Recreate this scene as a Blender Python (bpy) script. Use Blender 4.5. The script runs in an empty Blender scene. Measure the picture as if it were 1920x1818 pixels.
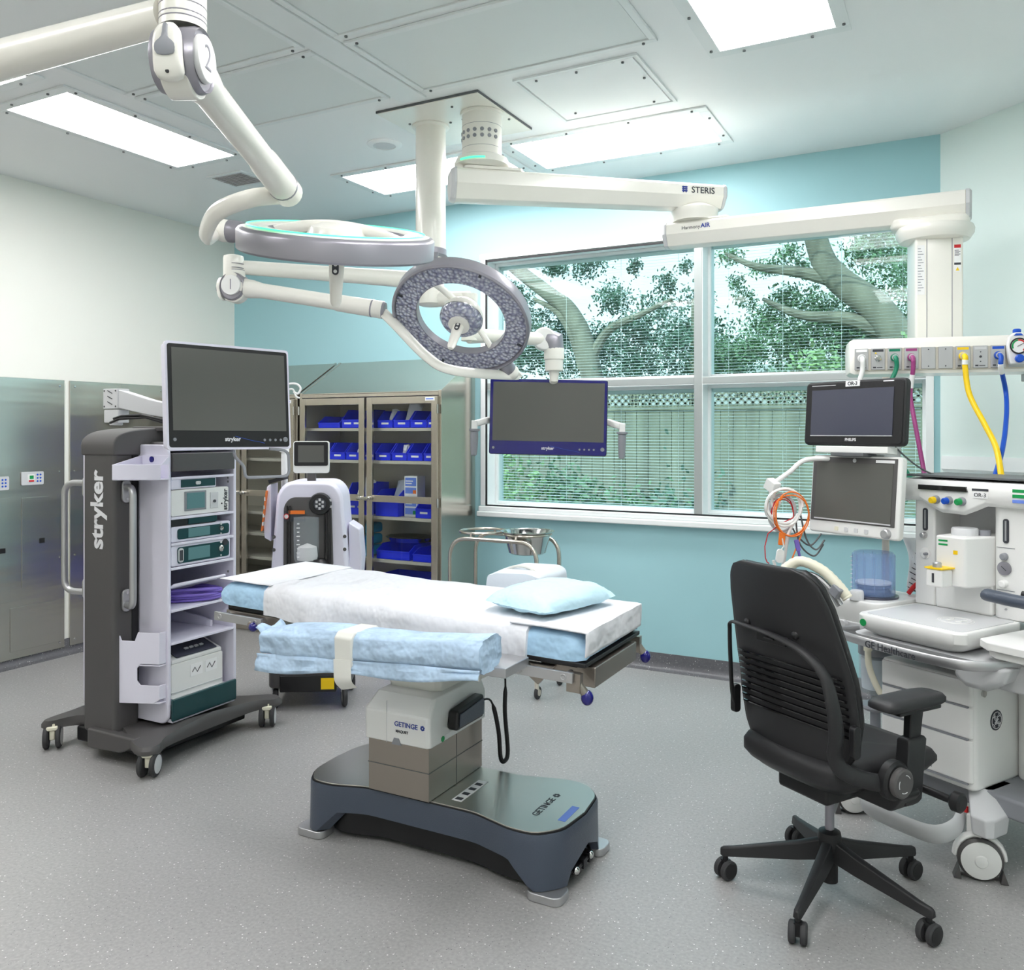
import bpy, bmesh, math, random
from mathutils import Vector, Matrix, noise
PI = math.pi
S = bpy.context.scene
COL = S.collection
rnd = random.Random(7)

# ---------------------------------------------------------------- camera
CAM_H, YAW = 1.5, math.radians(27.8)
cd = bpy.data.cameras.new('camera')
cd.sensor_width = 36.0
cd.lens = 36.0 * 1600.0 / 1920.0
cd.shift_y = (809.0 - 909.0) / 1920.0
cd.clip_end = 200
cam = bpy.data.objects.new('camera', cd)
cam.location = (0, 0, CAM_H)
cam.rotation_euler = (PI / 2, 0, YAW)
COL.objects.link(cam)
S.camera = cam

# ---------------------------------------------------------------- colour management, sky and sun
S.view_settings.view_transform = 'Standard'
S.view_settings.look = 'None'
S.view_settings.gamma = 1.0
S.view_settings.use_curve_mapping = False
S.view_settings.exposure = 0.95
S.cycles.max_bounces = 10
S.cycles.diffuse_bounces = 5
S.cycles.glossy_bounces = 4
S.cycles.transparent_max_bounces = 16
S.cycles.sample_clamp_indirect = 8.0
S.cycles.caustics_reflective = False
S.cycles.caustics_refractive = False

LAMP = 9.0         # radiance of the ceiling light diffusers
SKY = 1.05
w = bpy.data.worlds.new('sky')
S.world = w
w.use_nodes = True
nt = w.node_tree
nt.nodes.clear()
wo = nt.nodes.new('ShaderNodeOutputWorld')
bg = nt.nodes.new('ShaderNodeBackground')
tc = nt.nodes.new('ShaderNodeTexCoord')
sep = nt.nodes.new('ShaderNodeSeparateXYZ')
cr = nt.nodes.new('ShaderNodeValToRGB')
cr.color_ramp.elements[0].position = 0.0
cr.color_ramp.elements[0].color = (0.93, 0.97, 1.0, 1)
cr.color_ramp.elements[1].position = 0.6
cr.color_ramp.elements[1].color = (0.62, 0.78, 0.96, 1)
nt.links.new(tc.outputs['Generated'], sep.inputs[0])
nt.links.new(sep.outputs['Z'], cr.inputs[0])
nt.links.new(cr.outputs[0], bg.inputs[0])
bg.inputs[1].default_value = SKY
nt.links.new(bg.outputs[0], wo.inputs[0])
sd = bpy.data.lights.new('sun', 'SUN')
sd.energy = 2.3
sd.angle = math.radians(1.0)
sd.color = (1.0, 0.96, 0.88)
so = bpy.data.objects.new('sun', sd)
so.rotation_euler = (math.radians(38), math.radians(-22), 0)   # from behind the building, falls on the garden
COL.objects.link(so)

# ---------------------------------------------------------------- materials
MATS = {}
def mat(name, col=(0.8, 0.8, 0.8), rough=0.5, metal=0.0, spec=0.5, emit=None, es=1.0, coat=0.0, alpha=1.0, trans=0.0, ior=1.45, bump=None, vary=None, sheen=0.0, sss=0.0):
    m = bpy.data.materials.new(name)
    m.use_nodes = True
    n = m.node_tree
    p = n.nodes['Principled BSDF']
    p.inputs['Base Color'].default_value = (*col, 1)
    p.inputs['Roughness'].default_value = rough
    p.inputs['Metallic'].default_value = metal
    p.inputs['Specular IOR Level'].default_value = spec
    p.inputs['Coat Weight'].default_value = coat
    p.inputs['Coat Roughness'].default_value = 0.08
    p.inputs['Sheen Weight'].default_value = sheen
    p.inputs['Transmission Weight'].default_value = trans
    p.inputs['IOR'].default_value = ior
    p.inputs['Alpha'].default_value = alpha
    if emit:
        p.inputs['Emission Color'].default_value = (*emit, 1)
        p.inputs['Emission Strength'].default_value = es
    tx = None
    def coords(scale):
        t = n.nodes.new('ShaderNodeTexCoord')
        mp = n.nodes.new('ShaderNodeMapping')
        mp.inputs['Scale'].default_value = scale
        n.links.new(t.outputs['Object'], mp.inputs[0])
        return mp.outputs[0]
    if bump:
        sc, strength, scl = bump[:3]
        nz = n.nodes.new('ShaderNodeTexNoise')
        nz.inputs['Scale'].default_value = sc
        nz.inputs['Detail'].default_value = 3
        n.links.new(coords(scl), nz.inputs['Vector'])
        b = n.nodes.new('ShaderNodeBump')
        b.inputs['Strength'].default_value = strength
        b.inputs['Distance'].default_value = bump[3] if len(bump) > 3 else 0.01
        n.links.new(nz.outputs[0], b.inputs['Height'])
        n.links.new(b.outputs[0], p.inputs['Normal'])
    if vary:
        sc, amt, scl = vary
        nz = n.nodes.new('ShaderNodeTexNoise')
        nz.inputs['Scale'].default_value = sc
        nz.inputs['Detail'].default_value = 4
        n.links.new(coords(scl), nz.inputs['Vector'])
        r = n.nodes.new('ShaderNodeValToRGB')
        r.color_ramp.elements[0].position = 0.3
        r.color_ramp.elements[1].position = 0.7
        r.color_ramp.elements[0].color = (*[c * (1 - amt) for c in col], 1)
        r.color_ramp.elements[1].color = (*[min(1, c * (1 + amt)) for c in col], 1)
        n.links.new(nz.outputs[0], r.inputs[0])
        n.links.new(r.outputs[0], p.inputs['Base Color'])
    MATS[name] = m
    return m

def srgb(r, g, b):
    f = lambda c: (c / 255 / 12.92) if c / 255 <= 0.04045 else ((c / 255 + 0.055) / 1.055) ** 2.4
    return (f(r), f(g), f(b))

M = {}
M['wall_white'] = mat('wall_white', srgb(236, 236, 228), 0.55, bump=(300, 0.03, (1, 1, 1)))
M['wall_bounce_mint'] = mat('wall_bounce_mint', srgb(226, 240, 236), 0.5, bump=(300, 0.03, (1, 1, 1)))  # pale wall; the mint tint is bounced light put into its colour
M['wall_teal'] = mat('wall_teal', srgb(163, 207, 214), 0.42, bump=(300, 0.03, (1, 1, 1)))
M['ceil'] = mat('ceiling_paint', srgb(240, 242, 242), 0.45)
M['ceil_metal'] = mat('ceiling_metal', srgb(232, 236, 236), 0.35)
M['white'] = mat('white_plastic', srgb(232, 232, 230), 0.35)
M['cream'] = mat('warm_white_enamel', srgb(236, 234, 226), 0.28, coat=0.3)
M['lilac'] = mat('pale_lilac_plastic', srgb(226, 224, 238), 0.4)
M['frame_white'] = mat('white_window_aluminium', srgb(236, 240, 240), 0.4)
M['frame_grey'] = mat('satin_aluminium', srgb(178, 184, 184), 0.35, metal=0.6)
M['alu'] = mat('brushed_aluminium', srgb(190, 190, 192), 0.38, metal=0.85)
M['steel'] = mat('brushed_steel', srgb(186, 183, 176), 0.3, metal=1.0, bump=(6, 0.05, (1, 1, 60)))
M['steel_wall'] = mat('wall_sheet_steel', srgb(188, 186, 178), 0.2, metal=0.92, bump=(1.3, 0.6, (0.3, 0.3, 3.0)))
M['steel_ext'] = mat('cabinet_outer_steel', srgb(202, 195, 184), 0.2, metal=0.93, bump=(8, 0.03, (40, 1, 1)))
M['steel_shiny'] = mat('polished_steel', srgb(205, 205, 203), 0.12, metal=1.0)
M['steel_cab'] = mat('cabinet_steel', srgb(206, 200, 188), 0.34, metal=0.35, bump=(8, 0.04, (40, 1, 1)))  # less metallic than the outer steel so cabinet interiors come out lighter
M['steel_dark'] = mat('column_steel', srgb(158, 150, 142), 0.33, metal=0.9)
M['black'] = mat('black_plastic', srgb(28, 28, 30), 0.42)
M['blacksat'] = mat('black_satin', srgb(38, 38, 40), 0.5)
M['blackgloss'] = mat('black_gloss', srgb(16, 16, 18), 0.12, coat=0.5)
M['rubber'] = mat('dark_rubber', srgb(58, 58, 60), 0.7)
M['charcoal'] = mat('charcoal_plastic', srgb(84, 82, 82), 0.42)
M['slate'] = mat('slate_blue_enamel', srgb(72, 80, 94), 0.35, bump=(220, 0.12, (1, 1, 1)))
M['grey'] = mat('grey_plastic', srgb(140, 142, 148), 0.4)
M['midgrey'] = mat('mid_grey_metal', srgb(150, 148, 156), 0.32, metal=0.4)
M['lgrey'] = mat('light_grey_plastic', srgb(205, 206, 208), 0.4)
M['screen'] = mat('dark_grey_screen', srgb(92, 92, 88), 0.35)
M['screen_blue'] = mat('dark_blue_screen', srgb(70, 72, 86), 0.2)
M['navy'] = mat('navy_bezel', srgb(22, 20, 110), 0.2, coat=0.4)
M['teal_dark'] = mat('dark_teal_front', srgb(18, 62, 66), 0.3)
M['teal_screen'] = mat('teal_screen', srgb(92, 132, 136), 0.3)
M['bluebin'] = mat('blue_bin_plastic', srgb(28, 52, 235), 0.35)
M['bluepack'] = mat('blue_pack', srgb(40, 160, 200), 0.5)
M['paper'] = mat('paper_white', srgb(240, 240, 240), 0.6)
M['paperblue'] = mat('paper_blue', srgb(110, 140, 225), 0.5)
M['sheet'] = mat('white_bed_sheet', srgb(224, 225, 230), 0.85, sheen=0.1, bump=(6, 0.7, (1.6, .8, 1.2), .045))
M['chux'] = mat('blue_nonwoven_drape', srgb(172, 208, 236), 0.75, bump=(9, 0.8, (1, 1, 1), .04), vary=(7, 0.16, (1, 1, 1)))
M['chux2'] = mat('pale_blue_paper_drape', srgb(176, 200, 224), 0.8, bump=(10, 0.9, (1, 1, 1), .045), vary=(14, 0.16, (1, 1, 1)))
M['pillow'] = mat('aqua_pillow_cover', srgb(196, 228, 240), 0.7, bump=(11, 0.8, (1, 1, 1), .03))
M['drape_grey'] = mat('pale_grey_drape', srgb(214, 222, 230), 0.8, bump=(12, 0.4, (1, 1, 1)))
M['strap'] = mat('pale_strap', srgb(218, 218, 212), 0.6)
M['green'] = mat('green_plastic', srgb(20, 150, 80), 0.4)
M['greenhose'] = mat('green_hose', srgb(10, 120, 90), 0.4)
M['yellow'] = mat('yellow_plastic', srgb(245, 205, 20), 0.4)
M['blue'] = mat('blue_plastic', srgb(20, 80, 190), 0.35)
M['magenta'] = mat('purple_hose', srgb(150, 60, 120), 0.4)
M['orange'] = mat('orange_plastic', srgb(235, 120, 40), 0.45)
M['red'] = mat('red_plastic', srgb(200, 30, 35), 0.4)
M['purple'] = mat('purple_cable', srgb(120, 100, 190), 0.45)
M['beige'] = mat('beige_hose', srgb(232, 228, 208), 0.5)
M['ink'] = mat('dark_ink', srgb(60, 62, 68), 0.6)
M['inkblue'] = mat('blue_ink', srgb(50, 70, 150), 0.6)
M['inkwhite'] = mat('silver_ink', srgb(225, 225, 228), 0.4)
M['cord'] = mat('thin_grey_cord', srgb(95, 98, 100), 0.5)
M['wood'] = mat('weathered_fence_wood', srgb(138, 136, 118), 0.8, vary=(6, 0.3, (1, 1, 0.1)))
M['bark'] = mat('tree_bark', srgb(128, 124, 108), 0.9, bump=(8, 0.8, (1, 1, 0.3)), vary=(5, 0.35, (1, 1, 0.4)))
M['leaf1'] = mat('leaves_dark', srgb(86, 114, 92), 0.5, vary=(3, 0.45, (1, 1, 1)))
M['leaf2'] = mat('leaves_mid', srgb(106, 136, 98), 0.5, vary=(4, 0.4, (1, 1, 1)))
M['leaf3'] = mat('leaves_fresh', srgb(140, 168, 112), 0.5, vary=(4, 0.35, (1, 1, 1)))
M['soil'] = mat('garden_soil', srgb(112, 120, 88), 0.9, vary=(2, 0.3, (1, 1, 1)))
M['stucco'] = mat('pale_stucco', srgb(222, 222, 216), 0.7)
M['roof'] = mat('pale_roof', srgb(196, 200, 200), 0.7)
M['lamp'] = mat('light_diffuser', srgb(245, 246, 248), 0.4, emit=(1.0, 0.985, 0.99), es=LAMP)
M['glowgreen'] = mat('green_status_glow', (0.1, 0.8, 0.4), 0.4, emit=(0.08, 1.0, 0.42), es=0.7)
M['glowblue'] = mat('violet_status_glow', (0.4, 0.4, 0.9), 0.4, emit=(0.42, 0.4, 1.0), es=0.8)
M['tub_blue'] = mat('canister_tint', srgb(150, 178, 228), 0.08, alpha=0.26)
M['clear'] = mat('clear_plastic', srgb(200, 210, 215), 0.08, alpha=0.3)
M['led'] = mat('led_lens_cluster', srgb(190, 192, 214), 0.18, metal=0.3, coat=0.6)

def glass(name, tint, refl=0.6):
    m = bpy.data.materials.new(name)
    m.use_nodes = True
    n = m.node_tree
    n.nodes.clear()
    o = n.nodes.new('ShaderNodeOutputMaterial')
    t = n.nodes.new('ShaderNodeBsdfTransparent')
    t.inputs[0].default_value = (*tint, 1)
    g = n.nodes.new('ShaderNodeBsdfGlossy')
    g.inputs['Roughness'].default_value = 0.02
    fr = n.nodes.new('ShaderNodeFresnel')
    fr.inputs[0].default_value = 1.45
    mu = n.nodes.new('ShaderNodeMath')
    mu.operation = 'MULTIPLY'
    mu.inputs[1].default_value = refl
    ge = n.nodes.new('ShaderNodeNewGeometry')
    fr_ = n.nodes.new('ShaderNodeMath'); fr_.operation = 'SUBTRACT'; fr_.inputs[0].default_value = 1.0
    m3 = n.nodes.new('ShaderNodeMath'); m3.operation = 'MULTIPLY'
    n.links.new(ge.outputs['Backfacing'], fr_.inputs[1])      # only the outer face reflects
    mx = n.nodes.new('ShaderNodeMixShader')
    n.links.new(fr.outputs[0], mu.inputs[0])
    n.links.new(mu.outputs[0], m3.inputs[0]); n.links.new(fr_.outputs[0], m3.inputs[1])
    n.links.new(m3.outputs[0], mx.inputs[0])
    n.links.new(t.outputs[0], mx.inputs[1])
    n.links.new(g.outputs[0], mx.inputs[2])
    n.links.new(mx.outputs[0], o.inputs[0])
    return m
M['glass'] = glass('window_glass', (0.87, 0.955, 0.955), 0.5)
M['cabglass'] = glass('cabinet_glass', (0.95, 0.97, 0.97), 1.0)

# LED lens clusters: cells in the lens disc
n = M['led'].node_tree
vo = n.nodes.new('ShaderNodeTexVoronoi'); vo.inputs['Scale'].default_value = 62
t_ = n.nodes.new('ShaderNodeTexCoord'); n.links.new(t_.outputs['Object'], vo.inputs['Vector'])
r_ = n.nodes.new('ShaderNodeValToRGB')
r_.color_ramp.elements[0].color = (*srgb(235, 238, 246), 1); r_.color_ramp.elements[1].color = (*srgb(150, 152, 178), 1)
r_.color_ramp.elements[1].position = 0.75
n.links.new(vo.outputs['Distance'], r_.inputs[0]); n.links.new(r_.outputs[0], n.nodes['Principled BSDF'].inputs['Base Color'])
b_ = n.nodes.new('ShaderNodeBump'); b_.inputs['Strength'].default_value = 0.7; b_.inputs['Distance'].default_value = 0.02
n.links.new(vo.outputs['Distance'], b_.inputs['Height']); n.links.new(b_.outputs[0], n.nodes['Principled BSDF'].inputs['Normal'])

# floor vinyl with pale chips
def floor_mat(name, base, chip=True):
    m = mat(name, base, 0.36)
    n = m.node_tree
    t = n.nodes.new('ShaderNodeTexCoord')
    base_n = n.nodes.new('ShaderNodeTexNoise'); base_n.inputs['Scale'].default_value = 90; base_n.inputs['Detail'].default_value = 4
    n.links.new(t.outputs['Object'], base_n.inputs['Vector'])
    r0 = n.nodes.new('ShaderNodeValToRGB')
    r0.color_ramp.elements[0].position = 0.35; r0.color_ramp.elements[1].position = 0.65
    r0.color_ramp.elements[0].color = (*[c * 0.9 for c in base], 1); r0.color_ramp.elements[1].color = (*[c * 1.1 for c in base], 1)
    n.links.new(base_n.outputs[0], r0.inputs[0])
    last = r0.outputs[0]
    for sc, th, colr in ((72, 0.17, srgb(228, 228, 226)), (110, 0.16, srgb(200, 200, 200)), (90, 0.15, srgb(105, 105, 108))):
        v = n.nodes.new('ShaderNodeTexVoronoi'); v.inputs['Scale'].default_value = sc
        mp = n.nodes.new('ShaderNodeMapping'); mp.inputs['Location'].default_value = (sc, sc * 0.3, 0.13)
        n.links.new(t.outputs['Object'], mp.inputs[0]); n.links.new(mp.outputs[0], v.inputs['Vector'])
        # only some cells carry a chip
        sx = n.nodes.new('ShaderNodeSeparateColor'); n.links.new(v.outputs['Color'], sx.inputs[0])
        lt = n.nodes.new('ShaderNodeMath'); lt.operation = 'LESS_THAN'; lt.inputs[1].default_value = 0.24
        n.links.new(sx.outputs[0], lt.inputs[0])
        l2 = n.nodes.new('ShaderNodeMath'); l2.operation = 'LESS_THAN'; l2.inputs[1].default_value = th
        n.links.new(v.outputs['Distance'], l2.inputs[0])
        mm = n.nodes.new('ShaderNodeMath'); mm.operation = 'MULTIPLY'
        n.links.new(lt.outputs[0], mm.inputs[0]); n.links.new(l2.outputs[0], mm.inputs[1])
        mx = n.nodes.new('ShaderNodeMixRGB'); mx.inputs[2].default_value = (*colr, 1)
        n.links.new(mm.outputs[0], mx.inputs[0]); n.links.new(last, mx.inputs[1])
        last = mx.outputs[0]
    n.links.new(last, n.nodes['Principled BSDF'].inputs['Base Color'])
    return m
M['floor'] = floor_mat('speckled_vinyl', srgb(160, 159, 158))
M['cove'] = floor_mat('dark_vinyl_cove', srgb(98, 98, 102))

# perforated ceiling diffuser
m = mat('perforated_ceiling_panel', srgb(206, 214, 213), 0.4, metal=0.0)
n = m.node_tree
t = n.nodes.new('ShaderNodeTexCoord'); br = n.nodes.new('ShaderNodeTexVoronoi')
br.inputs['Scale'].default_value = 70; br.inputs['Randomness'].default_value = 0.0
n.links.new(t.outputs['Object'], br.inputs['Vector'])
r = n.nodes.new('ShaderNodeValToRGB'); r.color_ramp.interpolation = 'CONSTANT'
r.color_ramp.elements[0].color = (*srgb(172, 180, 180), 1); r.color_ramp.elements[1].color = (*srgb(226, 231, 230), 1)
r.color_ramp.elements[1].position = 0.28
n.links.new(br.outputs['Distance'], r.inputs[0]); n.links.new(r.outputs[0], n.nodes['Principled BSDF'].inputs['Base Color'])
M['perf'] = m

# ---------------------------------------------------------------- geometry helpers
def V(*a): return Vector(a)
def smooth_path(pts, k=6, closed=False):
    P = [Vector(p) for p in pts]
    if len(P) < 3: return P
    out = []
    n_ = len(P)
    rng = range(n_ if closed else n_ - 1)
    for i in rng:
        p0 = P[(i - 1) % n_] if (closed or i > 0) else P[0]
        p1 = P[i]; p2 = P[(i + 1) % n_]
        p3 = P[(i + 2) % n_] if (closed or i + 2 < n_) else P[-1]
        for j in range(k):
            t = j / k
            out.append(0.5 * ((2 * p1) + (-p0 + p2) * t + (2 * p0 - 5 * p1 + 4 * p2 - p3) * t * t + (-p0 + 3 * p1 - 3 * p2 + p3) * t ** 3))
    if not closed: out.append(P[-1])
    return out

def fillet(pts, r, k=6):
    """polyline with rounded corners"""
    P = [Vector(p) for p in pts]
    out = [P[0]]
    for i in range(1, len(P) - 1):
        a, b, c = P[i - 1], P[i], P[i + 1]
        u = (a - b).normalized(); v = (c - b).normalized()
        d = min(r, (a - b).length * 0.49, (c - b).length * 0.49)
        p, q = b + u * d, b + v * d
        for j in range(k + 1):
            t = j / k
            out.append(p * (1 - t) ** 2 + b * 2 * t * (1 - t) + q * t * t)
    out.append(P[-1])
    return out

def rrect(w_, h_, r, k=4, cx=0, cy=0):
    pts = []
    for sx, sy, a0 in ((1, 1, 0), (-1, 1, 90), (-1, -1, 180), (1, -1, 270)):
        for j in range(k + 1):
            a = math.radians(a0 + 90 * j / k)
            pts.append((cx + sx * (w_ / 2 - r) + r * math.cos(a), cy + sy * (h_ / 2 - r) + r * math.sin(a)))
    return pts

class G:
    def __init__(s):
        s.bm = bmesh.new(); s.mi = 0
    def _mark(s, faces):
        for f in faces: f.material_index = s.mi
    def box(s, c, size, rz=0.0, rot=None):
        mtx = Matrix.Translation(c) @ (rot.to_4x4() if rot else Matrix.Rotation(rz, 4, 'Z')) @ Matrix.Diagonal((*size, 1))
        r = bmesh.ops.create_cube(s.bm, size=1, matrix=mtx)
        s._mark({f for v in r['verts'] for f in v.link_faces}); return s
    def bx(s, x0, x1, y0, y1, z0, z1):
        return s.box(((x0 + x1) / 2, (y0 + y1) / 2, (z0 + z1) / 2), (abs(x1 - x0), abs(y1 - y0), abs(z1 - z0)))
    def ring_loft(s, rings, cap=True, closed=False):
        vs = [[s.bm.verts.new(p) for p in r] for r in rings]
        n_ = len(vs[0]); fs = []
        m_ = len(vs)
        for i in range(m_ if closed else m_ - 1):
            a, b = vs[i], vs[(i + 1) % m_]
            for j in range(n_):
                try: fs.append(s.bm.faces.new((a[j], a[(j + 1) % n_], b[(j + 1) % n_], b[j])))
                except ValueError: pass
        if cap and not closed:
            try: fs.append(s.bm.faces.new(list(reversed(vs[0])))); fs.append(s.bm.faces.new(vs[-1]))
            except ValueError: pass
        s._mark(fs); return s
    def tube(s, pts, r, n=12, closed=False, flat=1.0, up=None, cap=True):
        P = [Vector(p) for p in pts]
        rr = r if isinstance(r, (list, tuple)) else [r] * len(P)
        rings = []; prev = None
        for i, p in enumerate(P):
            if closed: d = P[(i + 1) % len(P)] - P[i - 1]
            else: d = P[min(i + 1, len(P) - 1)] - P[max(i - 1, 0)]
            d.normalize()
            if prev is None:
                u = Vector(up) if up else (Vector((0, 0, 1)) if abs(d.z) < 0.9 else Vector((1, 0, 0)))
            else: u = prev
            u = u - d * u.dot(d)
            if u.length < 1e-6: u = d.orthogonal()
            u.normalize(); prev = u
            v = d.cross(u)
            rings.append([p + (u * math.cos(2 * PI * j / n) * rr[i] + v * math.sin(2 * PI * j / n) * rr[i] * flat) for j in range(n)])
        return s.ring_loft(rings, cap, closed)
    def cyl(s, p0, p1, r, r2=None, n=24):
        return s.tube([p0, p1], [r, r if r2 is None else r2], n)
    def lathe(s, prof, o=(0, 0, 0), axis=(0, 0, 1), n=32):
        """profile of (radius, height) pairs about the axis through o"""
        ax = Vector(axis).normalized(); u = ax.orthogonal().normalized(); v = ax.cross(u); o = Vector(o)
        rings = [[o + ax * h + (u * math.cos(2 * PI * j / n) + v * math.sin(2 * PI * j / n)) * max(r_, 1e-4) for j in range(n)] for r_, h in prof]
        return s.ring_loft(rings, True)
    def torus(s, o, axis, R, r, n=40, m=10):
        ax = Vector(axis).normalized(); u = ax.orthogonal().normalized(); v = ax.cross(u); o = Vector(o)
        rings = []
        for i in range(n):
            a = 2 * PI * i / n; d = u * math.cos(a) + v * math.sin(a)
            rings.append([o + d * (R + r * math.cos(2 * PI * j / m)) + ax * r * math.sin(2 * PI * j / m) for j in range(m)])
        return s.ring_loft(rings, False, True)
    def prism(s, poly, plane, lo, hi):
        def mk(a, b, h):
            return {'xy': (a, b, h), 'xz': (a, h, b), 'yz': (h, a, b)}[plane]
        r0 = [mk(a, b, lo) for a, b in poly]; r1 = [mk(a, b, hi) for a, b in poly]
        return s.ring_loft([r0, r1])
    def sph(s, c, r, sc=(1, 1, 1), n=16):
        mtx = Matrix.Translation(c) @ Matrix.Diagonal((*sc, 1))
        q = bmesh.ops.create_uvsphere(s.bm, u_segments=n, v_segments=max(6, n // 2), radius=r, matrix=mtx)
        s._mark({f for v in q['verts'] for f in v.link_faces}); return s
    def grid(s, nu, nv, fn):
        vs = [[s.bm.verts.new(fn(i / nu, j / nv)) for j in range(nv + 1)] for i in range(nu + 1)]
        fs = [s.bm.faces.new((vs[i][j], vs[i + 1][j], vs[i + 1][j + 1], vs[i][j + 1])) for i in range(nu) for j in range(nv)]
        s._mark(fs); return s
    def obj(s, name, m, parent=None, bevel=0.0, seg=2, ang=35, solid=0.0, sub=0, mats=None, label=None, xf=None):
        bmesh.ops.recalc_face_normals(s.bm, faces=s.bm.faces)
        if xf is not None: bmesh.ops.transform(s.bm, matrix=xf, verts=s.bm.verts)
        me = bpy.data.meshes.new(name)
        s.bm.to_mesh(me); s.bm.free()
        for q in (mats or [m]): me.materials.append(M[q] if isinstance(q, str) else q)
        me.polygons.foreach_set('use_smooth', [True] * len(me.polygons))
        me.set_sharp_from_angle(angle=math.radians(ang))
        o = bpy.data.objects.new(name, me)
        COL.objects.link(o)
        if parent is not None: o.parent = parent
        if solid:
            q = o.modifiers.new('s', 'SOLIDIFY'); q.thickness = solid; q.offset = 0
        if bevel:
            q = o.modifiers.new('b', 'BEVEL'); q.width = bevel; q.segments = seg; q.limit_method = 'ANGLE'; q.angle_limit = math.radians(40); q.harden_normals = True
        if sub:
            q = o.modifiers.new('u', 'SUBSURF'); q.levels = sub; q.render_levels = sub
        if label: o['label'] = label
        return o

def text(s_, size, m, parent, loc, rot, name='lettering', ext=0.0006, bold=0.0, align='CENTER', width=1.0, space=1.0):
    cu = bpy.data.curves.new('t', 'FONT')
    cu.body = s_; cu.size = size; cu.extrude = ext; cu.offset = bold; cu.align_x = align; cu.align_y = 'CENTER'; cu.space_character = space
    cu.resolution_u = 3
    to = bpy.data.objects.new('t', cu); COL.objects.link(to)
    bpy.context.view_layer.update()
    me = bpy.data.meshes.new_from_object(to.evaluated_get(bpy.context.evaluated_depsgraph_get()))
    bpy.data.objects.remove(to)
    me.materials.clear(); me.materials.append(M[m])
    if width != 1.0:
        for v in me.vertices: v.co.x *= width
    o = bpy.data.objects.new(name, me); COL.objects.link(o)
    o.parent = parent; o.location = loc
    o.rotation_euler = rot
    return o

def tag(o, label, cat, group=None, kind=None):
    o['label'] = label; o['category'] = cat
    if group: o['group'] = group
    if kind: o['kind'] = kind
    return o
def thing(name, label, cat, loc=(0, 0, 0), rz=0.0, group=None, rot=None):
    o = bpy.data.objects.new(name, None); COL.objects.link(o)
    o.location = loc; o.rotation_euler = rot if rot else (0, 0, rz)
    o.empty_display_size = 0.1
    return tag(o, label, cat, group)
def structure(o):
    o['kind'] = 'structure'; return o
def clone(root, loc=None, rz=None, label=None, group=None):
    def rec(o, par):
        c = o.copy(); COL.objects.link(c); c.parent = par
        for ch in o.children: rec(ch, c)
        return c
    c = rec(root, root.parent)
    if loc is not None: c.location = loc
    if rz is not None: c.rotation_euler = (0, 0, rz)
    if label: c['label'] = label
    if group: c['group'] = group
    return c

# a point at image column u, row v and distance t along the view axis (how the room was surveyed)
FW = V(-math.sin(YAW), math.cos(YAW), 0); RT = V(math.cos(YAW), math.sin(YAW), 0)
def on_plane(u, v, Y):
    d = FW + (u - 960) / 1600 * RT + (809 - v) / 1600 * V(0, 0, 1)
    return V(0, 0, CAM_H) + d * (Y / d.y)
def at(u, v, t): return V(0, 0, CAM_H) + t * (FW + (u - 960) / 1600 * RT + (809 - v) / 1600 * V(0, 0, 1))
# ================================================================ THE ROOM
XL, YB, ZC = -5.35, 5.20, 3.12
XC, XR, YF = -0.104, 2.3, -1.6            # corner where the chamfered wall starts, right wall, wall behind the camera
CA = math.radians(-41)
CHX = XR; CHY = YB + (XR - XC) * math.tan(CA)
WX0, WX1, WZ0, WZ1 = -2.95, -0.135, 0.985, 2.70

g = G(); g.prism([(XL, YF), (XR, YF), (XR, CHY), (XC, YB), (XL, YB)], 'xy', -0.08, 0.0)
structure(g.obj('floor', 'floor'))
g = G(); g.prism([(XL - .1, YF - .1), (XR + .1, YF - .1), (XR + .1, YB + .25), (XL - .1, YB + .25)], 'xy', ZC, ZC + 0.1)
structure(g.obj('ceiling', 'ceil'))
g = G(); g.bx(XL - .12, XL, YF - .12, YB + .25, 0, ZC); structure(g.obj('wall_left', 'wall_white'))
g = G()
g.bx(XL, WX0, YB, YB + .25, 0, ZC); g.bx(WX0, WX1, YB, YB + .25, 0, WZ0 - .03); g.bx(WX0, WX1, YB, YB + .25, WZ1, ZC); g.bx(WX1, XC + .3, YB, YB + .25, 0, ZC)
structure(g.obj('wall_back', 'wall_teal'))
nx, ny = -math.sin(CA), math.cos(CA)
g = G(); g.prism([(XC, YB), (CHX, CHY), (CHX + nx * .12, CHY + ny * .12), (XC + nx * .12, YB + ny * .12)], 'xy', 0, ZC); structure(g.obj('wall_right', 'wall_bounce_mint'))
g = G(); g.bx(XR, XR + .12, YF, CHY, 0, ZC); structure(g.obj('wall_east', 'wall_bounce_mint'))
g = G(); g.bx(XL, XR, YF - .12, YF, 0, ZC); structure(g.obj('wall_front', 'wall_white'))

def cove(name, a, b, inward, ht=0.105):
    a = V(*a, 0); b = V(*b, 0); iw = V(*inward, 0)
    prof = [(0, ht), (0.006, ht)] + [(0.006 + 0.045 * (1 - math.cos(t)), 0.045 * (1 - math.sin(t)) + 0.0025) for t in [i * PI / 2 / 6 for i in range(7)]] + [(0.052, 0.0), (0, 0.0)]
    g = G(); g.ring_loft([[p + iw * x + V(0, 0, z) for x, z in prof] for p in (a, b)])
    return structure(g.obj(name, 'cove'))
cove('baseboard_back', (XL, YB), (XC, YB), (0, -1))
cove('baseboard_right', (XC, YB), (CHX, CHY), (-nx, -ny))
cove('baseboard_left', (XL, YF), (XL, YB), (1, 0))
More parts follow.
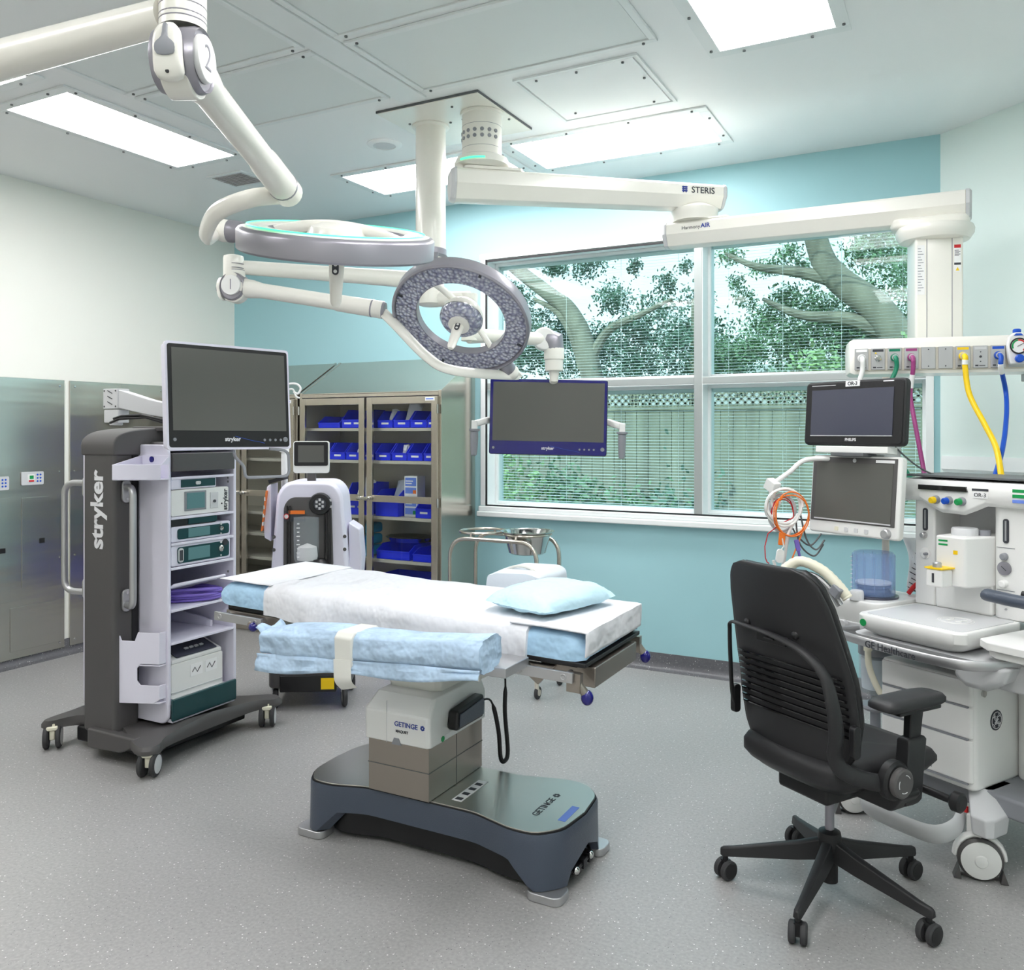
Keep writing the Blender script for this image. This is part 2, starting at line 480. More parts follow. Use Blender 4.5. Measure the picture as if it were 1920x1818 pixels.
# pale rail along the chamfered wall
g = G(); a = V(XC, YB, 0); d = V(math.cos(CA), math.sin(CA), 0); iw = V(-nx, -ny, 0)
g.ring_loft([[p + iw * x + V(0, 0, z) for x, z in ((0, 1.37), (.012, 1.37), (.016, 1.35), (.016, 1.30), (0, 1.285))] for p in (a + d * .02, a + d * 3)])
structure(g.obj('trim_1', 'frame_white'))

# ---------------------------------------------------------------- ceiling fittings
def screws(parent, pts, z=ZC):
    for x, y in pts:
        g = G(); g.cyl((x, y, z - .006), (x, y, z), 0.0065, n=8); g.obj('screw', 'cord', parent)
def panel_light(x0, x1, y0, y1, label, sc=True):
    cx, cy = (x0 + x1) / 2, (y0 + y1) / 2
    t = thing('ceiling_light', label, 'ceiling light', (cx, cy, ZC), group='recessed ceiling light panels')
    hx, hy = (x1 - x0) / 2, (y1 - y0) / 2
    g = G(); f = .055
    for a in ((-hx - f, hx + f, -hy - f, -hy), (-hx - f, hx + f, hy, hy + f), (-hx - f, -hx, -hy, hy), (hx, hx + f, -hy, hy)):
        g.bx(*a, -.010, -.0005)
    g.obj('frame', 'ceil_metal', t, bevel=.002)
    g = G(); g.bx(-hx, hx, -hy, hy, -.006, -.001); g.obj('diffuser', 'lamp', t)
    q = f * .62
    pts = [(sx * (hx + q), sy * hy * k) for sx in (-1, 1) for sy in (-1, 1) for k in (.96, .33)] if hy > hx else [(sx * hx * k, sy * (hy + q)) for sx in (-1, 1) for sy in (-1, 1) for k in (.96, .33)]
    pts += [(sx * hx * .6, sy * (hy + q)) for sx in (-1, 1) for sy in (-1, 1)] if hy > hx else [(sx * (hx + q), sy * hy * .6) for sx in (-1, 1) for sy in (-1, 1)]
    screws(t, pts, -.010)
    return t
panel_light(-4.23, -3.76, 2.60, 3.65, 'long ceiling light panel nearest the white left wall')
panel_light(-4.23, -3.76, 1.35, 2.40, 'ceiling light panel cut off by the left edge of the photo')
panel_light(-3.47, -2.40, 4.28, 4.73, 'ceiling light panel partly hidden behind the slim ceiling column')
panel_light(-2.25, -1.18, 4.25, 4.73, 'ceiling light panel above the boom arm, nearest the window')
panel_light(-0.905, -0.446, 2.56, 3.61, 'large ceiling light panel cut off at the top right')
panel_light(-0.905, -0.446, 1.10, 2.15, 'ceiling light panel overhead, outside the photo')
panel_light(-3.4, -2.3, 0.0, 0.45, 'ceiling light panel overhead left, outside the photo')
panel_light(-0.9, -0.45, -0.9, 0.2, 'ceiling light panel behind the photographer')
panel_light(1.0, 1.45, 0.6, 1.6, 'ceiling light panel to the right of the photographer')

def air_panel(x0, x1, y0, y1, label):
    cx, cy = (x0 + x1) / 2, (y0 + y1) / 2
    t = thing('air_diffuser', label, 'ceiling vent', (cx, cy, ZC), group='perforated ceiling air panels')
    hx, hy = (x1 - x0) / 2, (y1 - y0) / 2
    g = G(); f = .03
    for a in ((-hx, hx, -hy, -hy + f), (-hx, hx, hy - f, hy), (-hx, -hx + f, -hy + f, hy - f), (hx - f, hx, -hy + f, hy - f)):
        g.bx(*a, -.014, -.0005)
    g.obj('frame', 'ceil_metal', t, bevel=.003)
    g = G(); g.bx(-hx + f + .004, hx - f - .004, -hy + f + .004, hy - f - .004, -.008, -.001); g.obj('perforated_panel', 'perf', t)
    screws(t, [(sx * hx * .9, sy * (hy - f / 2)) for sx in (-1, 1) for sy in (-1, 1)], -.014)
air_panel(-2.27, -1.107, 2.805, 3.39, 'perforated ceiling air panel right of centre, beside the access panel')
air_panel(-2.27, -1.107, 2.20, 2.765, 'perforated ceiling air panel cut off by the top edge, right of the centre beam')
air_panel(-3.54, -2.44, 2.80, 3.37, 'perforated ceiling air panel between the long left light and the mounting plate')
air_panel(-3.54, -2.44, 2.20, 2.765, 'perforated ceiling air panel behind the joint marked 2')
g = G(); g.bx(-2.43, -2.285, 1.0, 3.45, ZC - .012, ZC - .0005); structure(g.obj('trim_2', 'ceil_metal', bevel=.003))
# access panel
t = thing('access_panel', 'plain square screwed access panel in the ceiling above the boom arm', 'ceiling panel', (-1.53, 3.77, ZC))
g = G()
for a in ((-.3, .3, -.295, -.28), (-.3, .3, .28, .295), (-.3, -.285, -.28, .28), (.285, .3, -.28, .28)): g.bx(*a, -.010, -.0005)
g.obj('frame', 'ceil_metal', t)
g = G(); g.bx(-.278, .272, -.272, .272, -.007, -.0005); g.obj('lid', 'ceil', t)
screws(t, [(-.2, -.25), (0, -.25), (.22, -.25), (.25, -.05), (-.2, .2), (.2, .24)], -.007)
# speaker
t = thing('ceiling_speaker', 'small round ceiling speaker left of the slim column', 'speaker', (-2.88, 3.92, ZC))
g = G(); g.lathe([(.098, 0), (.098, -.004), (.085, -.012), (.064, -.012), (.062, -.006), (.06, 0)], n=40); g.obj('rim', 'ceil', t)
g = G(); g.lathe([(.062, -.001), (.062, -.009), (.03, -.013), (0, -.014)], n=32); g.obj('grille', 'lgrey', t)
# small vent
t = thing('air_vent', 'small square grey return vent near the left wall', 'ceiling vent', (-4.10, 4.02, ZC))
g = G()
for a in ((-.15, .15, -.13, -.105), (-.15, .15, .105, .13), (-.15, -.125, -.105, .105), (.125, .15, -.105, .105)): g.bx(*a, -.008, -.0005)
g.obj('frame', 'ceil_metal', t)
g = G(); g.bx(-.125, .125, -.105, .105, -.003, -.0005)
for i in range(9): g.box((0, -.093 + i * .0233, -.006), (.25, .012, .002), rot=Matrix.Rotation(.6, 3, 'X'))
g.obj('grille', 'lgrey', t)

# ---------------------------------------------------------------- window, sash and blinds between the panes
DEP = 0.20
g = G()
c_ = .045      # casing around the opening
g.bx(WX0 - c_, WX1 + .02, YB - .012, YB, WZ1, WZ1 + .04)
g.bx(WX0 - .035, WX0, YB - .012, YB, WZ0, WZ1)
g.bx(WX0, WX1, YB, YB + DEP, WZ1 - .004, WZ1)                         # reveal head
g.bx(WX0, WX0 + .006, YB + .003, YB + DEP, WZ0, WZ1)                  # reveal jambs
g.bx(WX1 - .04, WX1, YB - .012, YB + DEP, WZ0, WZ1)
g.bx(WX0, WX1, YB, YB + DEP, WZ0 - .03, WZ0)
structure(g.obj('trim_3', 'frame_white', bevel=.002))
g = G(); g.bx(WX0 - c_, XC, YB - .055, YB, WZ0 - .075, WZ0 - .038); g.bx(WX0 - c_, XC, YB - .03, YB, WZ0 - .038, WZ0 - .004)
structure(g.obj('trim_4', 'frame_white', bevel=.008))
g = G()
g.bx(WX0, WX0 + .012, YB - .004, YB + .003, WZ0, WZ1); g.bx(WX0, WX1 - .04, YB - .004, YB + .003, WZ0 - .004, WZ0 + .006); g.bx(WX0, WX1, YB - .004, YB + .003, WZ1 - .016, WZ1 - .004)
structure(g.obj('trim_5', 'black'))
MX0, MX1 = -1.468, -1.418
ZM0, ZM1 = 1.795, 1.838
win = []
cells = [(WX0 + .006, MX0, ZM1, WZ1 - .004, 'upper left'), (MX1, WX1 - .04, ZM1, WZ1 - .004, 'upper right'),
         (WX0 + .006, MX0, WZ0, ZM0, 'lower left'), (MX1, WX1 - .04, WZ0, ZM0, 'lower right')]
g = G(); g.bx(MX0, MX1, YB, YB + DEP - .01, WZ0, WZ1); structure(g.obj('trim_6', 'frame_grey', bevel=.003))
g = G(); g.bx(MX1, MX1 + .004, YB + .002, YB + DEP - .012, WZ0, WZ1); g.bx(WX0, MX0, YB + .004, YB + DEP - .012, ZM0 - .004, ZM0); g.bx(MX1, WX1, YB + .004, YB + DEP - .012, ZM0 - .004, ZM0); structure(g.obj('trim_7', 'frame_white'))
g = G(); g.bx(WX0 + .006, MX0, YB + .002, YB + DEP - .012, ZM0, ZM1); g.bx(MX1, WX1 - .04, YB + .002, YB + DEP - .012, ZM0, ZM1); structure(g.obj('trim_8', 'frame_grey', bevel=.003))
for i, (x0, x1, z0, z1, nm) in enumerate(cells):
    t = bpy.data.objects.new('window_%d' % (i + 1), None); COL.objects.link(t); t.location = ((x0 + x1) / 2, YB + .17, z0); t['kind'] = 'structure'
    w2, h = (x1 - x0) / 2, z1 - z0
    g = G(); f = .022
    g.bx(-w2, -w2 + f, -.045, .045, 0, h); g.bx(w2 - f, w2, -.045, .045, 0, h); g.bx(-w2 + f, w2 - f, -.045, .045, 0, f); g.bx(-w2 + f, w2 - f, -.045, .045, h - f, h)
    g.obj('window_frame', 'frame_white', t, bevel=.003)
    g = G(); g.bx(-w2 + f, w2 - f, -.024, -.020, f, h - f); g.obj('pane', 'glass', t)
    g = G(); g.bx(-w2 + f, w2 - f, .026, .030, f, h - f); g.obj('pane', 'glass', t)
    # blinds
    b = thing('venetian_blind', 'open white slatted blind in the %s window pane' % nm, 'window blind', ((x0 + x1) / 2, YB + .174, z0), group='slatted blinds between the window panes')
    g = G(); z = f + .012; tilt = math.radians(9)
    while z < h - f - .02:
        g.box((0, 0, z), ((w2 - f) * 2 - .02, .0155, .0008), rot=Matrix.Rotation(tilt, 3, 'X')); z += .0192
    g.obj('slats', 'frame_white', b)
    g = G(); g.bx(-w2 + f + .004, w2 - f - .004, -.010, .010, h - f - .022, h - f - .002); g.obj('headrail', 'frame_white', b)
    for k in (-.8, -.27, .27, .8):
        g = G(); g.cyl((k * w2, -.009, f), (k * w2, -.009, h - f - .02), .0012, n=6); g.obj('ladder_cord', 'frame_white', b)

# ---------------------------------------------------------------- steel wall sheets on the left wall
def steel_sheet(y0, y1, z0, z1, label, doors=()):
    t = thing('steel_wall_sheet', label, 'wall panel', (XL + .001, (y0 + y1) / 2, z0), group='brushed steel sheets on the left wall')
    h = z1 - z0; w2 = (y1 - y0) / 2
    g = G(); g.bx(0, .012, -w2, w2, 0, h); g.obj('sheet', 'steel_wall', t, bevel=.002)
    nn = max(1, int((y1 - y0) / .5))
    for i in range(nn + 1):
        for k in range(4):
            y = -w2 + .035 + (2 * w2 - .07) * i / nn; z = .04 + (h - .08) * k / 3
            g = G(); g.lathe([(.0085, 0), (.007, .003), (0, .004)], o=(.012, y, z), axis=(1, 0, 0), n=10); g.obj('screw', 'steel_shiny', t)
    for (a, b, c, d) in doors:
        g = G(); g.bx(.012, .016, a - (y0 + y1) / 2, b - (y0 + y1) / 2, c - z0, d - z0); dr = g.obj('access_door', 'steel_wall', t, bevel=.0015)
        if d - c > .35:
            yy = b - (y0 + y1) / 2 - .05; zz = (c + d) / 2 - z0
            g = G(); g.bx(.016, .020, yy - .018, yy + .018, zz - .016, zz + .016); g.obj('latch', 'black', dr, bevel=.002)
    return t
steel_sheet(1.9, 3.672, .052, 1.845, 'steel wall sheet with access doors at the far left', [(3.375, 3.56, .50, 1.075), (2.98, 3.30, .42, 1.08), (3.30, 3.64, .10, .38)])
steel_sheet(3.712, 5.19, .052, 1.845, 'steel wall sheet behind the dark trolley, up to the room corner')
steel_sheet(.3, 1.86, .052, 1.845, 'steel wall sheet left of the photographer')
def control_panel(y, z, label):
    t = thing('wall_control_panel', label, 'control panel', (XL + .017, y, z), group='small control panels in the steel wall')
    g = G(); g.prism(rrect(.15, .085, .008), 'yz', -.003, .004); g.obj('plate', 'lgrey', t)
    g = G(); g.bx(.004, .006, -.035, .012, -.022, .026); g.obj('bezel', 'white', t)
    g = G(); g.bx(.006, .007, -.022, .005, -.004, .018); g.obj('display', 'green', t, label='green display')
    g = G(); g.bx(.006, .007, -.028, .008, -.022, -.012); g.obj('label_strip', 'red', t)
    for k in range(3):
        for j in (0, 1):
            g = G(); g.cyl((.004, .032 + j * .02, .022 - k * .021), (.0065, .032 + j * .02, .022 - k * .021), .006, n=10); g.obj('button', 'blue', t)
control_panel(3.445, 1.198, 'small control panel with green display above the steel access door')
control_panel(3.215, 1.175, 'small control panel cut off at the left edge of the photo')

# ---------------------------------------------------------------- outside: garden, fence, trees, house
g = G(); g.bx(-14, 10, YB + .4, 30, -.35, -.25); structure(g.obj('ground', 'soil'))
def fence(y, x0, x1):
    t = thing('garden_fence', 'weathered board fence with lattice top beyond the window', 'fence', ((x0 + x1) / 2, y, -.25))
    w2 = (x1 - x0) / 2
    g = G(); x = -w2
    while x < w2:
        g.bx(x, x + .135, 0, .02 + rnd.random() * .006, .05, 1.75 + .25); x += .142
    g.obj('boards', 'wood', t)
    g = G(); x = -w2 - .4
    while x < w2:
        for sgn in (1, -1):
            g.box((x + .2, .015, 2.16), (.44, .008, .022), rot=Matrix.Rotation(sgn * PI / 4, 3, 'Y'))
        x += .085
    g.obj('lattice', 'wood', t)
    for z in (2.0, 2.34):
        g = G(); g.bx(-w2, w2, -.02, .04, z, z + .04); g.obj('rail', 'wood', t)
    for i in range(int(2 * w2 / 2.0) + 1):
        g = G(); g.bx(-w2 + i * 2.0, -w2 + i * 2.0 + .09, .03, .12, 0, 2.36); g.obj('post', 'wood', t)
fence(9.6, -9.5, 4.5)
def leaves(g, c, r, n_, size, flat=.75):
    bm = g.bm
    sx_, sy_, sz_ = (rnd.uniform(.75, 1.4) for _ in range(3)); tw = rnd.uniform(0, 6)
    for _ in range(n_):
        while True:
            p = V(rnd.uniform(-1, 1), rnd.uniform(-1, 1), rnd.uniform(-1, 1))
            if p.length < 1: break
        p = p * (0.45 + 0.45 * p.length + .45 * noise.noise(p * 2.3 + V(tw, tw, 0))) * (1.0 if rnd.random() < .85 else 1.35)
        p = V(p.x * sx_, p.y * sy_, p.z * sz_ + .25 * p.x * math.sin(tw))
        q = V(p.x * r, p.y * r, p.z * r * flat) + V(*c)
        u = V(rnd.gauss(0, 1), rnd.gauss(0, 1), rnd.gauss(0, 1)).normalized(); v = u.orthogonal().normalized()
        s_ = size * rnd.uniform(.6, 1.3)
        vs = [bm.verts.new(q + u * s_), bm.verts.new(q + v * s_ * .45 + u * s_ * .1), bm.verts.new(q - u * s_), bm.verts.new(q - v * s_ * .45 + u * s_ * .1)]
        bm.faces.new(vs)
def tree(label, base, trunk, blobs, m, n_, size, branches=()):
    t = thing('tree', label, 'tree', base)
    g = G(); P = smooth_path([p[:3] for p in trunk], 5)
    rr = []
    for i in range(len(P)):
        f = i / (len(P) - 1) * (len(trunk) - 1); k = min(int(f), len(trunk) - 2); rr.append(trunk[k][3] * (1 - f + k) + trunk[k + 1][3] * (f - k))
    g.tube(P, rr, 12)
    for br in branches:
        P = smooth_path([p[:3] for p in br], 4); g.tube(P, [br[0][3] * (1 - i / (len(P))) + .015 for i in range(len(P))], 8)
    g.obj('trunk', 'bark', t)
    g = G()
    for (x, y, z, r) in blobs: leaves(g, (x, y, z), r, int(n_ * r * r), size)
    g.obj('foliage', m, t)
    return t
def garden_tree(label, foot, trunk, blobs, m, n_, size, Y, branches=()):
    """trunk, branches: (u, v, radius); blobs: (u, v, depth offset, radius)"""
    f = on_plane(foot[0], foot[1], Y); f.z = -.3
    P = [(0, 0, 0, trunk[0][2] * 1.1)] + [(*(on_plane(u, v, Y) - f), r) for u, v, r in trunk]
    B = [(*(on_plane(u, v, Y + dy) - f), r) for u, v, dy, r in blobs]
    return tree(label, f, P, B, m, n_, size, [[(*(on_plane(u, v, Y) - f), r) for u, v, r in br] for br in branches])
garden_tree('big tree with a thick trunk leaning left behind the right windows', (1800, 900),
    [(1790, 780, .27), (1735, 690, .25), (1690, 640, .22), (1640, 575, .20), (1580, 530, .18), (1545, 490, .16), (1525, 430, .14)],
    [(1640, 460, .8, .55), (1700, 520, .7, .6), (1600, 620, .6, .6), (1500, 640, .6, .62), (1440, 600, .9, .38), (1410, 650, .5, .55), (1350, 670, .4, .42), (1540, 580, .9, .5), (1470, 560, .9, .34), (1395, 560, .9, .2), (1440, 500, .5, .26), (1370, 480, .5, .22), (1500, 500, .6, .22), (1600, 680, .6, .7), (1720, 640, .8, .6), (1380, 530, .7, .16), (1480, 470, .4, .2)],
    'leaf2', 6000, .032, 12.0, [[(1690, 640, .12), (1600, 600, .08), (1500, 590, .05), (1430, 560, .025)], [(1580, 530, .09), (1500, 510, .05), (1420, 500, .02), (1360, 475, .012)]])
garden_tree('slender tree with pale forked trunk behind the left windows', (1130, 860),
    [(1122, 780, .17), (1110, 707, .16), (1092, 630, .14), (1066, 580, .12), (1036, 556, .11), (976, 510, .10), (930, 470, .09)],
    [(960, 560, .6, .42), (1010, 620, .6, .45), (980, 670, .4, .45), (1150, 560, .6, .36), (1190, 620, .5, .45), (1240, 580, .5, .34), (1270, 640, .4, .42), (1130, 640, .6, .4), (1180, 680, .4, .5), (1100, 500, .6, .30), (1040, 500, .5, .26), (1190, 500, .6, .18), (1250, 530, .6, .22), (1060, 680, .5, .42), (1285, 500, .5, .14), (1060, 620, .6, .3)],
    'leaf1', 6500, .030, 11.2, [[(1096, 690, .09), (1075, 630, .07), (1045, 585, .05), (1000, 560, .03)], [(1105, 680, .07), (1140, 620, .05), (1200, 590, .03), (1260, 560, .015)]])
garden_tree('tall conifer behind the window bar between the two trunks', (1310, 860),
    [(1310, 780, .16), (1308, 650, .12), (1305, 560, .07)],
    [(1310, 690, .2, .7), (1290, 620, .2, .5), (1340, 640, .2, .5), (1380, 700, .2, .6), (1230, 700, .2, .6), (1305, 560, .2, .3)], 'leaf1', 2200, .04, 13.4)
garden_tree('dark tree filling the right end of the garden', (1900, 860),
    [(1890, 780, .26), (1870, 600, .2), (1850, 480, .14)],
    [(1800, 600, .2, 1.0), (1760, 500, .3, .8), (1700, 470, .3, .5), (1720, 690, .2, .8), (1850, 520, .3, 1.0), (1600, 730, .2, .6), (1900, 650, .3, 1.0), (1470, 720, .2, .55)], 'leaf2', 2000, .042, 14.6)
def bush(label, c, rs, m, n_, size):
    t = thing('shrub', label, 'shrub', (c[0], c[1], -.26), group='shrubs outside the window')
    g = G(); g.tube([(0, 0, 0), (0.03, 0, .4), (0, 0, .8)], [.03, .025, .01], 8); g.obj('stem', 'bark', t)
    g = G()
    for (x, y, z, r) in rs: leaves(g, (x, y, z), r, int(n_ * r * r), size, 1.0)
    g.obj('foliage', m, t)
bush('low fresh green shrub below the left window, nearest the fence end', (-5.0, 8.6), [(0, 0, .75, .75), (-.8, .1, .9, .7), (.6, 0, .6, .6), (.2, 0, 1.35, .35)], 'leaf3', 1900, .05)
bush('green shrub behind the hanging monitor', (-3.6, 8.9), [(0, 0, .6, .7), (.6, 0, .55, .6), (-.4, 0, 1.1, .45)], 'leaf2', 1900, .05)
bush('shrub in front of the fence left of the window bar', (-2.6, 9.0), [(0, 0, .5, .65), (.5, 0, .3, .6)], 'leaf1', 1900, .05)
bush('shrub in front of the fence right of the window bar', (-.9, 9.1), [(0, 0, .35, .6), (.6, 0, .5, .6), (1.3, 0, .6, .7)], 'leaf2', 1700, .05)
bush('climbing foliage hanging over the lattice at the right', (.2, 9.95), [(0, 0, 2.5, .45), (.7, 0, 2.4, .4), (1.4, 0, 2.5, .5), (-.8, 0, 2.55, .3), (-1.6, 0, 2.5, .35), (2.1, 0, 2.3, .6)], 'leaf3', 1900, .05)
# neighbour's house
t = thing('neighbour_house', 'pale house with low gable roof behind the fence', 'house', (-3.4, 17.5, -.3))
g = G(); g.bx(-3.2, 3.2, 0, 4, 0, 2.35); g.obj('wall', 'stucco', t)
g = G(); g.prism([(-3.6, 2.35), (3.6, 2.35), (3.6, 2.5), (0.6, 3.1), (-.6, 3.1), (-3.6, 2.5)], 'xz', -.4, 4.4); g.obj('roof', 'roof', t)
# overhead wires
for i, (za, zb, y) in enumerate(((4.2, 5.1, 11.0), (4.45, 5.45, 11.15), (4.05, 4.75, 11.3))):
    g = G(); g.tube([V(-9 + 14 * k / 12, y, za + (zb - za) * k / 12 - .25 * math.sin(PI * k / 12)) for k in range(13)], .013, 6)
    tag(g.obj('overhead_wire', 'cord'), ['lowest-left thin dark overhead wire seen through the upper windows', 'topmost thin overhead wire seen through the upper windows', 'farthest thin overhead wire crossing behind the trees'][i], 'wire', 'overhead wires beyond the trees')
# ================================================================ CEILING MOUNTED ARMS AND SURGICAL LIGHTS
t = thing('ceiling_mount_plate', 'square pale ceiling plate carrying the slim column and the short boom column', 'mounting plate', (-2.325, 3.785, ZC))
g = G(); g.bx(-.295, .295, -.285, .285, -.016, -.002); g.obj('plate', 'cream', t, bevel=.002)
g = G()
for a in ((-.298, .298, -.288, -.285), (.295, .298, -.285, .288)): g.bx(*a, -.012, -.001)
g.obj('gasket', 'cord', t)
screws(t, [(-.22, -.1), (-.24, .12), (-.02, -.02), (.06, -.03), (.1, -.2), (.26, -.05), (.27, .08)], -.016)

ZP = ZC - .017
# slim column with the arm of light 1 and the arm of the hanging monitor
LX, LY = -2.472, 3.772
t = thing('light_column', 'slim pale ceiling column carrying two swivel arms', 'ceiling column', (LX, LY, ZP))
z = lambda zz: zz - ZP
g = G(); g.lathe([(.098, 0), (.098, -.006), (.079, -.012), (.079, z(2.455)), (.074, z(2.45))]); g.obj('upper_tube', 'cream', t)
g = G(); g.lathe([(.074, z(2.462)), (.084, z(2.455)), (.084, z(2.425)), (.060, z(2.415))]); 
for k in range(4):
    a = k * PI / 2 + .9; g.tube([(math.cos(a) * .07, math.sin(a) * .07, z(2.43)), (math.cos(a) * .066, math.sin(a) * .066, z(2.395))], [.022, .014], 10)
g.obj('collar', 'midgrey', t)
g = G(); g.lathe([(.060, z(2.44)), (.060, z(2.35)), (.057, z(2.345)), (.057, z(2.19)), (.05, z(2.175)), (0, z(2.172))]); g.obj('lower_tube', 'cream', t)

# --- light 1 (ring light facing the viewer)
E1 = at(438, 500, 4.1)
HUBZ = E1.z
t = thing('swivel_arm', 'pale swivel arm running from the slim column to the joint marked 1', 'swivel arm', (LX, LY, HUBZ), group='swivel arms of the ceiling column')
b = V(E1.x - LX, E1.y - LY, 0)
g = G(); g.lathe([(.060, -.06), (.070, -.055), (.070, .055), (.060, .06)]); g.obj('hub', 'cream', t)
g = G(); g.tube([b.normalized() * .05, b * .4, b * .8, b], [.046, .04, .036, .034], 16); g.obj('arm', 'cream', t)
g = G(); g.lathe([(.03, .055), (.046, .05), (.048, .04), (.048, -.07), (.046, -.075)], o=b); g.obj('elbow', 'cream', t)

def joint_and_spring(name, num, label, top, elbow, tip, grp, face):
    """vertical stub, knuckle with a number disc, sprung arm"""
    t = thing(name, label, 'light arm', elbow, group=grp)
    top = V(*top) - elbow; tip = V(*tip) - elbow
    g = G(); g.lathe([(.046, top.z), (.0475, top.z - .01), (.0475, .075), (.046, .07)], n=28); g.obj('stub_tube', 'cream', t)
    g = G()
    for zz in (.085, .105, .075): g.lathe([(.0476, zz + .0015), (.0482, zz), (.0476, zz - .0015)], n=28)
    g.obj('groove', 'midgrey', t)
    d = V(tip.x, tip.y, 0).normalized(); side = V(-d.y, d.x, 0)
    if side.dot(face) < 0: side = -side
    # knuckle: pear-shaped grey shell around the pivot
    shell = []
    for a_, rr in ((0, .060), (30, .058), (60, .056), (90, .054), (120, .053), (150, .056), (180, .060), (210, .070), (240, .082), (270, .086), (300, .08), (330, .068)):
        a = math.radians(a_); shell.append(d * math.cos(a) * rr + V(0, 0, 1) * (math.sin(a) * rr * .98 + .012))
    shell = smooth_path(shell, 4, True)
    g = G(); g.ring_loft([[p * k + side * o for p in shell] for o, k in ((-.040, .88), (-.046, .94), (-.034, 1), (.034, 1), (.046, .94), (.040, .88))]); g.obj('knuckle', 'midgrey', t, ang=50)
    g = G(); g.ring_loft([[p * k + side * o + d * .004 - V(0, 0, .012) for p in shell] for o, k in ((-.03, .95), (.03, .95))]); g.obj('cover', 'cream', t, bevel=.004)
    # back face of the knuckle: cream cap with a grey release paddle
    def facept(a, b, o): return side * a + V(0, 0, b) - d * o
    cap = smooth_path([V(-.024, -.062, 0), V(-.028, -.02, 0), V(-.026, .020, 0), V(-.013, .042, 0), V(.013, .042, 0), V(.026, .020, 0), V(.028, -.02, 0), V(.024, -.062, 0)], 3, True)
    g = G(); g.ring_loft([[facept(p.x * k, p.y * k, o - .9 * (p.y * k) ** 2 * 4) for p in cap] for o, k in ((.066, 1.0), (.079, 1.0), (.083, .93), (.085, .7))]); cp = g.obj('back_cap', 'cream', t, ang=50)
    pad = smooth_path([V(-.016, -.024, 0), V(-.019, -.004, 0), V(-.006, .010, 0), V(-.004, .036, 0), V(.004, .036, 0), V(.006, .010, 0), V(.019, -.004, 0), V(.016, -.024, 0)], 3, True)
    g = G(); g.ring_loft([[facept(p.x * k, p.y * k, o - .9 * (p.y * k) ** 2 * 4) for p in pad] for o, k in ((.082, 1.0), (.0885, 1.0), (.089, .9))]); g.obj('release_paddle', 'grey', cp, ang=50)
    g = G(); g.cyl(facept(0, -.054, .06), facept(0, -.054, .0745), .004, n=10); g.obj('screw', 'black', cp)
    for sg in (1, -1):
        g = G(); g.cyl(side * .04 * sg, side * .053 * sg, .049, .047, 36); dd = g.obj('number_disc', 'white', t, bevel=.002)
        if sg == 1 or True:
            zax = side * sg; xax = V(0, 0, 1).cross(zax); rot = Matrix((xax, V(0, 0, 1), zax)).transposed()
            text(num, .075, 'midgrey', dd, zax * .0535, rot.to_euler(), bold=-.0012)
    g = G(); L = tip.length; u = tip.normalized()
    g.tube([u * .03, u * .09, u * .14, u * (L * .68), u * (L * .7), tip], [.046, .044, .036, .036, .040, .042], 20); g.obj('spring_arm', 'cream', t)
    g = G(); g.tube([u * (L - .055), u * (L - .052), u * (L - .048)], [.0425, .0432, .0425], 20); g.obj('groove', 'midgrey', t)
    g = G(); g.tube([tip, tip + u * .010, tip + u * .013], [.041, .036, .01], 20); g.obj('end_cap', 'midgrey', t)
    return t
EL1 = at(441, 537, 4.1); TIP1 = at(718, 581, 4.02)
j1 = joint_and_spring('swing_arm', '1', 'sprung light arm with the knuckle marked 1', V(EL1.x, EL1.y, E1.z - .07), EL1, TIP1, 'knuckled light arms', -FW)

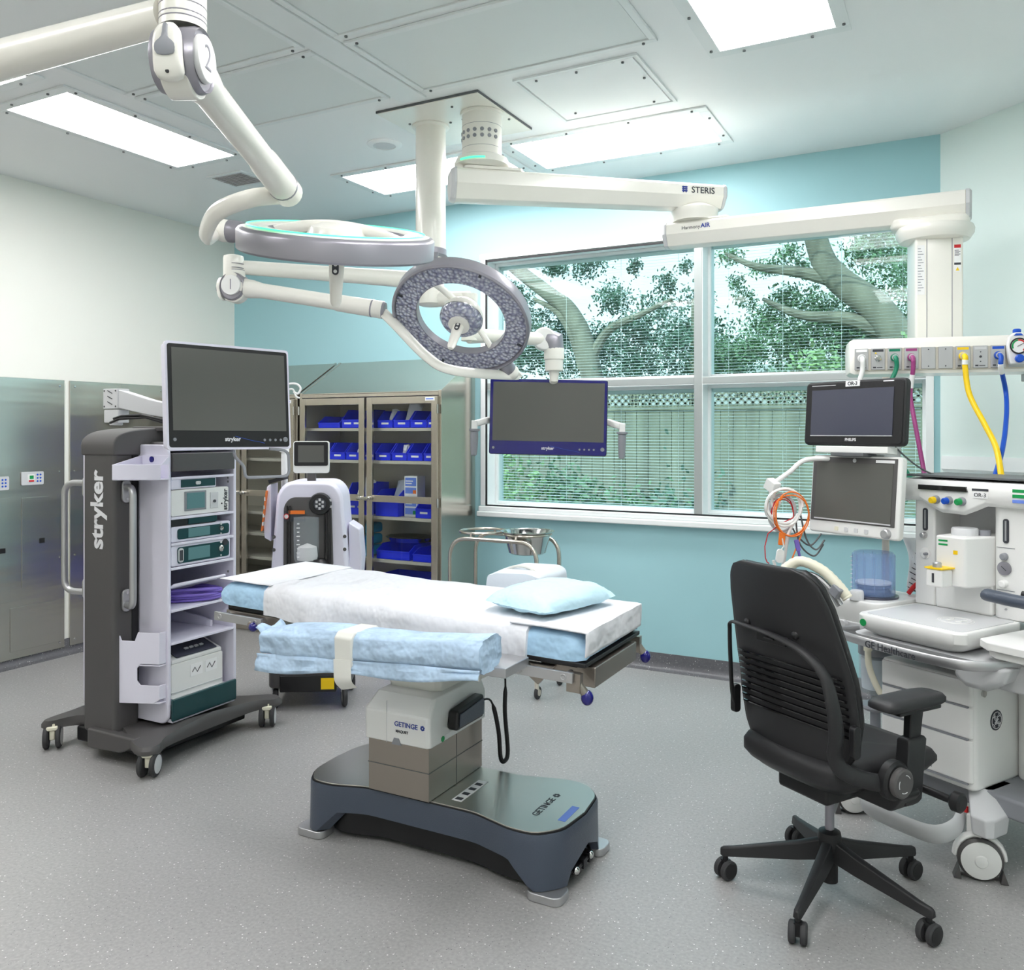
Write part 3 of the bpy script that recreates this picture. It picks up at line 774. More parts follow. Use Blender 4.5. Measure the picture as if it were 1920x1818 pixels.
def light_head(label, c, nrm, R, yoke_from, yoke_mid, yoke_to, grp, xdir, handle_tilt=0.0):
    """ring shaped surgical light; local z = back of the head, -z = lens side"""
    zax = (-V(*nrm)).normalized(); xax = (V(*xdir) - zax * V(*xdir).dot(zax)).normalized(); yax = zax.cross(xax)
    rot = Matrix((xax, yax, zax)).transposed()
    t = thing('surgical_light', label, 'surgical light', c, rot=rot.to_euler(), group=grp)
    inv = rot.inverted()
    Ri = R * .66
    # housing: ring section
    prof = [(Ri - .004, -.020), (Ri - .004, .022), (Ri + .01, .034), (R - .035, .036), (R - .008, .030), (R, .020), (R, -.036), (R - .008, -.043), (R - .014, -.040), (R - .014, -.020)]
    g = G(); n_ = 96
    g.ring_loft([[V(math.cos(2 * PI * i / n_) * r_, math.sin(2 * PI * i / n_) * r_, h) for r_, h in prof] for i in range(n_)], False, True)
    ho = g.obj('housing', 'midgrey', t, ang=45)
    g = G(); prof = [(Ri - .002, .0225), (Ri + .012, .036), (R - .040, .039), (R - .018, .0325)]
    vs = [[V(math.cos(2 * PI * i / n_) * r_, math.sin(2 * PI * i / n_) * r_, h) for r_, h in prof + [(R - .03, .028), (Ri + .01, .02)]] for i in range(n_)]
    g.ring_loft(vs, False, True); g.obj('back_cover', 'cream', t, ang=45)
    g = G(); prof = [(Ri, -.018), (Ri, -.024), (R - .016, -.026), (R - .016, -.018)]
    g.ring_loft([[V(math.cos(2 * PI * i / n_) * r_, math.sin(2 * PI * i / n_) * r_, h) for r_, h in prof] for i in range(n_)], False, True)
    ln = g.obj('lens_ring', 'led', t)
    g = G(); g.torus((0, 0, .0395), (0, 0, 1), R - .034, .0022, 80, 6); g.obj('status_glow', 'glowgreen', t, label='thin green glow')
    for k in range(4):
        a = k * PI / 2 + .35
        g = G(); g.box((math.cos(a) * (R - .03), math.sin(a) * (R - .03), -.027), (.022, .012, .003), rz=a); g.obj('clip', 'ink', t)
    # centre module on a curved bar
    g = G(); g.lathe([(.0, .06), (.05, .058), (.085, .045), (.098, .02), (.100, -.004), (.097, -.012)], n=40); g.obj('module_shell', 'cream', t)
    g = G(); g.lathe([(.098, -.006), (.101, -.012), (.100, -.024), (.085, -.044), (.060, -.052), (.03, -.050), (0, -.048)], n=40); g.obj('module_lens', 'led', t)
    g = G(); g.torus((0, 0, -.010), (0, 0, 1), .0995, .003, 40, 6); g.obj('chrome_ring', 'steel_shiny', t)
    ya = inv @ (V(*yoke_to) - V(*c)); aa = math.atan2(ya.y, ya.x)
    pts = []
    for i in range(17):
        f = i / 16 * 2 - 1
        pts.append(V(math.cos(aa) * f * Ri * 1.02, math.sin(aa) * f * Ri * 1.02, .012 + .035 * (1 - f * f)) + V(-math.sin(aa), math.cos(aa), 0) * (-.0) )
    g = G(); g.tube(pts, .02, 10, flat=.5); g.obj('cross_bar', 'cream', t)
    # sterile handle
    g = G(); g.lathe([(.0, -.046), (.046, -.048), (.050, -.054), (.050, -.062), (.030, -.066)], n=28); g.obj('handle_base', 'cream', t)
    hd = V(math.sin(handle_tilt) * .0, 0, -1)
    g = G(); g.tube([V(0, 0, -.06), V(0, 0, -.10), V(0, 0, -.20), V(0, 0, -.215)], [.026, .025, .019, .012], 16, flat=.62); h = g.obj('handle', 'cream', t)
    g = G(); g.prism([(x, y - .085) for x, y in rrect(.022, .046, .0105)], 'xz', -.0195, -.0165); g.prism([(x, y - .085) for x, y in rrect(.022, .046, .0105)], 'xz', .0165, .0195); g.obj('button_plate', 'ink', h)
    for sg in (-1, 1):
        for dz in (-.011, .011):
            g = G(); g.cyl((0, sg * .0185, -.085 + dz), (0, sg * .0205, -.085 + dz), .006, n=12); g.obj('button', 'white', h)
    # pivot and yoke
    pv = V(math.cos(aa) * (R + .018), math.sin(aa) * (R + .018), 0)
    pd = V(math.cos(aa), math.sin(aa), 0)
    g = G(); g.tube([pv - pd * .03, pv - pd * .005, pv + pd * .03, pv + pd * .038], [.026, .036, .038, .033], 20); g.obj('pivot', 'midgrey', t)
    q = pv + pd * .05
    P = [inv @ (V(*p) - V(*c)) for p in [yoke_from] + yoke_mid]
    P = smooth_path(P + [q + pd * .022, q - pd * .012], 8)
    g = G(); g.tube(P, .026, 14, flat=.62, up=(0, 0, 1)); g.obj('yoke', 'cream', t)
    g = G(); g.sph(q + pd * .0, .038, n=20); g.obj('yoke_knuckle', 'cream', t)
    return t
C1 = at(866, 594, 3.95)
n1 = (-.64 * FW - .20 * RT - .74 * V(0, 0, 1)).normalized()
light_head('ring-shaped surgical light with lenses facing the camera, hanging in front of the window', C1, n1, .325,
           TIP1 + V(0, 0, -.01), [at(745, 612, 3.98), at(800, 668, 3.97), at(850, 694, 3.95)], at(890, 690, 3.92), 'ring-shaped surgical lights', RT)
# --- light 2, carried by an arm that comes in from the left
EL2 = at(343, 112, 1.78); TIP2 = at(541, 362, 2.5)
A2a = at(330, 22, 1.78)
z2 = A2a.z
d2 = at(0, 110, 2.0) - at(290, 30, 1.8); d2.z = 0; d2.normalize()
H2 = V(EL2.x, EL2.y, z2) + d2 * 1.15
t = thing('swivel_arm', 'thick pale arm entering at the top left and carrying the knuckle marked 2', 'swivel arm', (H2.x, H2.y, ZC))
g = G(); g.lathe([(.14, 0), (.14, -.02), (.079, -.03), (.079, z2 - ZC + .06), (.07, z2 - ZC + .05)]); g.obj('drop_tube', 'cream', t)
g = G(); g.lathe([(.070, z2 - ZC + .07), (.076, z2 - ZC + .06), (.076, z2 - ZC - .07), (.06, z2 - ZC - .08)]); g.obj('hub', 'cream', t)
g = G(); b = V(EL2.x - H2.x, EL2.y - H2.y, 0); o_ = V(0, 0, z2 - ZC); g.tube([o_ + b.normalized() * .05, o_ + b * .5, o_ + b * .96], [.05, .044, .036], 20); g.obj('arm', 'cream', t)
g = G(); g.lathe([(.03, .065), (.046, .06), (.0475, .05), (.0475, -.02), (.046, -.03)], o=o_ + b); g.obj('elbow', 'cream', t)
joint_and_spring('swing_arm', '2', 'sprung light arm with the big knuckle marked 2 at the top of the photo', V(EL2.x, EL2.y, z2 - .03), EL2, TIP2, 'knuckled light arms', RT * .9 - FW * .3)
C2 = at(632, 452, 2.80)
n2 = -(V(0, 0, 1) - .30 * FW - .0 * RT + (-.085) * RT * -1).normalized()
light_head('ring-shaped surgical light seen edge-on with its white top lit, left of the slim column', C2, n2, .318,
           TIP2 + V(0, 0, -.005), [at(470, 372, 2.45), at(405, 400, 2.55), at(385, 445, 2.7)], at(425, 466, 2.85), 'ring-shaped surgical lights', RT)

# --- hanging monitor with its arm
MZ = at(808, 552, 4.48).z
EM = at(868, 600, 4.35)
t = thing('monitor_arm', 'pale arm carrying the hanging monitor, passing behind the facing ring light', 'monitor arm', (LX, LY, MZ))
g = G(); g.lathe([(.04, .03), (.070, .02), (.072, 0), (.072, -.05), (.05, -.06)], n=32); g.obj('hub', 'cream', t)
o_ = V(LX, LY, MZ); M1 = at(880, 628, 4.4) - o_; M2 = at(1020, 636, 4.68) - o_
g = G(); g.tube([V(0, 0, -.02), V(M1.x * .5, M1.y * .5, -.03), V(M1.x, M1.y, -.03)], [.045, .04, .036], 16); g.lathe([(.042, .02), (.042, M1.z - .0)], o=V(M1.x, M1.y, -.03)); g.obj('swing_arm', 'cream', t)
g = G(); u = (M2 - M1).normalized(); g.tube([M1, M1 + u * .1, M2 - u * .12, M2], [.045, .036, .036, .04], 16); g.obj('spring_arm', 'cream', t)
g = G(); g.cyl(M2 + FW * -.048 - V(0, 0, 0), M2 + FW * .048, .062, .062, 32); g.obj('knuckle', 'white', t, bevel=.01)
g = G(); g.tube([M2 + RT * .01 + V(0, 0, .01), M2 + RT * .05 + V(0, 0, -.005), M2 + RT * .055 + V(0, 0, -.06)], [.05, .062, .055], 16); g.obj('knuckle_shell', 'midgrey', t)
M3 = M2 + RT * .055
g = G(); g.lathe([(.055, -.05), (.056, -.055), (.056, -.11), (.050, -.115), (.050, -.17), (.045, -.175)], o=M3, n=28); g.obj('drop_collar', 'cream', t)
M4 = at(1036, 730, 4.74) - o_
g = G(); g.tube([M3 + V(0, 0, -.16), M3 + V(0, 0, -.22), M4 + V(0, 0, .02), M4 - V(0, 0, .25)], [.030, .024, .024, .024], 14); g.obj('drop_bar', 'cream', t)

def monitor(name, label, cat, c, rz, w_, h_, chin, bezel, body, tiltx=0.0, roll=0.0, stripe='inkblue', grp=None):
    """flat display; local x right, z up, -y towards the viewer"""
    t = thing(name, label, cat, c, rot=(tiltx, roll, rz), group=grp)
    g = G(); g.prism(rrect(w_, h_, .012), 'xz', 0, .045); g.obj('back_shell', body, t, bevel=.004)
    g = G(); g.prism(rrect(w_ - .006, h_ - .006, .010), 'xz', -.006, .0); bz = g.obj('bezel', bezel, t, bevel=.002)
    sw, sh = w_ - .036, h_ - .036 - chin
    g = G(); g.bx(-sw / 2, sw / 2, -.0075, -.006, -h_ / 2 + .018 + chin, h_ / 2 - .018); g.obj('screen', 'screen', t)
    text('stryker', .024, 'inkwhite', bz, (0, -.0065, -h_ / 2 + .009 + chin / 2), (PI / 2, 0, 0), bold=.0006)
    for k in range(4):
        g = G(); g.cyl((w_ * .27 + k * .026, -.0085, -h_ / 2 + .006 + chin / 2), (w_ * .27 + k * .026, -.006, -h_ / 2 + .006 + chin / 2), .0055, n=14); g.obj('button', 'grey', t)
    for sx, rr in ((1, .011), (-1, .007)):
        g = G(); g.cyl((sx * (w_ / 2 - .024), -.0085, -h_ / 2 + .008 + chin / 2), (sx * (w_ / 2 - .024), -.006, -h_ / 2 + .008 + chin / 2), rr, n=18); g.obj('power_button' if sx == 1 else 'sensor', 'grey', t)
    g = G(); g.tube([V(w_ * (.02 + .05 * k), -.0064, -h_ / 2 + chin * (.72 - .12 * k + (.04 if k > 3 else 0)) + .010) for k in range(6)], .0008, 6); g.obj('stripe', 'blue', t)
    return t
mc = at(1028, 782, 4.70)
m2 = monitor('hanging_monitor', 'flat monitor with blue lower bezel hanging in front of the window', 'monitor', mc, math.radians(24.5), .648, .418, .058, 'navy', 'black', 0, math.radians(1.2))
for sx in (-1, 1):
    g = G(); x0 = sx * .30; x1 = sx * .405
    g.tube(fillet([V(x0, .05, -.02), V(sx * .33, .05, -.02), V(x1, -.02, -.045)], .03), .020, 8, flat=.6, up=(0, 0, 1)); g.bx(x1 - .016, x1 + .016, -.036, -.004, -.075, -.026); g.obj('handle_bracket', 'white', m2, bevel=.003)
    g = G(); g.lathe([(.030, -.072), (.030, -.082), (.021, -.088), (.022, -.12), (.019, -.19), (.016, -.215), (.010, -.22)], o=(x1, -.02, 0), n=20); g.obj('grip', 'grey', m2)
g = G(); g.box((0, .065, .02), (.12, .04, .12)); g.obj('mount_bracket', 'white', m2, bevel=.006)

# ---------------------------------------------------------------- equipment boom
BX, BY = -2.145, 3.742
t = thing('boom_column', 'short thick pale ceiling column with two rows of bolts', 'ceiling column', (BX, BY, ZP))
z = lambda zz: zz - ZP
g = G(); g.lathe([(.108, 0), (.108, -.012), (.1, -.014), (.1, z(2.875)), (.096, z(2.872))], n=40); g.obj('tube', 'cream', t)
g = G()
for zz in (3.03, 2.92): g.lathe([(.1, z(zz) + .001), (.1008, z(zz)), (.1, z(zz) - .001)], n=40)
g.obj('groove', 'grey', t)
for k in range(10):
    a = -2.15 + (k - 4) * .37
    for zz in (2.995, 2.965):
        g = G(); dd = V(math.cos(a), math.sin(a), 0); g.cyl(dd * .097 + V(0, 0, z(zz)), dd * .1035 + V(0, 0, z(zz)), .0095, n=12); g.obj('bolt', 'grey', t)
g = G(); g.lathe([(.10, z(2.885)), (.128, z(2.872)), (.138, z(2.850)), (.138, z(2.835)), (.10, z(2.823))], n=40); g.obj('bearing', 'cream', t)

def boom_arm(label, p0, p1, h0, h1, wd, led_at, led, txt, cap0=True, txt_f=.86, end_drop=True):
    """long box arm; origin under the pivot at p0; heights h0,h1 below the top line"""
    a = V(*p0); b = V(*p1) - a; L = b.length; rz = math.atan2(b.y, b.x)
    t = thing('boom_arm', label, 'boom arm', p0, rz, 'box arms of the equipment boom')
    def sec(x, h, w_=wd, top=0.0):
        pts = [(-w_ / 2, top - .012), (-w_ / 2 + .012, top), (w_ / 2 - .012, top), (w_ / 2, top - .012), (w_ / 2, top - h * .50), (w_ / 2 - .035, top - h * .95), (w_ / 2 - .06, top - h), (-w_ / 2 + .06, top - h), (-w_ / 2 + .035, top - h * .95), (-w_ / 2, top - h * .50)]
        return [V(x, y, zz) for y, zz in pts]
    g = G(); g.ring_loft([sec(-.14, h0), sec(L * .5, (h0 + h1) / 2), sec(L + .13, h1)]); ar = g.obj('beam', 'cream', t, ang=25, bevel=.003)
    g = G(); g.ring_loft([sec(-.165, h0 * .9, wd * .86, -.006), sec(-.150, h0, wd, .002), sec(-.14, h0 + .002, wd + .004, .002)]); g.obj('end_cap', 'lgrey', t, ang=25)
    g = G(); g.ring_loft([sec(L + .13, h1 + .002, wd + .004, .002), sec(L + .145, h1, wd, .002), sec(L + .155, h1 * .85, wd * .86, -.006)]); g.obj('end_cap', 'lgrey', t, ang=25)
    return t, ar, L
# upper arm
P0 = V(BX, BY, 2.805); P1 = V(-1.265, 4.49, 2.805)
t, ar, L = boom_arm('upper boom arm running from the bolted column to the violet-lit joint', P0, P1, .155, .125, .17, 0, None, None)
g = G(); g.prism(rrect(.30, .155, .03, cx=.05), 'xy', .0, .017); g.obj('top_pad', 'cream', t, bevel=.004)
text('STERIS', .046, 'ink', ar, (L + .01, -.0862, -.040), (PI / 2, 0, 0), bold=.0006)
g = G(); 
for k in range(3): g.bx(L - .108, L - .078, -.0868, -.0855, -.050 + k * .010, -.043 + k * .010)
g.bx(L - .104, L - .099, -.0868, -.0855, -.055, -.022); g.bx(L - .088, L - .083, -.0868, -.0855, -.055, -.022); g.obj('logo_mark', 'inkblue', ar)
g = G(); g.lathe([(.08, -.10), (.125, -.125), (.125, -.150), (.118, -.175), (.118, -.188)], o=(L, 0, 0), n=40); g.obj('joint_housing', 'cream', t)
g = G(); g.lathe([(.1186, -.158), (.1196, -.164), (.1186, -.170)], o=(L, 0, 0), n=40); g.obj('status_glow', 'glowblue', t, label='violet glowing ring')
g = G(); g.tube([V(.1395 * math.cos(a), .1395 * math.sin(a), .040) for a in [-1.9 - PI * .0 + k * .12 - rzz for rzz in (math.atan2(P1.y - P0.y, P1.x - P0.x),) for k in range(9)]], .005, 6); g.obj('status_glow', 'glowgreen', t, label='green glowing strip')
# lower arm
Q0 = V(-1.257, 4.492, 2.612); Q1 = V(-.115, 4.506, 2.612)
t, ar, L = boom_arm('lower boom arm carrying the gas panel column at its right end', Q0, Q1, .125, .135, .17, 0, None, None)
g = G(); g.prism(rrect(.28, .15, .03, cx=.05), 'xy', .0, .010); g.obj('top_pad', 'cream', t, bevel=.003)
text('Harmony', .026, 'ink', ar, (-.005, -.0862, -.038), (PI / 2, 0, 0))
text('AIR', .032, 'inkblue', ar, (.072, -.0862, -.036), (PI / 2, 0, 0), bold=.0008)
g = G(); g.prism(rrect(.34, .16, .05, cx=L - .02), 'xy', -.155, -.10); g.obj('joint_cheek', 'cream', t, bevel=.02)
g = G(); g.lathe([(.10, -.14), (.165, -.150), (.170, -.165), (.168, -.185), (.150, -.212), (.12, -.218)], o=(L, 0, 0), n=44); g.obj('joint_housing', 'cream', t)

# drop column and gas panel
GX, GY = -.115, 4.506
ztop = 2.612 - .216
zb = 1.90
t = thing('boom_drop_column', 'square pale drop column with warning stickers holding the gas panel', 'boom column', (GX, GY, zb), math.radians(14))
g = G(); g.prism(rrect(.205, .19, .012), 'xy', 0, ztop - zb); g.obj('tube', 'cream', t, bevel=.002)
g = G()
for x in (-.055, .052): g.bx(x, x + .003, -.0965, -.095, .01, ztop - zb - .004)
g.obj('groove', 'grey', t)
hh = ztop - zb
g = G(); g.bx(.062, .09, -.0968, -.095, hh - .16, hh - .035); w_ = g.obj('warning_sticker', 'paper', t, label='white warning sticker with red head')
g = G(); g.bx(.062, .09, -.0975, -.0968, hh - .05, hh - .035); g.obj('sticker_head', 'red', t)
g = G(); g.bx(.062, .09, -.0975, -.0968, hh - .128, hh - .118)
for k in range(5): g.bx(.064, .064 + .018 + .006 * (k % 2), -.0973, -.0968, hh - .06 - k * .006, hh - .0625 - k * .006)
g.obj('sticker_text', 'ink', t)
g = G(); g.prism([(.068, hh - .155), (.084, hh - .155), (.076, hh - .138)], 'xz', -.0978, -.0968); g.obj('sticker_triangle', 'yellow', t)
g = G(); g.bx(-.095, -.063, -.0965, -.095, hh - .26, hh - .03); g.obj('paper_label', 'paper', t)
g = G()
for k in range(16): g.bx(-.092, -.092 + (.012 + .012 * ((k * 7) % 3) / 2), -.0972, -.0965, hh - .045 - k * .013, hh - .048 - k * .013)
g.obj('label_text', 'grey', t)

gp = at(1752, 672, 3.80)
az = math.radians(11)
ex = V(math.cos(az), math.sin(az), 0)
az_g, ex_g = az, ex
GL = .84
gc = at(1590, 672, 3.82) + ex * (GL / 2 + .02)
gc.z = 1.83
t = thing('gas_outlet_console', 'horizontal medical gas panel with coloured outlets hanging from the boom', 'gas panel', gc, az)
g = G(); h = .078
sec = [(-.055, -h), (-.058, -h + .012), (-.050, h - .028), (-.030, h), (.16, h), (.19, h - .02), (.19, -h + .02), (.17, -h)]
g.ring_loft([[V(x, y * k + .02 * (1 - k), zz * k) for y, zz in sec] for x, k in ((-GL / 2 - .022, .6), (-GL / 2 - .016, .9), (-GL / 2, 1), (GL / 2, 1), (GL / 2 + .016, .9))])
g.obj('housing', 'cream', t, ang=30)
g = G(); g.bx(-GL / 2 + .012, GL / 2 - .01, -.0605, -.052, -h + .012, h - .045); g.obj('front_rail', 'steel_cab', t, bevel=.002)
outs = ['white', None, 'greenhose', 'magenta', 'blank', 'blank', 'yellow', 'black', 'blue', 'gauge', 'blank', 'blank']
bar = {'white': 'paper', 'greenhose': 'greenhose', 'magenta': 'magenta', 'yellow': 'yellow', 'blue': 'blue', 'black': 'lgrey', None: 'ink'}
OUT = {}
for i, o_ in enumerate(outs):
    x = -GL / 2 + .030 + i * .0668
    if x > GL / 2 - .02: break
    OUT[i] = x
    zc = -.013
    g = G(); g.bx(x - .028, x + .028, -.066, -.060, zc - .047, zc + .047); pl = g.obj('outlet_plate', 'alu', t, bevel=.0015)
    if o_ == 'blank':
        for dz in (-.036, .036):
            g = G(); g.cyl((x, -.068, zc + dz), (x, -.066, zc + dz), .0028, n=8); g.obj('screw', 'ink', pl)
        continue
    if o_ == 'gauge': continue
    g = G(); g.bx(x - .022, x + .022, -.0668, -.066, zc + .031, zc + .042); g.obj('colour_bar', bar[o_], pl)
    g = G(); g.bx(x - .020, x - .008, -.0668, -.066, zc - .040, zc - .034); g.bx(x - .005, x + .018, -.0668, -.066, zc - .039, zc - .036); g.obj('plate_text', 'ink', pl)
    if o_ is None:
        g = G(); g.lathe([(.014, 0), (.014, .006), (.009, .010), (.008, .022), (.004, .022)], o=(x, -.066, zc + .002), axis=(0, -1, 0), n=20); g.obj('socket', 'steel_shiny', pl)
        g = G(); g.prism([(x - .014, zc + .022), (x - .004, zc + .022), (x - .009, zc + .030)], 'xz', -.0672, -.066); g.obj('warning_triangle', 'yellow', pl)
    elif o_ == 'black':
        for dz in (-.02, 0, .02):
            g = G(); g.cyl((x, -.070, zc + dz), (x, -.066, zc + dz), .005 if dz == 0 else .0022, n=12); g.obj('socket', 'ink', pl)
    else:
        g = G(); g.lathe([(.017, 0), (.017, .006), (.014, .008)], o=(x, -.066, zc + .004), axis=(0, -1, 0), n=24); g.obj('outlet_ring', o_, pl)
        g = G(); g.lathe([(.011, .006), (.011, .014), (.008, .016), (.008, .024), (.005, .025)], o=(x, -.066, zc + .004), axis=(0, -1, 0), n=20); g.obj('socket', 'white', pl)
g = G(); g.bx(.27, .42, -.05, .10, -h - .035, -h - .002); bb = g.obj('socket_box', 'lgrey', t, bevel=.004)
for k in range(3):
    g = G(); g.cyl((.30 + k * .03, -.052, -h - .018), (.30 + k * .03, -.05, -h - .018), .010, n=14); g.obj('power_socket', 'ink', bb)
# vacuum regulator hung on the panel
gx = OUT[9]
rg = thing('vacuum_gauge', 'white vacuum regulator with round red and green dial on the gas panel', 'gauge', gc + ex * gx + V(0, 0, .01) + (V(math.sin(az), -math.cos(az), 0)) * .0665, az)
g = G(); g.prism([(-.030, -.06), (.030, -.06), (.036, -.03), (.040, .02), (.034, .055), (.015, .072), (-.015, .072), (-.034, .055), (-.040, .02), (-.036, -.03)], 'xz', -.035, 0); g.obj('body', 'white', rg, bevel=.006)
g = G(); g.cyl((0, -.042, .015), (0, -.035, .015), .031, n=36); g.obj('dial', 'paper', rg)
g = G()
def arc(g, a0, a1, r0_, r1_, y, n_=14):
    for k in range(n_):
        a = a0 + (a1 - a0) * k / n_; b = a0 + (a1 - a0) * (k + 1) / n_
        g.prism([(math.cos(a) * r0_, math.sin(a) * r0_ + .015), (math.cos(b) * r0_, math.sin(b) * r0_ + .015), (math.cos(b) * r1_, math.sin(b) * r1_ + .015), (math.cos(a) * r1_, math.sin(a) * r1_ + .015)], 'xz', y, y + .001)
arc(g, -.9, 1.7, .021, .027, -.0432); g.obj('red_arc', 'red', rg)
g = G(); arc(g, 1.7, 3.6, .021, .027, -.0432); g.obj('green_arc', 'green', rg)
g = G(); g.torus((0, -.042, .015), (0, 1, 0), .031, .003, 36, 6); g.obj('dial_rim', 'black', rg)
g = G(); g.box((.006, -.044, .019), (.028, .001, .0022), rot=Matrix.Rotation(-.5, 3, 'Y')); g.obj('needle', 'black', rg)
g = G(); g.lathe([(.0, .0), (.015, 0), (.017, .01), (.017, .022), (.012, .026), (0, .026)], o=(0, -.035, -.038), axis=(0, -1, 0), n=20); g.obj('knob', 'blue', rg)
g = G(); g.prism([(-.018, .058), (.018, .058), (.010, .067), (-.010, .067)], 'xz', -.0365, -.035); g.obj('blue_cap', 'blue', rg)
g = G(); g.lathe([(.016, 0), (.016, -.012), (.012, -.016), (0, -.016)], o=(.0, -.01, .072), axis=(0, 0, -1), n=16); g.obj('top_port', 'blue', rg)
# ================================================================ GLASS-DOOR STEEL CABINETS
CY0, CY1 = 4.747, 5.188
def cabinet(x0, x1, label, shelves):
    w2 = (x1 - x0) / 2
    t = thing('steel_cabinet', label, 'cabinet', ((x0 + x1) / 2, CY0, 0), group='glass-door steel cabinets')
    D = CY1 - CY0; H, HB = 1.775, 2.03
    g = G()
    for s_ in (-1, 1):
        xs = sorted((s_ * w2, s_ * (w2 - .022)))
        g.prism([(0, .06), (D, .06), (D, HB), (0, H)], 'yz', xs[0], xs[1])
    g.prism([(.0, H - .004), (D, HB - .004), (D, HB - .012), (.0, H - .012)], 'yz', -w2 + .022, w2 - .022)
    g.bx(-w2 + .022, w2 - .022, D - .012, D, .06, HB - .01)
    g.bx(-w2 + .022, w2 - .022, 0, D - .012, .06, .09)
    g.bx(-w2 + .02, w2 - .02, .03, D - .03, 0, .06)
    g.bx(-w2 + .022, w2 - .022, .0, .03, H - .034, H - .012)
    g.bx(-w2 + .022, w2 - .022, .03, D - .012, H - .03, H - .02)
    g.obj('body', 'steel_ext', t, bevel=.002)
    g = G(); g.bx(-w2 + .024, w2 - .024, D - .016, D - .0125, .09, H - .03); g.bx(-w2 + .0225, -w2 + .025, .03, D - .016, .09, H - .03); g.bx(w2 - .025, w2 - .0225, .03, D - .016, .09, H - .03); g.obj('brightening_liner', 'steel_cab', t)  # added inner skin of duller, paler steel to brighten the dark interior
    for zz in shelves:
        g = G(); g.bx(-w2 + .026, w2 - .026, .045, D - .018, zz - .022, zz); g.obj('shelf', 'steel_cab', t, bevel=.002)
    for s_ in (-1, 1):
        c = s_ * (w2 / 2 - .004)
        hw = w2 / 2 - .014
        d_ = bpy.data.objects.new('door', None)
        g = G(); fr = .048
        z0, z1 = .10, H - .040
        g.bx(c - hw, c - hw + fr, -.022, -.002, z0, z1); g.bx(c + hw - fr, c + hw, -.022, -.002, z0, z1)
        g.bx(c - hw + fr, c + hw - fr, -.022, -.002, z0, z0 + fr); g.bx(c - hw + fr, c + hw - fr, -.022, -.002, z1 - fr, z1)
        g.bx(c - hw + fr, c + hw - fr, -.022, -.002, 1.02, 1.066)
        d = g.obj('door', 'steel_ext', t, bevel=.002)
        for a, b in ((z0 + fr, 1.02), (1.066, z1 - fr)):
            g = G(); g.bx(c - hw + fr, c + hw - fr, -.014, -.010, a, b); g.obj('glass_pane', 'cabglass', d)
        for zz in (.35, 1.0, 1.62):
            g = G(); g.cyl((c + s_ * (hw + .004), -.026, zz), (c + s_ * (hw + .004), -.026, zz + .06), .007, n=10); g.obj('hinge', 'steel_shiny', d)
        xi = c - s_ * (hw - .024)
        g = G(); g.lathe([(.013, 0), (.013, .012), (.008, .016), (.008, .030), (.014, .034), (.014, .042), (0, .044)], o=(xi, -.022, 1.043), axis=(0, -1, 0), n=18)
        if s_ == 1: g.box((xi - .03, -.052, 1.043), (.075, .012, .014))
        g.obj('handle', 'steel_shiny', d)
        if s_ == 1:
            g = G(); g.bx(c + hw - .095, c + hw - .020, -.0235, -.022, z1 - .030, z1 - .006); st = g.obj('label_sticker', 'paper', d)
            g = G(); g.bx(c + hw - .088, c + hw - .030, -.0242, -.0235, z1 - .022, z1 - .014); g.obj('sticker_text', 'paperblue', st)
    return t
SH = [.62, .915, 1.30, 1.525]
cabinet(-4.240, -3.028, 'steel cabinet full of blue bins behind glass doors, beside the window', SH)
cabinet(-5.340, -4.262, 'nearly empty steel cabinet with glass doors in the room corner, behind the trolley', [.42, .56, .74, .90, 1.30, 1.52])

def bin_(x0, x1, z, h, label, d=.26, y=CY0 + .055, front=.45, sticker=1, m='bluebin', grp='blue plastic supply bins in the glass cabinet'):
    t = thing('storage_bin', label, 'storage bin', ((x0 + x1) / 2, y, z), group=grp)
    w2 = (x1 - x0) / 2; k = .006; fh = h * front
    g = G()
    side = [(0, .001), (d, .001), (d, h), (.07, h), (.0, fh)]
    for s_ in (-1, 1):
        xs = sorted((s_ * w2, s_ * (w2 - k))); g.prism(side, 'yz', *xs)
    g.bx(-w2 + k, w2 - k, 0, d, .001, .006); g.bx(-w2 + k, w2 - k, 0, k, .006, fh); g.bx(-w2 + k, w2 - k, d - k, d, .006, h)
    g.bx(-w2, w2, -.006, .004, fh - .008, fh)
    g.obj('bin_body', m, t, bevel=.0012)
    for i in range(sticker):
        cx = 0 if sticker == 1 else (-.5 + i) * w2 * .9
        g = G(); g.bx(cx - min(.03, w2 * .5), cx + min(.03, w2 * .5), -.0015, -.0002, fh * .45, fh * .45 + .013); g.obj('label_sticker', 'paper', t)
    return t
def pouch(x, y, z, s_, label, m='paper', rz=0.3):
    r2 = random.Random(int(x * 1000))
    g = G()
    g.grid(6, 6, lambda a, b: ((a - .5) * s_[0], (r2.random() - .5) * .02, b * s_[1] * (1 - .2 * abs(a - .5))))
    o = g.obj('sterile_pouch', m, None, solid=.004); o.location = (x, y, z); o.rotation_euler = (-.25, .2, rz)
    tag(o, label, 'pouch', 'sterile pouches sticking out of the bins')
def px2x(u, y=CY0 + .055):   # column of the survey on the bin plane
    a = (u - 960) / 1600
    d = FW + a * RT
    return y * d.x / d.y
row1 = [(597, 637, .085, 'small blue bin at the left of the top shelf'), (641, 681, .13, 'tall blue bin with two labels, top shelf, left door')]
for i, (a, b, h, l) in enumerate(row1): bin_(px2x(a), px2x(b), 1.526, h, l, sticker=i * 2)
for i, (a, b) in enumerate(((708, 736), (738, 768), (770, 800), (802, 812))):
    bin_(px2x(a), px2x(b), 1.526, .118, 'blue bin on the top shelf, right door, ' + ['first from the centre post', 'second from the centre post', 'third from the centre post', 'outermost, half hidden by the door frame'][i])
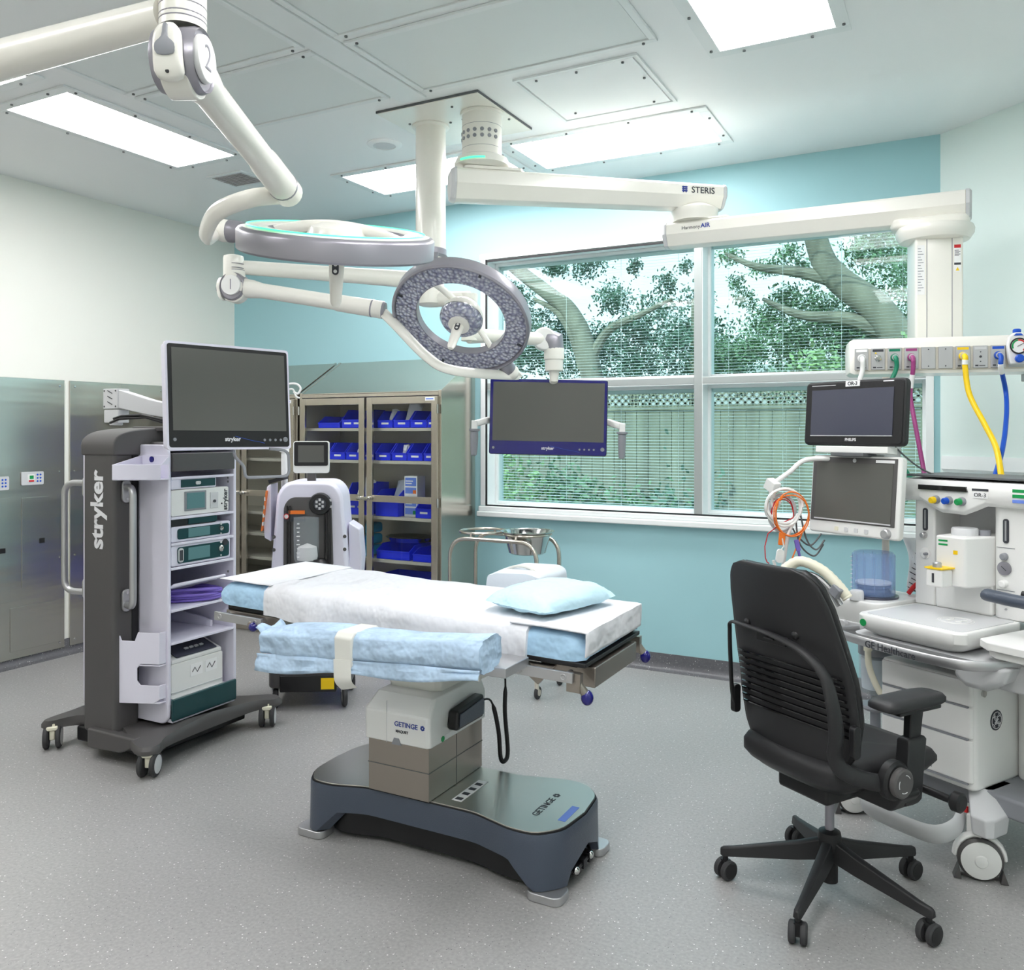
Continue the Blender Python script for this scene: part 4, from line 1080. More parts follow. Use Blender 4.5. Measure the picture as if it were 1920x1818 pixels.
for i, (a, b) in enumerate(((590, 617), (619, 647), (649, 674), (676, 690))):
    bin_(px2x(a), px2x(b), 1.301, .118, 'blue bin on the second shelf, left door, ' + ['outermost', 'behind the small screen', 'holding clear packs', 'beside the centre post'][i])
for i, (a, b) in enumerate(((704, 732), (735, 762), (764, 792), (795, 812))):
    bin_(px2x(a), px2x(b), 1.301, .118, 'blue bin on the second shelf, right door, ' + ['first from the centre post', 'second from the centre post', 'third from the centre post', 'outermost'][i])
bin_(px2x(648), px2x(688), .916, .22, 'big blue bin stuffed with white pouches, third shelf, left door', sticker=2, front=.5)
bin_(px2x(704), px2x(746), .916, .18, 'wide blue bin on the third shelf beside the centre post', sticker=0, front=.75)
bin_(px2x(779), px2x(810), .916, .12, 'blue bin on the third shelf at the right, beside the stacked cartons', sticker=1, front=.55)
bin_(px2x(706), px2x(768), .621, .10, 'low wide blue bin on the fourth shelf near the centre post', sticker=0, front=.6)
bin_(px2x(774), px2x(810), .621, .085, 'low blue bin at the right end of the fourth shelf', sticker=0, front=.6)
bin_(px2x(706), px2x(800), .091, .42, 'large blue tub on the cabinet bottom behind the right door', sticker=0, front=.95)
bin_(px2x(600), px2x(684), .091, .34, 'large blue tub on the cabinet bottom behind the left door', sticker=0, front=.95)
# clear packs and pouches
pouch(px2x(664), 4.90, 1.33, (.09, .17), 'clear crumpled pack standing in a second shelf bin')
pouch(px2x(756), 4.90, 1.555, (.10, .16), 'white pouch leaning out of a top shelf bin')
pouch(px2x(724), 4.88, 1.555, (.06, .11), 'small white pouch in the first top shelf bin')
pouch(px2x(750), 4.88, 1.325, (.06, .09), 'white crumpled pouch in a second shelf bin', rz=.8)
pouch(px2x(668), 4.86, .97, (.11, .22), 'white pouches heaped in the big third shelf bin')
pouch(px2x(724), 4.95, .97, (.10, .20), 'grey-white pouch rising behind the wide third shelf bin', m='drape_grey')
for i, (z0, h) in enumerate(((.917, .142), (1.060, .135))):
    t = thing('supply_carton', ['lower of two blue and white cartons in the glass cabinet', 'upper of two blue and white cartons in the glass cabinet'][i], 'carton', (px2x(763), CY0 + .10, z0), group='blue and white cartons in the cabinet')
    g = G(); g.bx(-.053, .053, 0, .10, 0, h); g.obj('box', 'paper', t, bevel=.002)
    g = G(); g.bx(-.045, .045, -.0015, 0, h * .50, h * .92); g.bx(-.045, .045, -.0015, 0, h * .12, h * .42); g.obj('printed_panel', 'paperblue', t)
    g = G(); g.bx(-.040, .01, -.0025, -.0015, h * .60, h * .66); g.bx(-.040, .02, -.0025, -.0015, h * .72, h * .78); g.obj('printed_lines', 'paper', t)
    g = G(); g.bx(.02, .045, -.0028, -.0015, h * .12, h * .3); g.obj('colour_mark', ['green', 'orange'][i], t)
for i, z0 in enumerate((.622, .70, .78)):
    g = G(); g.prism(rrect(.17, .070, .02), 'xz', 0, .16); o = g.obj('surgical_pack', 'bluepack', None, bevel=.006)
    o.location = (px2x(668), CY0 + .09, z0 + .036); tag(o, ['bottom', 'middle', 'top'][i] + ' cyan wrapped pack in the stack on the fourth shelf', 'pack', 'cyan wrapped packs')
g = G(); g.lathe([(.0, 0), (.15, .0), (.185, .03), (.19, .032), (.18, .036), (.145, .012), (0, .010)], n=36); o = g.obj('steel_tray', 'steel_shiny', None)
o.location = (px2x(740), CY0 + .24, .730); o.scale = (1, .75, 1); tag(o, 'oval steel tray resting over the low blue bin', 'tray')

# wire hook object on top of left cabinet
# ================================================================ RING STAND WITH BASIN
t = thing('ring_stand', 'bent steel tube double ring stand between the cabinet and the table', 'basin stand', (-2.39, 4.44, 0))
R_ = .0125
for y in (-.15, .15):
    g = G(); P = fillet([V(-.285, y, .10), V(-.285, y, .875), V(.285, y, .875), V(.285, y, .10)], .12, 8)
    g.tube(P, R_, 12); g.obj('leg_hoop', 'steel_ext', t)
for x in (-.285, .285):
    g = G(); g.cyl((x, -.15, .12), (x, .15, .12), R_, n=12); g.obj('stretcher', 'steel_ext', t)
for cx in (-.145, .150):
    g = G(); g.torus((cx, 0, .905), (0, 0, 1), .138, .008, 48, 10); g.obj('ring', 'steel_ext', t)
    for y in (-1, 1):
        g = G(); g.cyl((cx, y * .138, .905), (cx, y * .150, .878), .007, n=8); g.obj('bracket', 'steel_ext', t)
for x, y in ((-.285, -.15), (.285, -.15), (-.285, .15), (.285, .15)):
    g = G(); g.torus((x, y + .012, .037), (1, 0, 0), .026, .011, 24, 8); cs = g.obj('caster', 'rubber', t)
    g = G(); g.cyl((x, y, .045), (x, y, .11), .013, n=12); g.cyl((x - .012, y + .012, .037), (x + .012, y + .012, .037), .018, n=16); g.obj('stem', 'steel_cab', cs)
g = G(); g.lathe([(0, 0), (.095, 0), (.108, .008), (.138, .125), (.156, .128), (.157, .133), (.138, .133), (.130, .125), (.100, .012), (0, .008)], n=56)
o = g.obj('basin', 'steel_shiny', None); o.location = (-2.39 + .150, 4.44, .790); tag(o, 'polished steel basin sitting in the right ring of the stand', 'basin')

# ================================================================ FLUID WASTE ROVER
rc = at(580, 1325, 4.63); 
rz = math.radians(31)
t = thing('suction_rover', 'white suction rover with clear canister and small screen behind the table', 'suction machine', (rc.x, rc.y, 0), rz)
def outline(w0, w1, z0, z1, r=.04):
    return fillet([V(-w0, 0, z0), V(-w0, 0, z0 + .2), V(-w1, 0, z1 - .06), V(-w1 + .05, 0, z1), V(w1 - .05, 0, z1), V(w1, 0, z1 - .06), V(w0, 0, z0 + .2), V(w0, 0, z0)], r, 4)
pl = [(p.x, p.z) for p in outline(.235, .175, .20, 1.23, .05)]
fr = [V(-.235, .0, .2)]
g = G(); g.ring_loft([[V(x * k, y, .2 + (zz - .2) * k2) for x, zz in pl] for y, k, k2 in ((.0, .93, .985), (.02, 1, 1), (.30, 1, 1), (.34, .92, .98))]); g.obj('shell', 'lilac', t, bevel=.006)
# dark recess
rec = fillet([V(-.14, 0, .40), V(-.135, 0, 1.10), V(-.10, 0, 1.145), V(.02, 0, 1.145), V(.06, 0, 1.16), V(.12, 0, 1.10), V(.14, 0, .40)], .03, 4)
g = G(); g.prism([(p.x, p.z) for p in rec], 'xz', -.012, .012); g.obj('recess_panel', 'charcoal', t, bevel=.003)
g = G()
for x in (-.115, -.10, .085, .10, .115): g.box((x, -.018, .85), (.006, .012, .50))
g.obj('ribs', 'black', t)
for (x, zz, r_) in ((.062, 1.11, .060), (.075, .735, .062)):
    g = G(); g.lathe([(r_, 0), (r_, .02), (r_ * .9, .032), (r_ * .6, .034), (r_ * .55, .028), (0, .026)], o=(x, -.008, zz), axis=(0, -1, 0), n=36); kn = g.obj('round_port', 'black', t)
    if zz > 1:
        g = G(); g.lathe([(.034, 0), (.034, .004), (0, .004)], o=(x, -.036, zz), axis=(0, -1, 0), n=24); g.obj('keypad', 'ink', kn)
        g = G()
        for k in range(6):
            a = k * PI / 3 + .5; g.box((x + .019 * math.cos(a), -.041, zz + .023 * math.sin(a)), (.012, .002, .014))
        g.box((x, -.041, zz), (.01, .002, .01)); g.obj('keys', 'lgrey', kn)
    g = G(); g.box((x + r_ * .92, -.03, zz + .02), (.012, .01, .012)); g.box((x + r_ * .92, -.03, zz - .015), (.012, .01, .012)); g.obj('clip', 'lgrey', kn)
g = G(); g.lathe([(.0, 0), (.058, 0), (.065, .02), (.068, .20), (.066, .24), (.0, .245)], o=(-.010, -.035, .80), n=32); cn = g.obj('canister', 'clear', t)
g = G(); 
for k in range(9): g.box((-.04, -.1035, .835 + k * .022), (.018 if k % 2 else .012, .001, .006))
g.obj('scale_marks', 'paper', cn)
g = G(); g.lathe([(0, .0), (.052, 0), (.056, .02), (.05, .07), (.0, .09)], o=(-.005, -.035, .81), n=24); g.obj('crumpled_liner', 'paper', cn)
g = G(); g.lathe([(.02, 0), (.055, .0), (.06, .03), (.04, .05)], o=(.045, -.03, .765), n=20); g.obj('valve', 'black', t)
for (x, zz) in ((-.07, 1.045), (-.04, .705)):
    g = G(); g.bx(x - .062, x + .05, -.022, -.014, zz - .03, zz + .03); wl = g.obj('warning_label', 'ink', t)
    g = G(); g.bx(x - .035, x + .05, -.024, -.022, zz + .010, zz + .03); g.obj('orange_band', 'orange', wl)
    g = G(); g.cyl((x - .048, -.0245, zz - .002), (x - .048, -.022, zz - .002), .014, n=18); g.obj('red_circle', 'paper', wl)
    g = G(); g.torus((x - .048, -.0248, zz - .002), (0, 1, 0), .013, .002, 20, 6); g.obj('red_ring', 'red', wl)
# tablet screen
g = G(); g.prism(rrect(.195, .175, .014, cy=1.36), 'xz', .055, .080); sc = g.obj('screen_housing', 'white', t, bevel=.003)
g = G(); g.prism(rrect(.183, .130, .008, cy=1.378), 'xz', .051, .055); g.obj('screen_bezel', 'black', sc)
g = G(); g.bx(-.070, .070, .049, .051, 1.332, 1.425); g.obj('screen', 'screen', sc)
g = G(); g.bx(-.022, .022, .06, .085, 1.225, 1.30); g.obj('screen_neck', 'charcoal', sc)
# side pods
g = G(); g.ring_loft([[V(-.215 - d, .06 + y, zz) for d, zz in ((0, .90), (.035, .92), (.042, 1.0), (.022, 1.20), (0, 1.215))] for y in (-.02, .16)]); pd = g.obj('side_pod', 'lilac', t, bevel=.006)
g = G(); g.box((-.245, .03, 1.07), (.006, .045, .22), rot=Matrix.Rotation(.12, 3, 'Y')); g.obj('pod_face', 'orange', pd)
g = G()
for k in range(4): g.box((-.248 - .0 + k * .004 - .004, .022, 1.0 + k * .045), (.006, .03, .02))
g.obj('pod_buttons', 'white', pd)
g = G(); g.box((-.19, .11, 1.235), (.08, .13, .02), rot=Matrix.Rotation(-.25, 3, 'Y')); g.obj('top_tray', 'black', pd)
g = G(); g.ring_loft([[V(.20 + d, .08 + y, zz) for d, zz in ((0, .55), (.06, .60), (.075, .80), (.062, .96), (0, 1.0))] for y in (0, .18)]); g.obj('side_pod', 'lilac', t, bevel=.01)
for s_ in (-1, 1):
    for zz in (.93, .86):
        g = G(); g.lathe([(.010, 0), (.009, .004), (0, .005)], o=(s_ * .19, .001, zz), axis=(0, -1, 0), n=14); g.obj('bolt', 'charcoal', t)
# pole
g = G(); g.cyl((-.175, .20, 1.18), (-.175, .20, 1.40), .018); g.cyl((-.175, .20, 1.40), (-.175, .20, 1.735), .0125); g.lathe([(.026, 1.385), (.026, 1.42), (.02, 1.43)], o=(-.175, .20, 0), n=20)
g.tube(smooth_path([V(-.175, .2, 1.73), V(-.16, .2, 1.765), V(-.11, .2, 1.77), V(-.085, .2, 1.745), V(-.10, .2, 1.715), V(-.125, .2, 1.725)], 5), .006, 8)
g.tube(smooth_path([V(-.175, .2, 1.73), V(-.13, .2, 1.74), V(-.11, .2, 1.70), V(-.09, .2, 1.69)], 5), .005, 8)
g.obj('pole', 'white', t)
# base
g = G(); g.prism(rrect(.44, .40, .05, cy=.17), 'xy', .115, .215); g.obj('base_tray', 'charcoal', t, bevel=.012)
g = G(); g.bx(-.15, .15, -.045, .0, .10, .19); bx_ = g.obj('dock_port', 'black', t, bevel=.005)
g = G(); g.bx(.07, .14, -.048, -.045, .115, .175); g.bx(.08, .13, -.050, -.048, .125, .165); g.obj('yellow_frame', 'yellow', bx_)
for x, y in ((-.185, .02), (.185, .02), (-.185, .34), (.185, .34)):
    g = G(); g.torus((x, y, .058), (1, .25, 0), .043, .015, 28, 10); cs = g.obj('caster', 'rubber', t)
    g = G(); g.lathe([(.04, -.012), (.04, .012), (.02, .016), (0, .016)], o=(x, y, .058), axis=(1, .25, 0), n=24); g.box((x, y + .01, .105), (.03, .06, .04)); g.obj('wheel_hub', 'lgrey', cs)
# ================================================================ OPERATING TABLE
TX, TY = -1.66, 2.665
t = thing('operating_table', 'operating table with steel-topped slate base and white draped top, centre of the room', 'operating table', (TX, TY, 0))
# base: outline with waisted long sides
def base_out(k=1.0, dz=0):
    hx, hy = .535, .222
    half = [V(-hx - .006, 0, 0), V(-hx + .006, hy - .075, 0), V(-hx + .062, hy, 0), V(-hx + .15, hy + .002, 0), V(-hx + .29, hy - .045, 0), V(hx - .33, hy - .045, 0), V(hx - .17, hy + .002, 0), V(hx - .075, hy, 0), V(hx - .008, hy - .075, 0), V(hx + .008, 0, 0)]
    up = fillet(half, .035, 3)
    full = up + [V(p.x, -p.y, 0) for p in reversed(up[1:-1])]
    return [V(p.x * k, p.y * k, 0) for p in full]
bo = base_out()
g = G()
n_ = len(bo)
def zbot(p):
    # arches between the corner feet
    ax = abs(p.x); ay = abs(p.y)
    if ay > .14:    # long sides
        return .03 if ax > .44 else (.03 + .085 * min(1, (.44 - ax) / .09))
    return .03 if ay > .13 else .03 + .085 * min(1, (.13 - ay) / .04) if ax > .5 else .10
rings = [[V(p.x * k, p.y * k, z_) for p in bo] for k, z_ in ((.99, .208), (1.0, .198), (1.0, .170))]
rings.append([V(p.x * 1.005, p.y * 1.005, zbot(p)) for p in bo])
rings.append([V(p.x * .93, p.y * .85, zbot(p)) for p in bo])
rings.append([V(p.x * .93, p.y * .85, .17) for p in bo])
g.ring_loft(rings, cap=False)
g.obj('base_shell', 'slate', t, ang=40)
g = G(); g.prism([(p.x * .985, p.y * .985) for p in bo], 'xy', .196, .2125); g.obj('base_gasket', 'black', t)
g = G(); g.prism([(p.x * .98, p.y * .975) for p in bo], 'xy', .200, .2165); tp = g.obj('base_top', 'steel', t, bevel=.0015, label='brushed steel top plate')
g = G(); g.prism([(p.x * .86, p.y * .74) for p in bo], 'xy', .022, .15); g.obj('undercarriage', 'black', t)
for sx in (-1, 1):
    for sy in (-1, 1):
        g = G(); g.prism(rrect(.125, .095, .03, cx=sx * .480, cy=sy * .180), 'xy', .0, .028); g.obj('foot', 'alu', t, bevel=.004)
text('GETINGE', .036, 'ink', tp, (.395, -.03, .2168), (0, 0, PI / 2), bold=.0003)
g = G()
for k in range(6):
    a = k * PI / 3 + .3; g.cyl((.395 + .009 * math.cos(a), .072 + .009 * math.sin(a), .2165), (.395 + .009 * math.cos(a), .072 + .009 * math.sin(a), .2172), .005, n=10)
g.obj('flower_mark', 'ink', tp)
g = G(); g.bx(.478, .505, -.10, .02, .2165, .2172); g.obj('label_strip', 'paperblue', tp)
g = G(); g.bx(.085, .125, -.13, .06, .2165, .2173); lb = g.obj('warning_label', 'paper', tp)
for k in range(4):
    g = G(); g.bx(.092, .118, -.12 + k * .045, -.10 + k * .045, .2173, .2178); g.obj('pictogram', 'ink', lb)
# pedals and brake gear at the right end
g = G()
for k in range(3): g.box((.515, -.06 + k * .05, .05), (.05, .03, .03)); 
g.tube([V(.50, -.11, .045), V(.53, -.06, .05), V(.53, .06, .05), V(.50, .11, .045)], .007, 8); g.obj('brake_gear', 'black', t)
g = G()
for k in range(2): g.sph((.535, -.08 + k * .12, .055), .014)
g.obj('brake_knobs', 'steel_shiny', t)
# column
cx, cy = -.105, -.005
CXA, CXB = -.228, .030      # column footprint
g = G(); g.bx(CXA, CXB, cy - .185, cy + .185, .2175, .42); g.obj('column_skirt', 'steel_dark', t, bevel=.002)
g = G(); g.bx(CXB - .002, CXB + .0008, cy - .003, cy, .2175, .42); g.bx(CXA - .0012, CXB + .0012, cy - .1865, cy + .1865, .315, .3175); g.obj('skirt_seams', 'cord', t)
def cr4(x0, x1, y0, y1, z_, c=.02):
    return [V(x0 + c, y0, z_), V(x1 - c, y0, z_), V(x1, y0 + c, z_), V(x1, y1 - c, z_), V(x1 - c, y1, z_), V(x0 + c, y1, z_), V(x0, y1 - c, z_), V(x0, y0 + c, z_)]
g = G(); g.ring_loft([cr4(CXA - .012, CXB + .012, cy - .20, cy + .20, .405, .012), cr4(CXA - .012, CXB + .012, cy - .20, cy + .20, .51, .012), cr4(CXA + .01, CXB - .0, cy - .15, cy + .185, .565, .012), cr4(CXA + .03, CXB - .02, cy - .125, cy + .16, .572, .02)])
cc = g.obj('column_cover', 'white', t, bevel=.006, ang=30)
g = G(); g.prism([(-.115, .402), (-.075, .402), (-.085, .425), (-.105, .425)], 'xz', cy - .2025, cy - .198); g.obj('latch', 'grey', cc)
g = G(); g.bx(-.138, -.1365, cy - .2008, cy - .198, .405, .55); g.obj('seam', 'lgrey', cc)
text('GETINGE', .024, 'inkblue', cc, (-.055, cy - .2008, .475), (PI / 2, 0, 0), bold=.0003)
text('MAQUET', .013, 'ink', cc, (-.072, cy - .2008, .450), (PI / 2, 0, 0), bold=.0003)
g = G()
for k in range(6):
    a = k * PI / 3 + .3; g.cyl((.014 + .006 * math.cos(a), cy - .2008, .476 + .006 * math.sin(a)), (.014 + .006 * math.cos(a), cy - .1995, .476 + .006 * math.sin(a)), .0035, n=10)
g.obj('flower_mark', 'inkblue', cc)
g = G(); g.bx(CXB + .012, CXB + .0135, cy - .10, cy - .02, .412, .428); g.obj('id_sticker', 'paper', cc)
g = G(); g.cyl((CXB + .0125, cy - .115, .418), (CXB + .014, cy - .115, .418), .010, n=16); g.obj('green_sticker', 'green', cc)
# hand control in its holder and cable
g = G(); g.prism([(-.09, .44), (.10, .44), (.105, .50), (.10, .525), (-.085, .51), (-.095, .46)], 'yz', CXB + .012, CXB + .055); hc = g.obj('hand_control', 'black', t, bevel=.010)
g = G(); g.prism([(-.08, .452), (.09, .452), (.094, .495), (.09, .512), (-.075, .498)], 'yz', CXB + .055, CXB + .060); g.obj('control_face', 'slate', hc, bevel=.003)
P = smooth_path([V(CXB + .03, .10, .49), V(CXB + .05, .16, .48), V(CXB + .06, .20, .36), V(CXB + .065, .21, .25), V(CXB + .075, .225, .235), V(CXB + .08, .24, .27), V(CXB + .07, .235, .42), V(CXB + .07, .235, .56), V(CXB + .05, .20, .64), V(CXB + .05, .16, .72)], 6)
g = G(); g.tube(P, [.004 if (i < 8 or i > len(P) - 16) else .0085 for i in range(len(P))], 10); g.obj('coiled_cable', 'black', t)
# upper column
g = G(); g.ring_loft([cr4(-.205, .01, -.10, .12, .560, .02), cr4(-.22, .04, -.13, .14, .66, .02), cr4(-.25, .06, -.16, .17, .70, .02), cr4(-.25, .06, -.16, .17, .775, .02)]); g.obj('column_head', 'strap', t, bevel=.004)
g = G(); g.bx(.06, .20, -.21, .20, .725, .805); g.bx(-.40, -.25, -.2, .2, .745, .81); g.obj('tilt_housing', 'alu', t, bevel=.006)
# tilting top: everything above tilts a little down to the right
TILT = math.atan(.042 / 1.56)
top = lambda g: g
RT_ = Matrix.Translation((-.14, 0, .775)) @ Matrix.Rotation(TILT, 4, 'Y')
X0, X1 = -.77, .775       # mattress ends in the tilted frame
hw = .25
g = G(); g.bx(X0 + .03, X1 - .03, -hw + .02, hw - .02, .012, .034); g.bx(X1 - .35, X1 + .005, -hw + .0, hw, .020, .034); g.obj('table_plate', 'black', t, bevel=.003, xf=RT_)
for sy in (-1, 1):
    for a, b in ((X0 + .02, X0 + .26), (-.30, .50), (.545, X1 - .02)):
        g = G(); g.bx(a, b, sy * (hw + .035) - .006, sy * (hw + .035) + .006, -.02, .012)
        for x in (a + .03, b - .03): g.cyl((x, sy * (hw - .02), -.004), (x, sy * (hw + .035), -.004), .010, n=12); g.lathe([(.011, 0), (.011, .003), (.007, .003), (.006, .001), (0, .001)], o=(x, sy * (hw + .041), -.004), axis=(0, sy, 0), n=16)
        g.obj('side_rail', 'alu', t, bevel=.0015, xf=RT_)
g = G(); g.bx(.60, .79, -.19, .19, -.055, .010); g.prism([(.52, .0), (.66, .0), (.60, -.07), (.57, -.05)], 'xz', -.21, -.19); g.obj('head_frame', 'steel_dark', t, bevel=.004, xf=RT_)
for y in (-.265, .275):
    g = G(); g.tube([V(.755, y, -.015), V(.785, y + .01, -.055)], .014, 12); g.bx(.73, .775, y - .012, y + .012, -.05, .008); br = g.obj('clamp', 'steel_dark', t, xf=RT_)
    g = G(); g.sph((.79, y + .012, -.066), .020, (1, 1, 1.2)); g.obj('clamp_knob', 'navy', br, xf=RT_)
g = G(); g.bx(X0 + .03, X0 + .30, -.24, .24, -.03, .012); g.tube([V(X0 + .2, -.26, -.01), V(X0 + .21, -.29, -.018)], .016, 12); g.obj('foot_frame', 'steel_dark', t, bevel=.004, xf=RT_)
g = G(); g.sph((X0 + .225, -.292, -.02), .018); g.obj('clamp_knob', 'navy', t, xf=RT_)
g = G(); g.bx(.24, .42, -.275, -.255, -.075, .0); g.bx(.06, .42, -.255, -.10, -.07, -.01); g.obj('rail_clamp', 'strap', t, bevel=.005, xf=RT_)
# mattress with blue cover
def nz3(x, y, z_, s_=3.0): return noise.noise(V(x * s_, y * s_, z_ * s_))
def slab(x0, x1, w2, z0, z1, nx_, amp, off, rr=.03, hang=None, seed=0.0, ends=True):
    rings = []
    for i in range(nx_ + 1):
        x = x0 + (x1 - x0) * i / nx_
        cs = []
        ins = 0
        e = min(i, nx_ - i)
        if ends and e == 0: ins = .018
        if ends and e == 1: ins = .004
        zt = z1 - ins; zbm = (hang(x) if hang else z0) + ins * .4
        base = [(-w2 + ins, zbm), (-w2 + ins * .6, (zbm + zt) / 2), (-w2 + .006 + ins, zt - .012), (-w2 + rr + ins, zt)]
        base += [(-w2 + rr + (2 * w2 - 2 * rr) * k / 8, zt) for k in range(1, 8)]
        base += [(w2 - rr - ins, zt), (w2 - .006 - ins, zt - .012), (w2 - ins * .6, (zbm + zt) / 2), (w2 - ins, zbm)]
        base += [(w2 - .05, zbm + .004), (0, zbm + .004), (-w2 + .05, zbm + .004)]
        for y, zz in base:
            q = nz3(x * 1.2 + seed, y * 2.2, zz * 2 + seed, 5) * amp + nz3(x * 4 + seed, y * 1.5, zz * 5, 4) * amp * .6
            sgn = 1 if y > 0 else -1
            outw = abs(y) > w2 - .01
            cs.append(V(x, y + off * sgn * outw + q * outw * sgn, zz + (off if zz >= zt - .005 else 0) + q * (not outw)))
        rings.append(cs)
    return rings
g = G(); g.ring_loft(slab(X0, X1, hw, .034, .118, 50, .002, 0)); mtt = g.obj('mattress', 'chux', t, ang=60, xf=RT_, label='mattress in light blue cover')
o = None
# white sheet laid over it
def hang(x): return .026 + .012 * math.sin(x * 6.5 + 1) + .005 * math.sin(x * 23)
sheet_rings = slab(X0 + .245, X1 - .195, hw + .006, .034, .122, 90, .0085, .008, hang=hang, seed=3.1, ends=False)
g = G(); g.ring_loft(sheet_rings)
top_x0 = X0 + .01
sh = g.obj('bed_sheet', 'sheet', None, ang=60, xf=Matrix.Translation((TX, TY, 0)) @ RT_)
tag(sh, 'white sheet draped across the middle of the operating table', 'bed sheet')
g = G()
def topcloth(x0, x1, y0, y1, over):
    def fn(a, b):
        x = x0 + (x1 - x0) * a; y = y0 + (y1 - y0) * b
        zz = .1305 + .0022 * nz3(x, y, 1.7, 9)
        if over:
            dd = max(0, x - (X1 - .002)); 
            if dd > 0: x = X1 + .006 + .004 * nz3(x, y, 0, 12); zz -= dd * 1.0
        return V(x, y, zz)
    return fn
g.grid(40, 20, topcloth(X0 - .0, X0 + .26, -hw + .004, hw - .004, False)); o = g.obj('bed_sheet', 'sheet', None, xf=Matrix.Translation((TX, TY, 0)) @ RT_, solid=.003)
tag(o, 'white sheet end covering the foot end above the blue cover', 'bed sheet')
g = G(); g.grid(40, 24, topcloth(X1 - .26, X1 + .075, -hw + .0, hw - .0, True)); o = g.obj('towel', 'sheet', None, xf=Matrix.Translation((TX, TY, 0)) @ RT_, solid=.006)
tag(o, 'white textured towel folded over the head end under the pillow', 'towel')
# pillow in an aqua cover
def pillow_pt(a, b):
    u = a * 2 - 1; v = b * 2 - 1
    e = (1 - u ** 4) * (1 - v ** 4)
    return u, v, e
g = G()
for sg in (1, -1):
    def fn(a, b, sg=sg):
        u, v, e = pillow_pt(a, b)
        h_ = .052 * (e ** .55) * (1 if sg > 0 else .45)
        q = .005 * nz3(u, v, 2.0, 4) * (e > .01) + (.003 * nz3(u, v, 2.0, 9))
        return V(u * .140 * (1 - .06 * v * v), v * .205 * (1 - .05 * u * u), sg * h_ + q)
    g.grid(24, 24, fn)
bmesh.ops.remove_doubles(g.bm, verts=g.bm.verts, dist=.0008)
o = g.obj('pillow', 'pillow', None, ang=80)
o.location = (TX + .405, TY + .01, .925); o.rotation_euler = (0, TILT, math.radians(-14))
tag(o, 'small pillow in thin aqua paper cover at the head end', 'pillow')

# ---------------------------------------------------------------- arm boards
def drape(x0, x1, prof, nx_, amp, seed):
    rings = []
    for i in range(nx_ + 1):
        f = i / nx_; x = x0 + (x1 - x0) * f
        k = prof(f)
        ring = []
        for j in range(28):
            a = 2 * PI * j / 28
            y = math.cos(a); zz = math.sin(a)
            sy = math.copysign(abs(y) ** .55, y); sz = math.copysign(abs(zz) ** .55, zz)
            q = 1 + amp * nz3(x + seed, y * .4, zz * .4 + seed, 6)
            ring.append(V(x + .006 * nz3(y, zz, seed, 3), sy * k[0] * q, k[2] + sz * k[1] * q))
        rings.append(ring)
    return rings
ab = thing('arm_board', 'arm board wrapped in light blue drape along the near side of the table', 'arm board', (-1.60, 2.215, .80), 0, 'draped arm boards')
g = G()
def pf(f):
    top_ = .052 if f > .06 else .045
    top_ *= (.92 + .08 * math.sin(f * 3))
    return (.072 * (1 - .10 * f) , top_ + .006 * math.sin(f * 7), .0 + .053 * f - .012)
g.ring_loft(drape(-.495, .362, pf, 60, .14, 2.2))
g.obj('draped_pad', 'chux2', ab, ang=70)
# loose lower edge of the drape
g = G()
def skirt(a, b):
    x = -.505 + .867 * a
    return V(x, -.066 - .012 * b + .010 * nz3(x, b, 0, 5), .053 * a - .012 - .035 - b * (.055 - .020 * a + .008 * math.sin(a * 11)) )
g.grid(50, 5, skirt); g.obj('drape_edge', 'chux2', ab, solid=.002)
g = G()
def fl(a, b):
    return V(-.52 + .04 * a, -.06 + .12 * b, .045 - .045 * a * a + .01 * math.sin(b * 7) - .01)
g.grid(6, 8, fl); g.obj('drape_corner', 'chux2', ab, solid=.002)
g = G(); g.prism([(-.075, -.064), (.075, -.064), (.079, .047), (.060, .064), (-.060, .064), (-.079, .047)], 'yz', -.168, -.098); g2 = g.obj('wide_strap', 'strap', ab, bevel=.006, label='wide pale strap')
g = G(); g.tube(fillet([V(-.133, -.080, -.02), V(-.128, -.084, -.09), V(-.12, -.06, -.115)], .02), .0345, 8, flat=.06, up=(1, 0, 0)); g.obj('strap_tail', 'strap', ab)
g = G(); g.bx(.30, .40, .02, .175, -.035, -.005); g.obj('mount_bar', 'alu', ab, bevel=.003)
ab2 = thing('arm_board', 'arm board under pale grey drape on the window side of the table', 'arm board', (-1.555, 3.13, .885), math.radians(90), 'draped arm boards')
g = G()
def pf2(f): return (.122 - .02 * f, .058 + .012 * math.sin(f * PI), .0)
g.ring_loft(drape(-.17, .12, pf2, 36, .10, 5.5)); g.obj('draped_pad', 'drape_grey', ab2, ang=70)
g = G()
g.tube([V(-.10, math.cos(a) * .10, .0 + math.sin(a) * .078) for a in [PI * k / 16 for k in range(17)]], .006, 8); g.obj('strap', 'strap', ab2)
g = G(); g.bx(-.24, -.10, -.05, .0, -.11, -.075); g.bx(-.14, -.09, -.05, .0, -.11, -.04); g.obj('mount_bar', 'alu', ab2, bevel=.003)
# ================================================================ VIDEO TROLLEY
KX, KY = -3.515, 2.93            # trolley centre on the floor; local x towards the open side, -y towards the viewer
t = thing('video_trolley', 'tall white and charcoal video trolley on four castors at the left', 'medical trolley', (KX, KY, 0))
bx0, bx1, by = -.315, .312, .208
zb0, zb1 = .155, 1.44
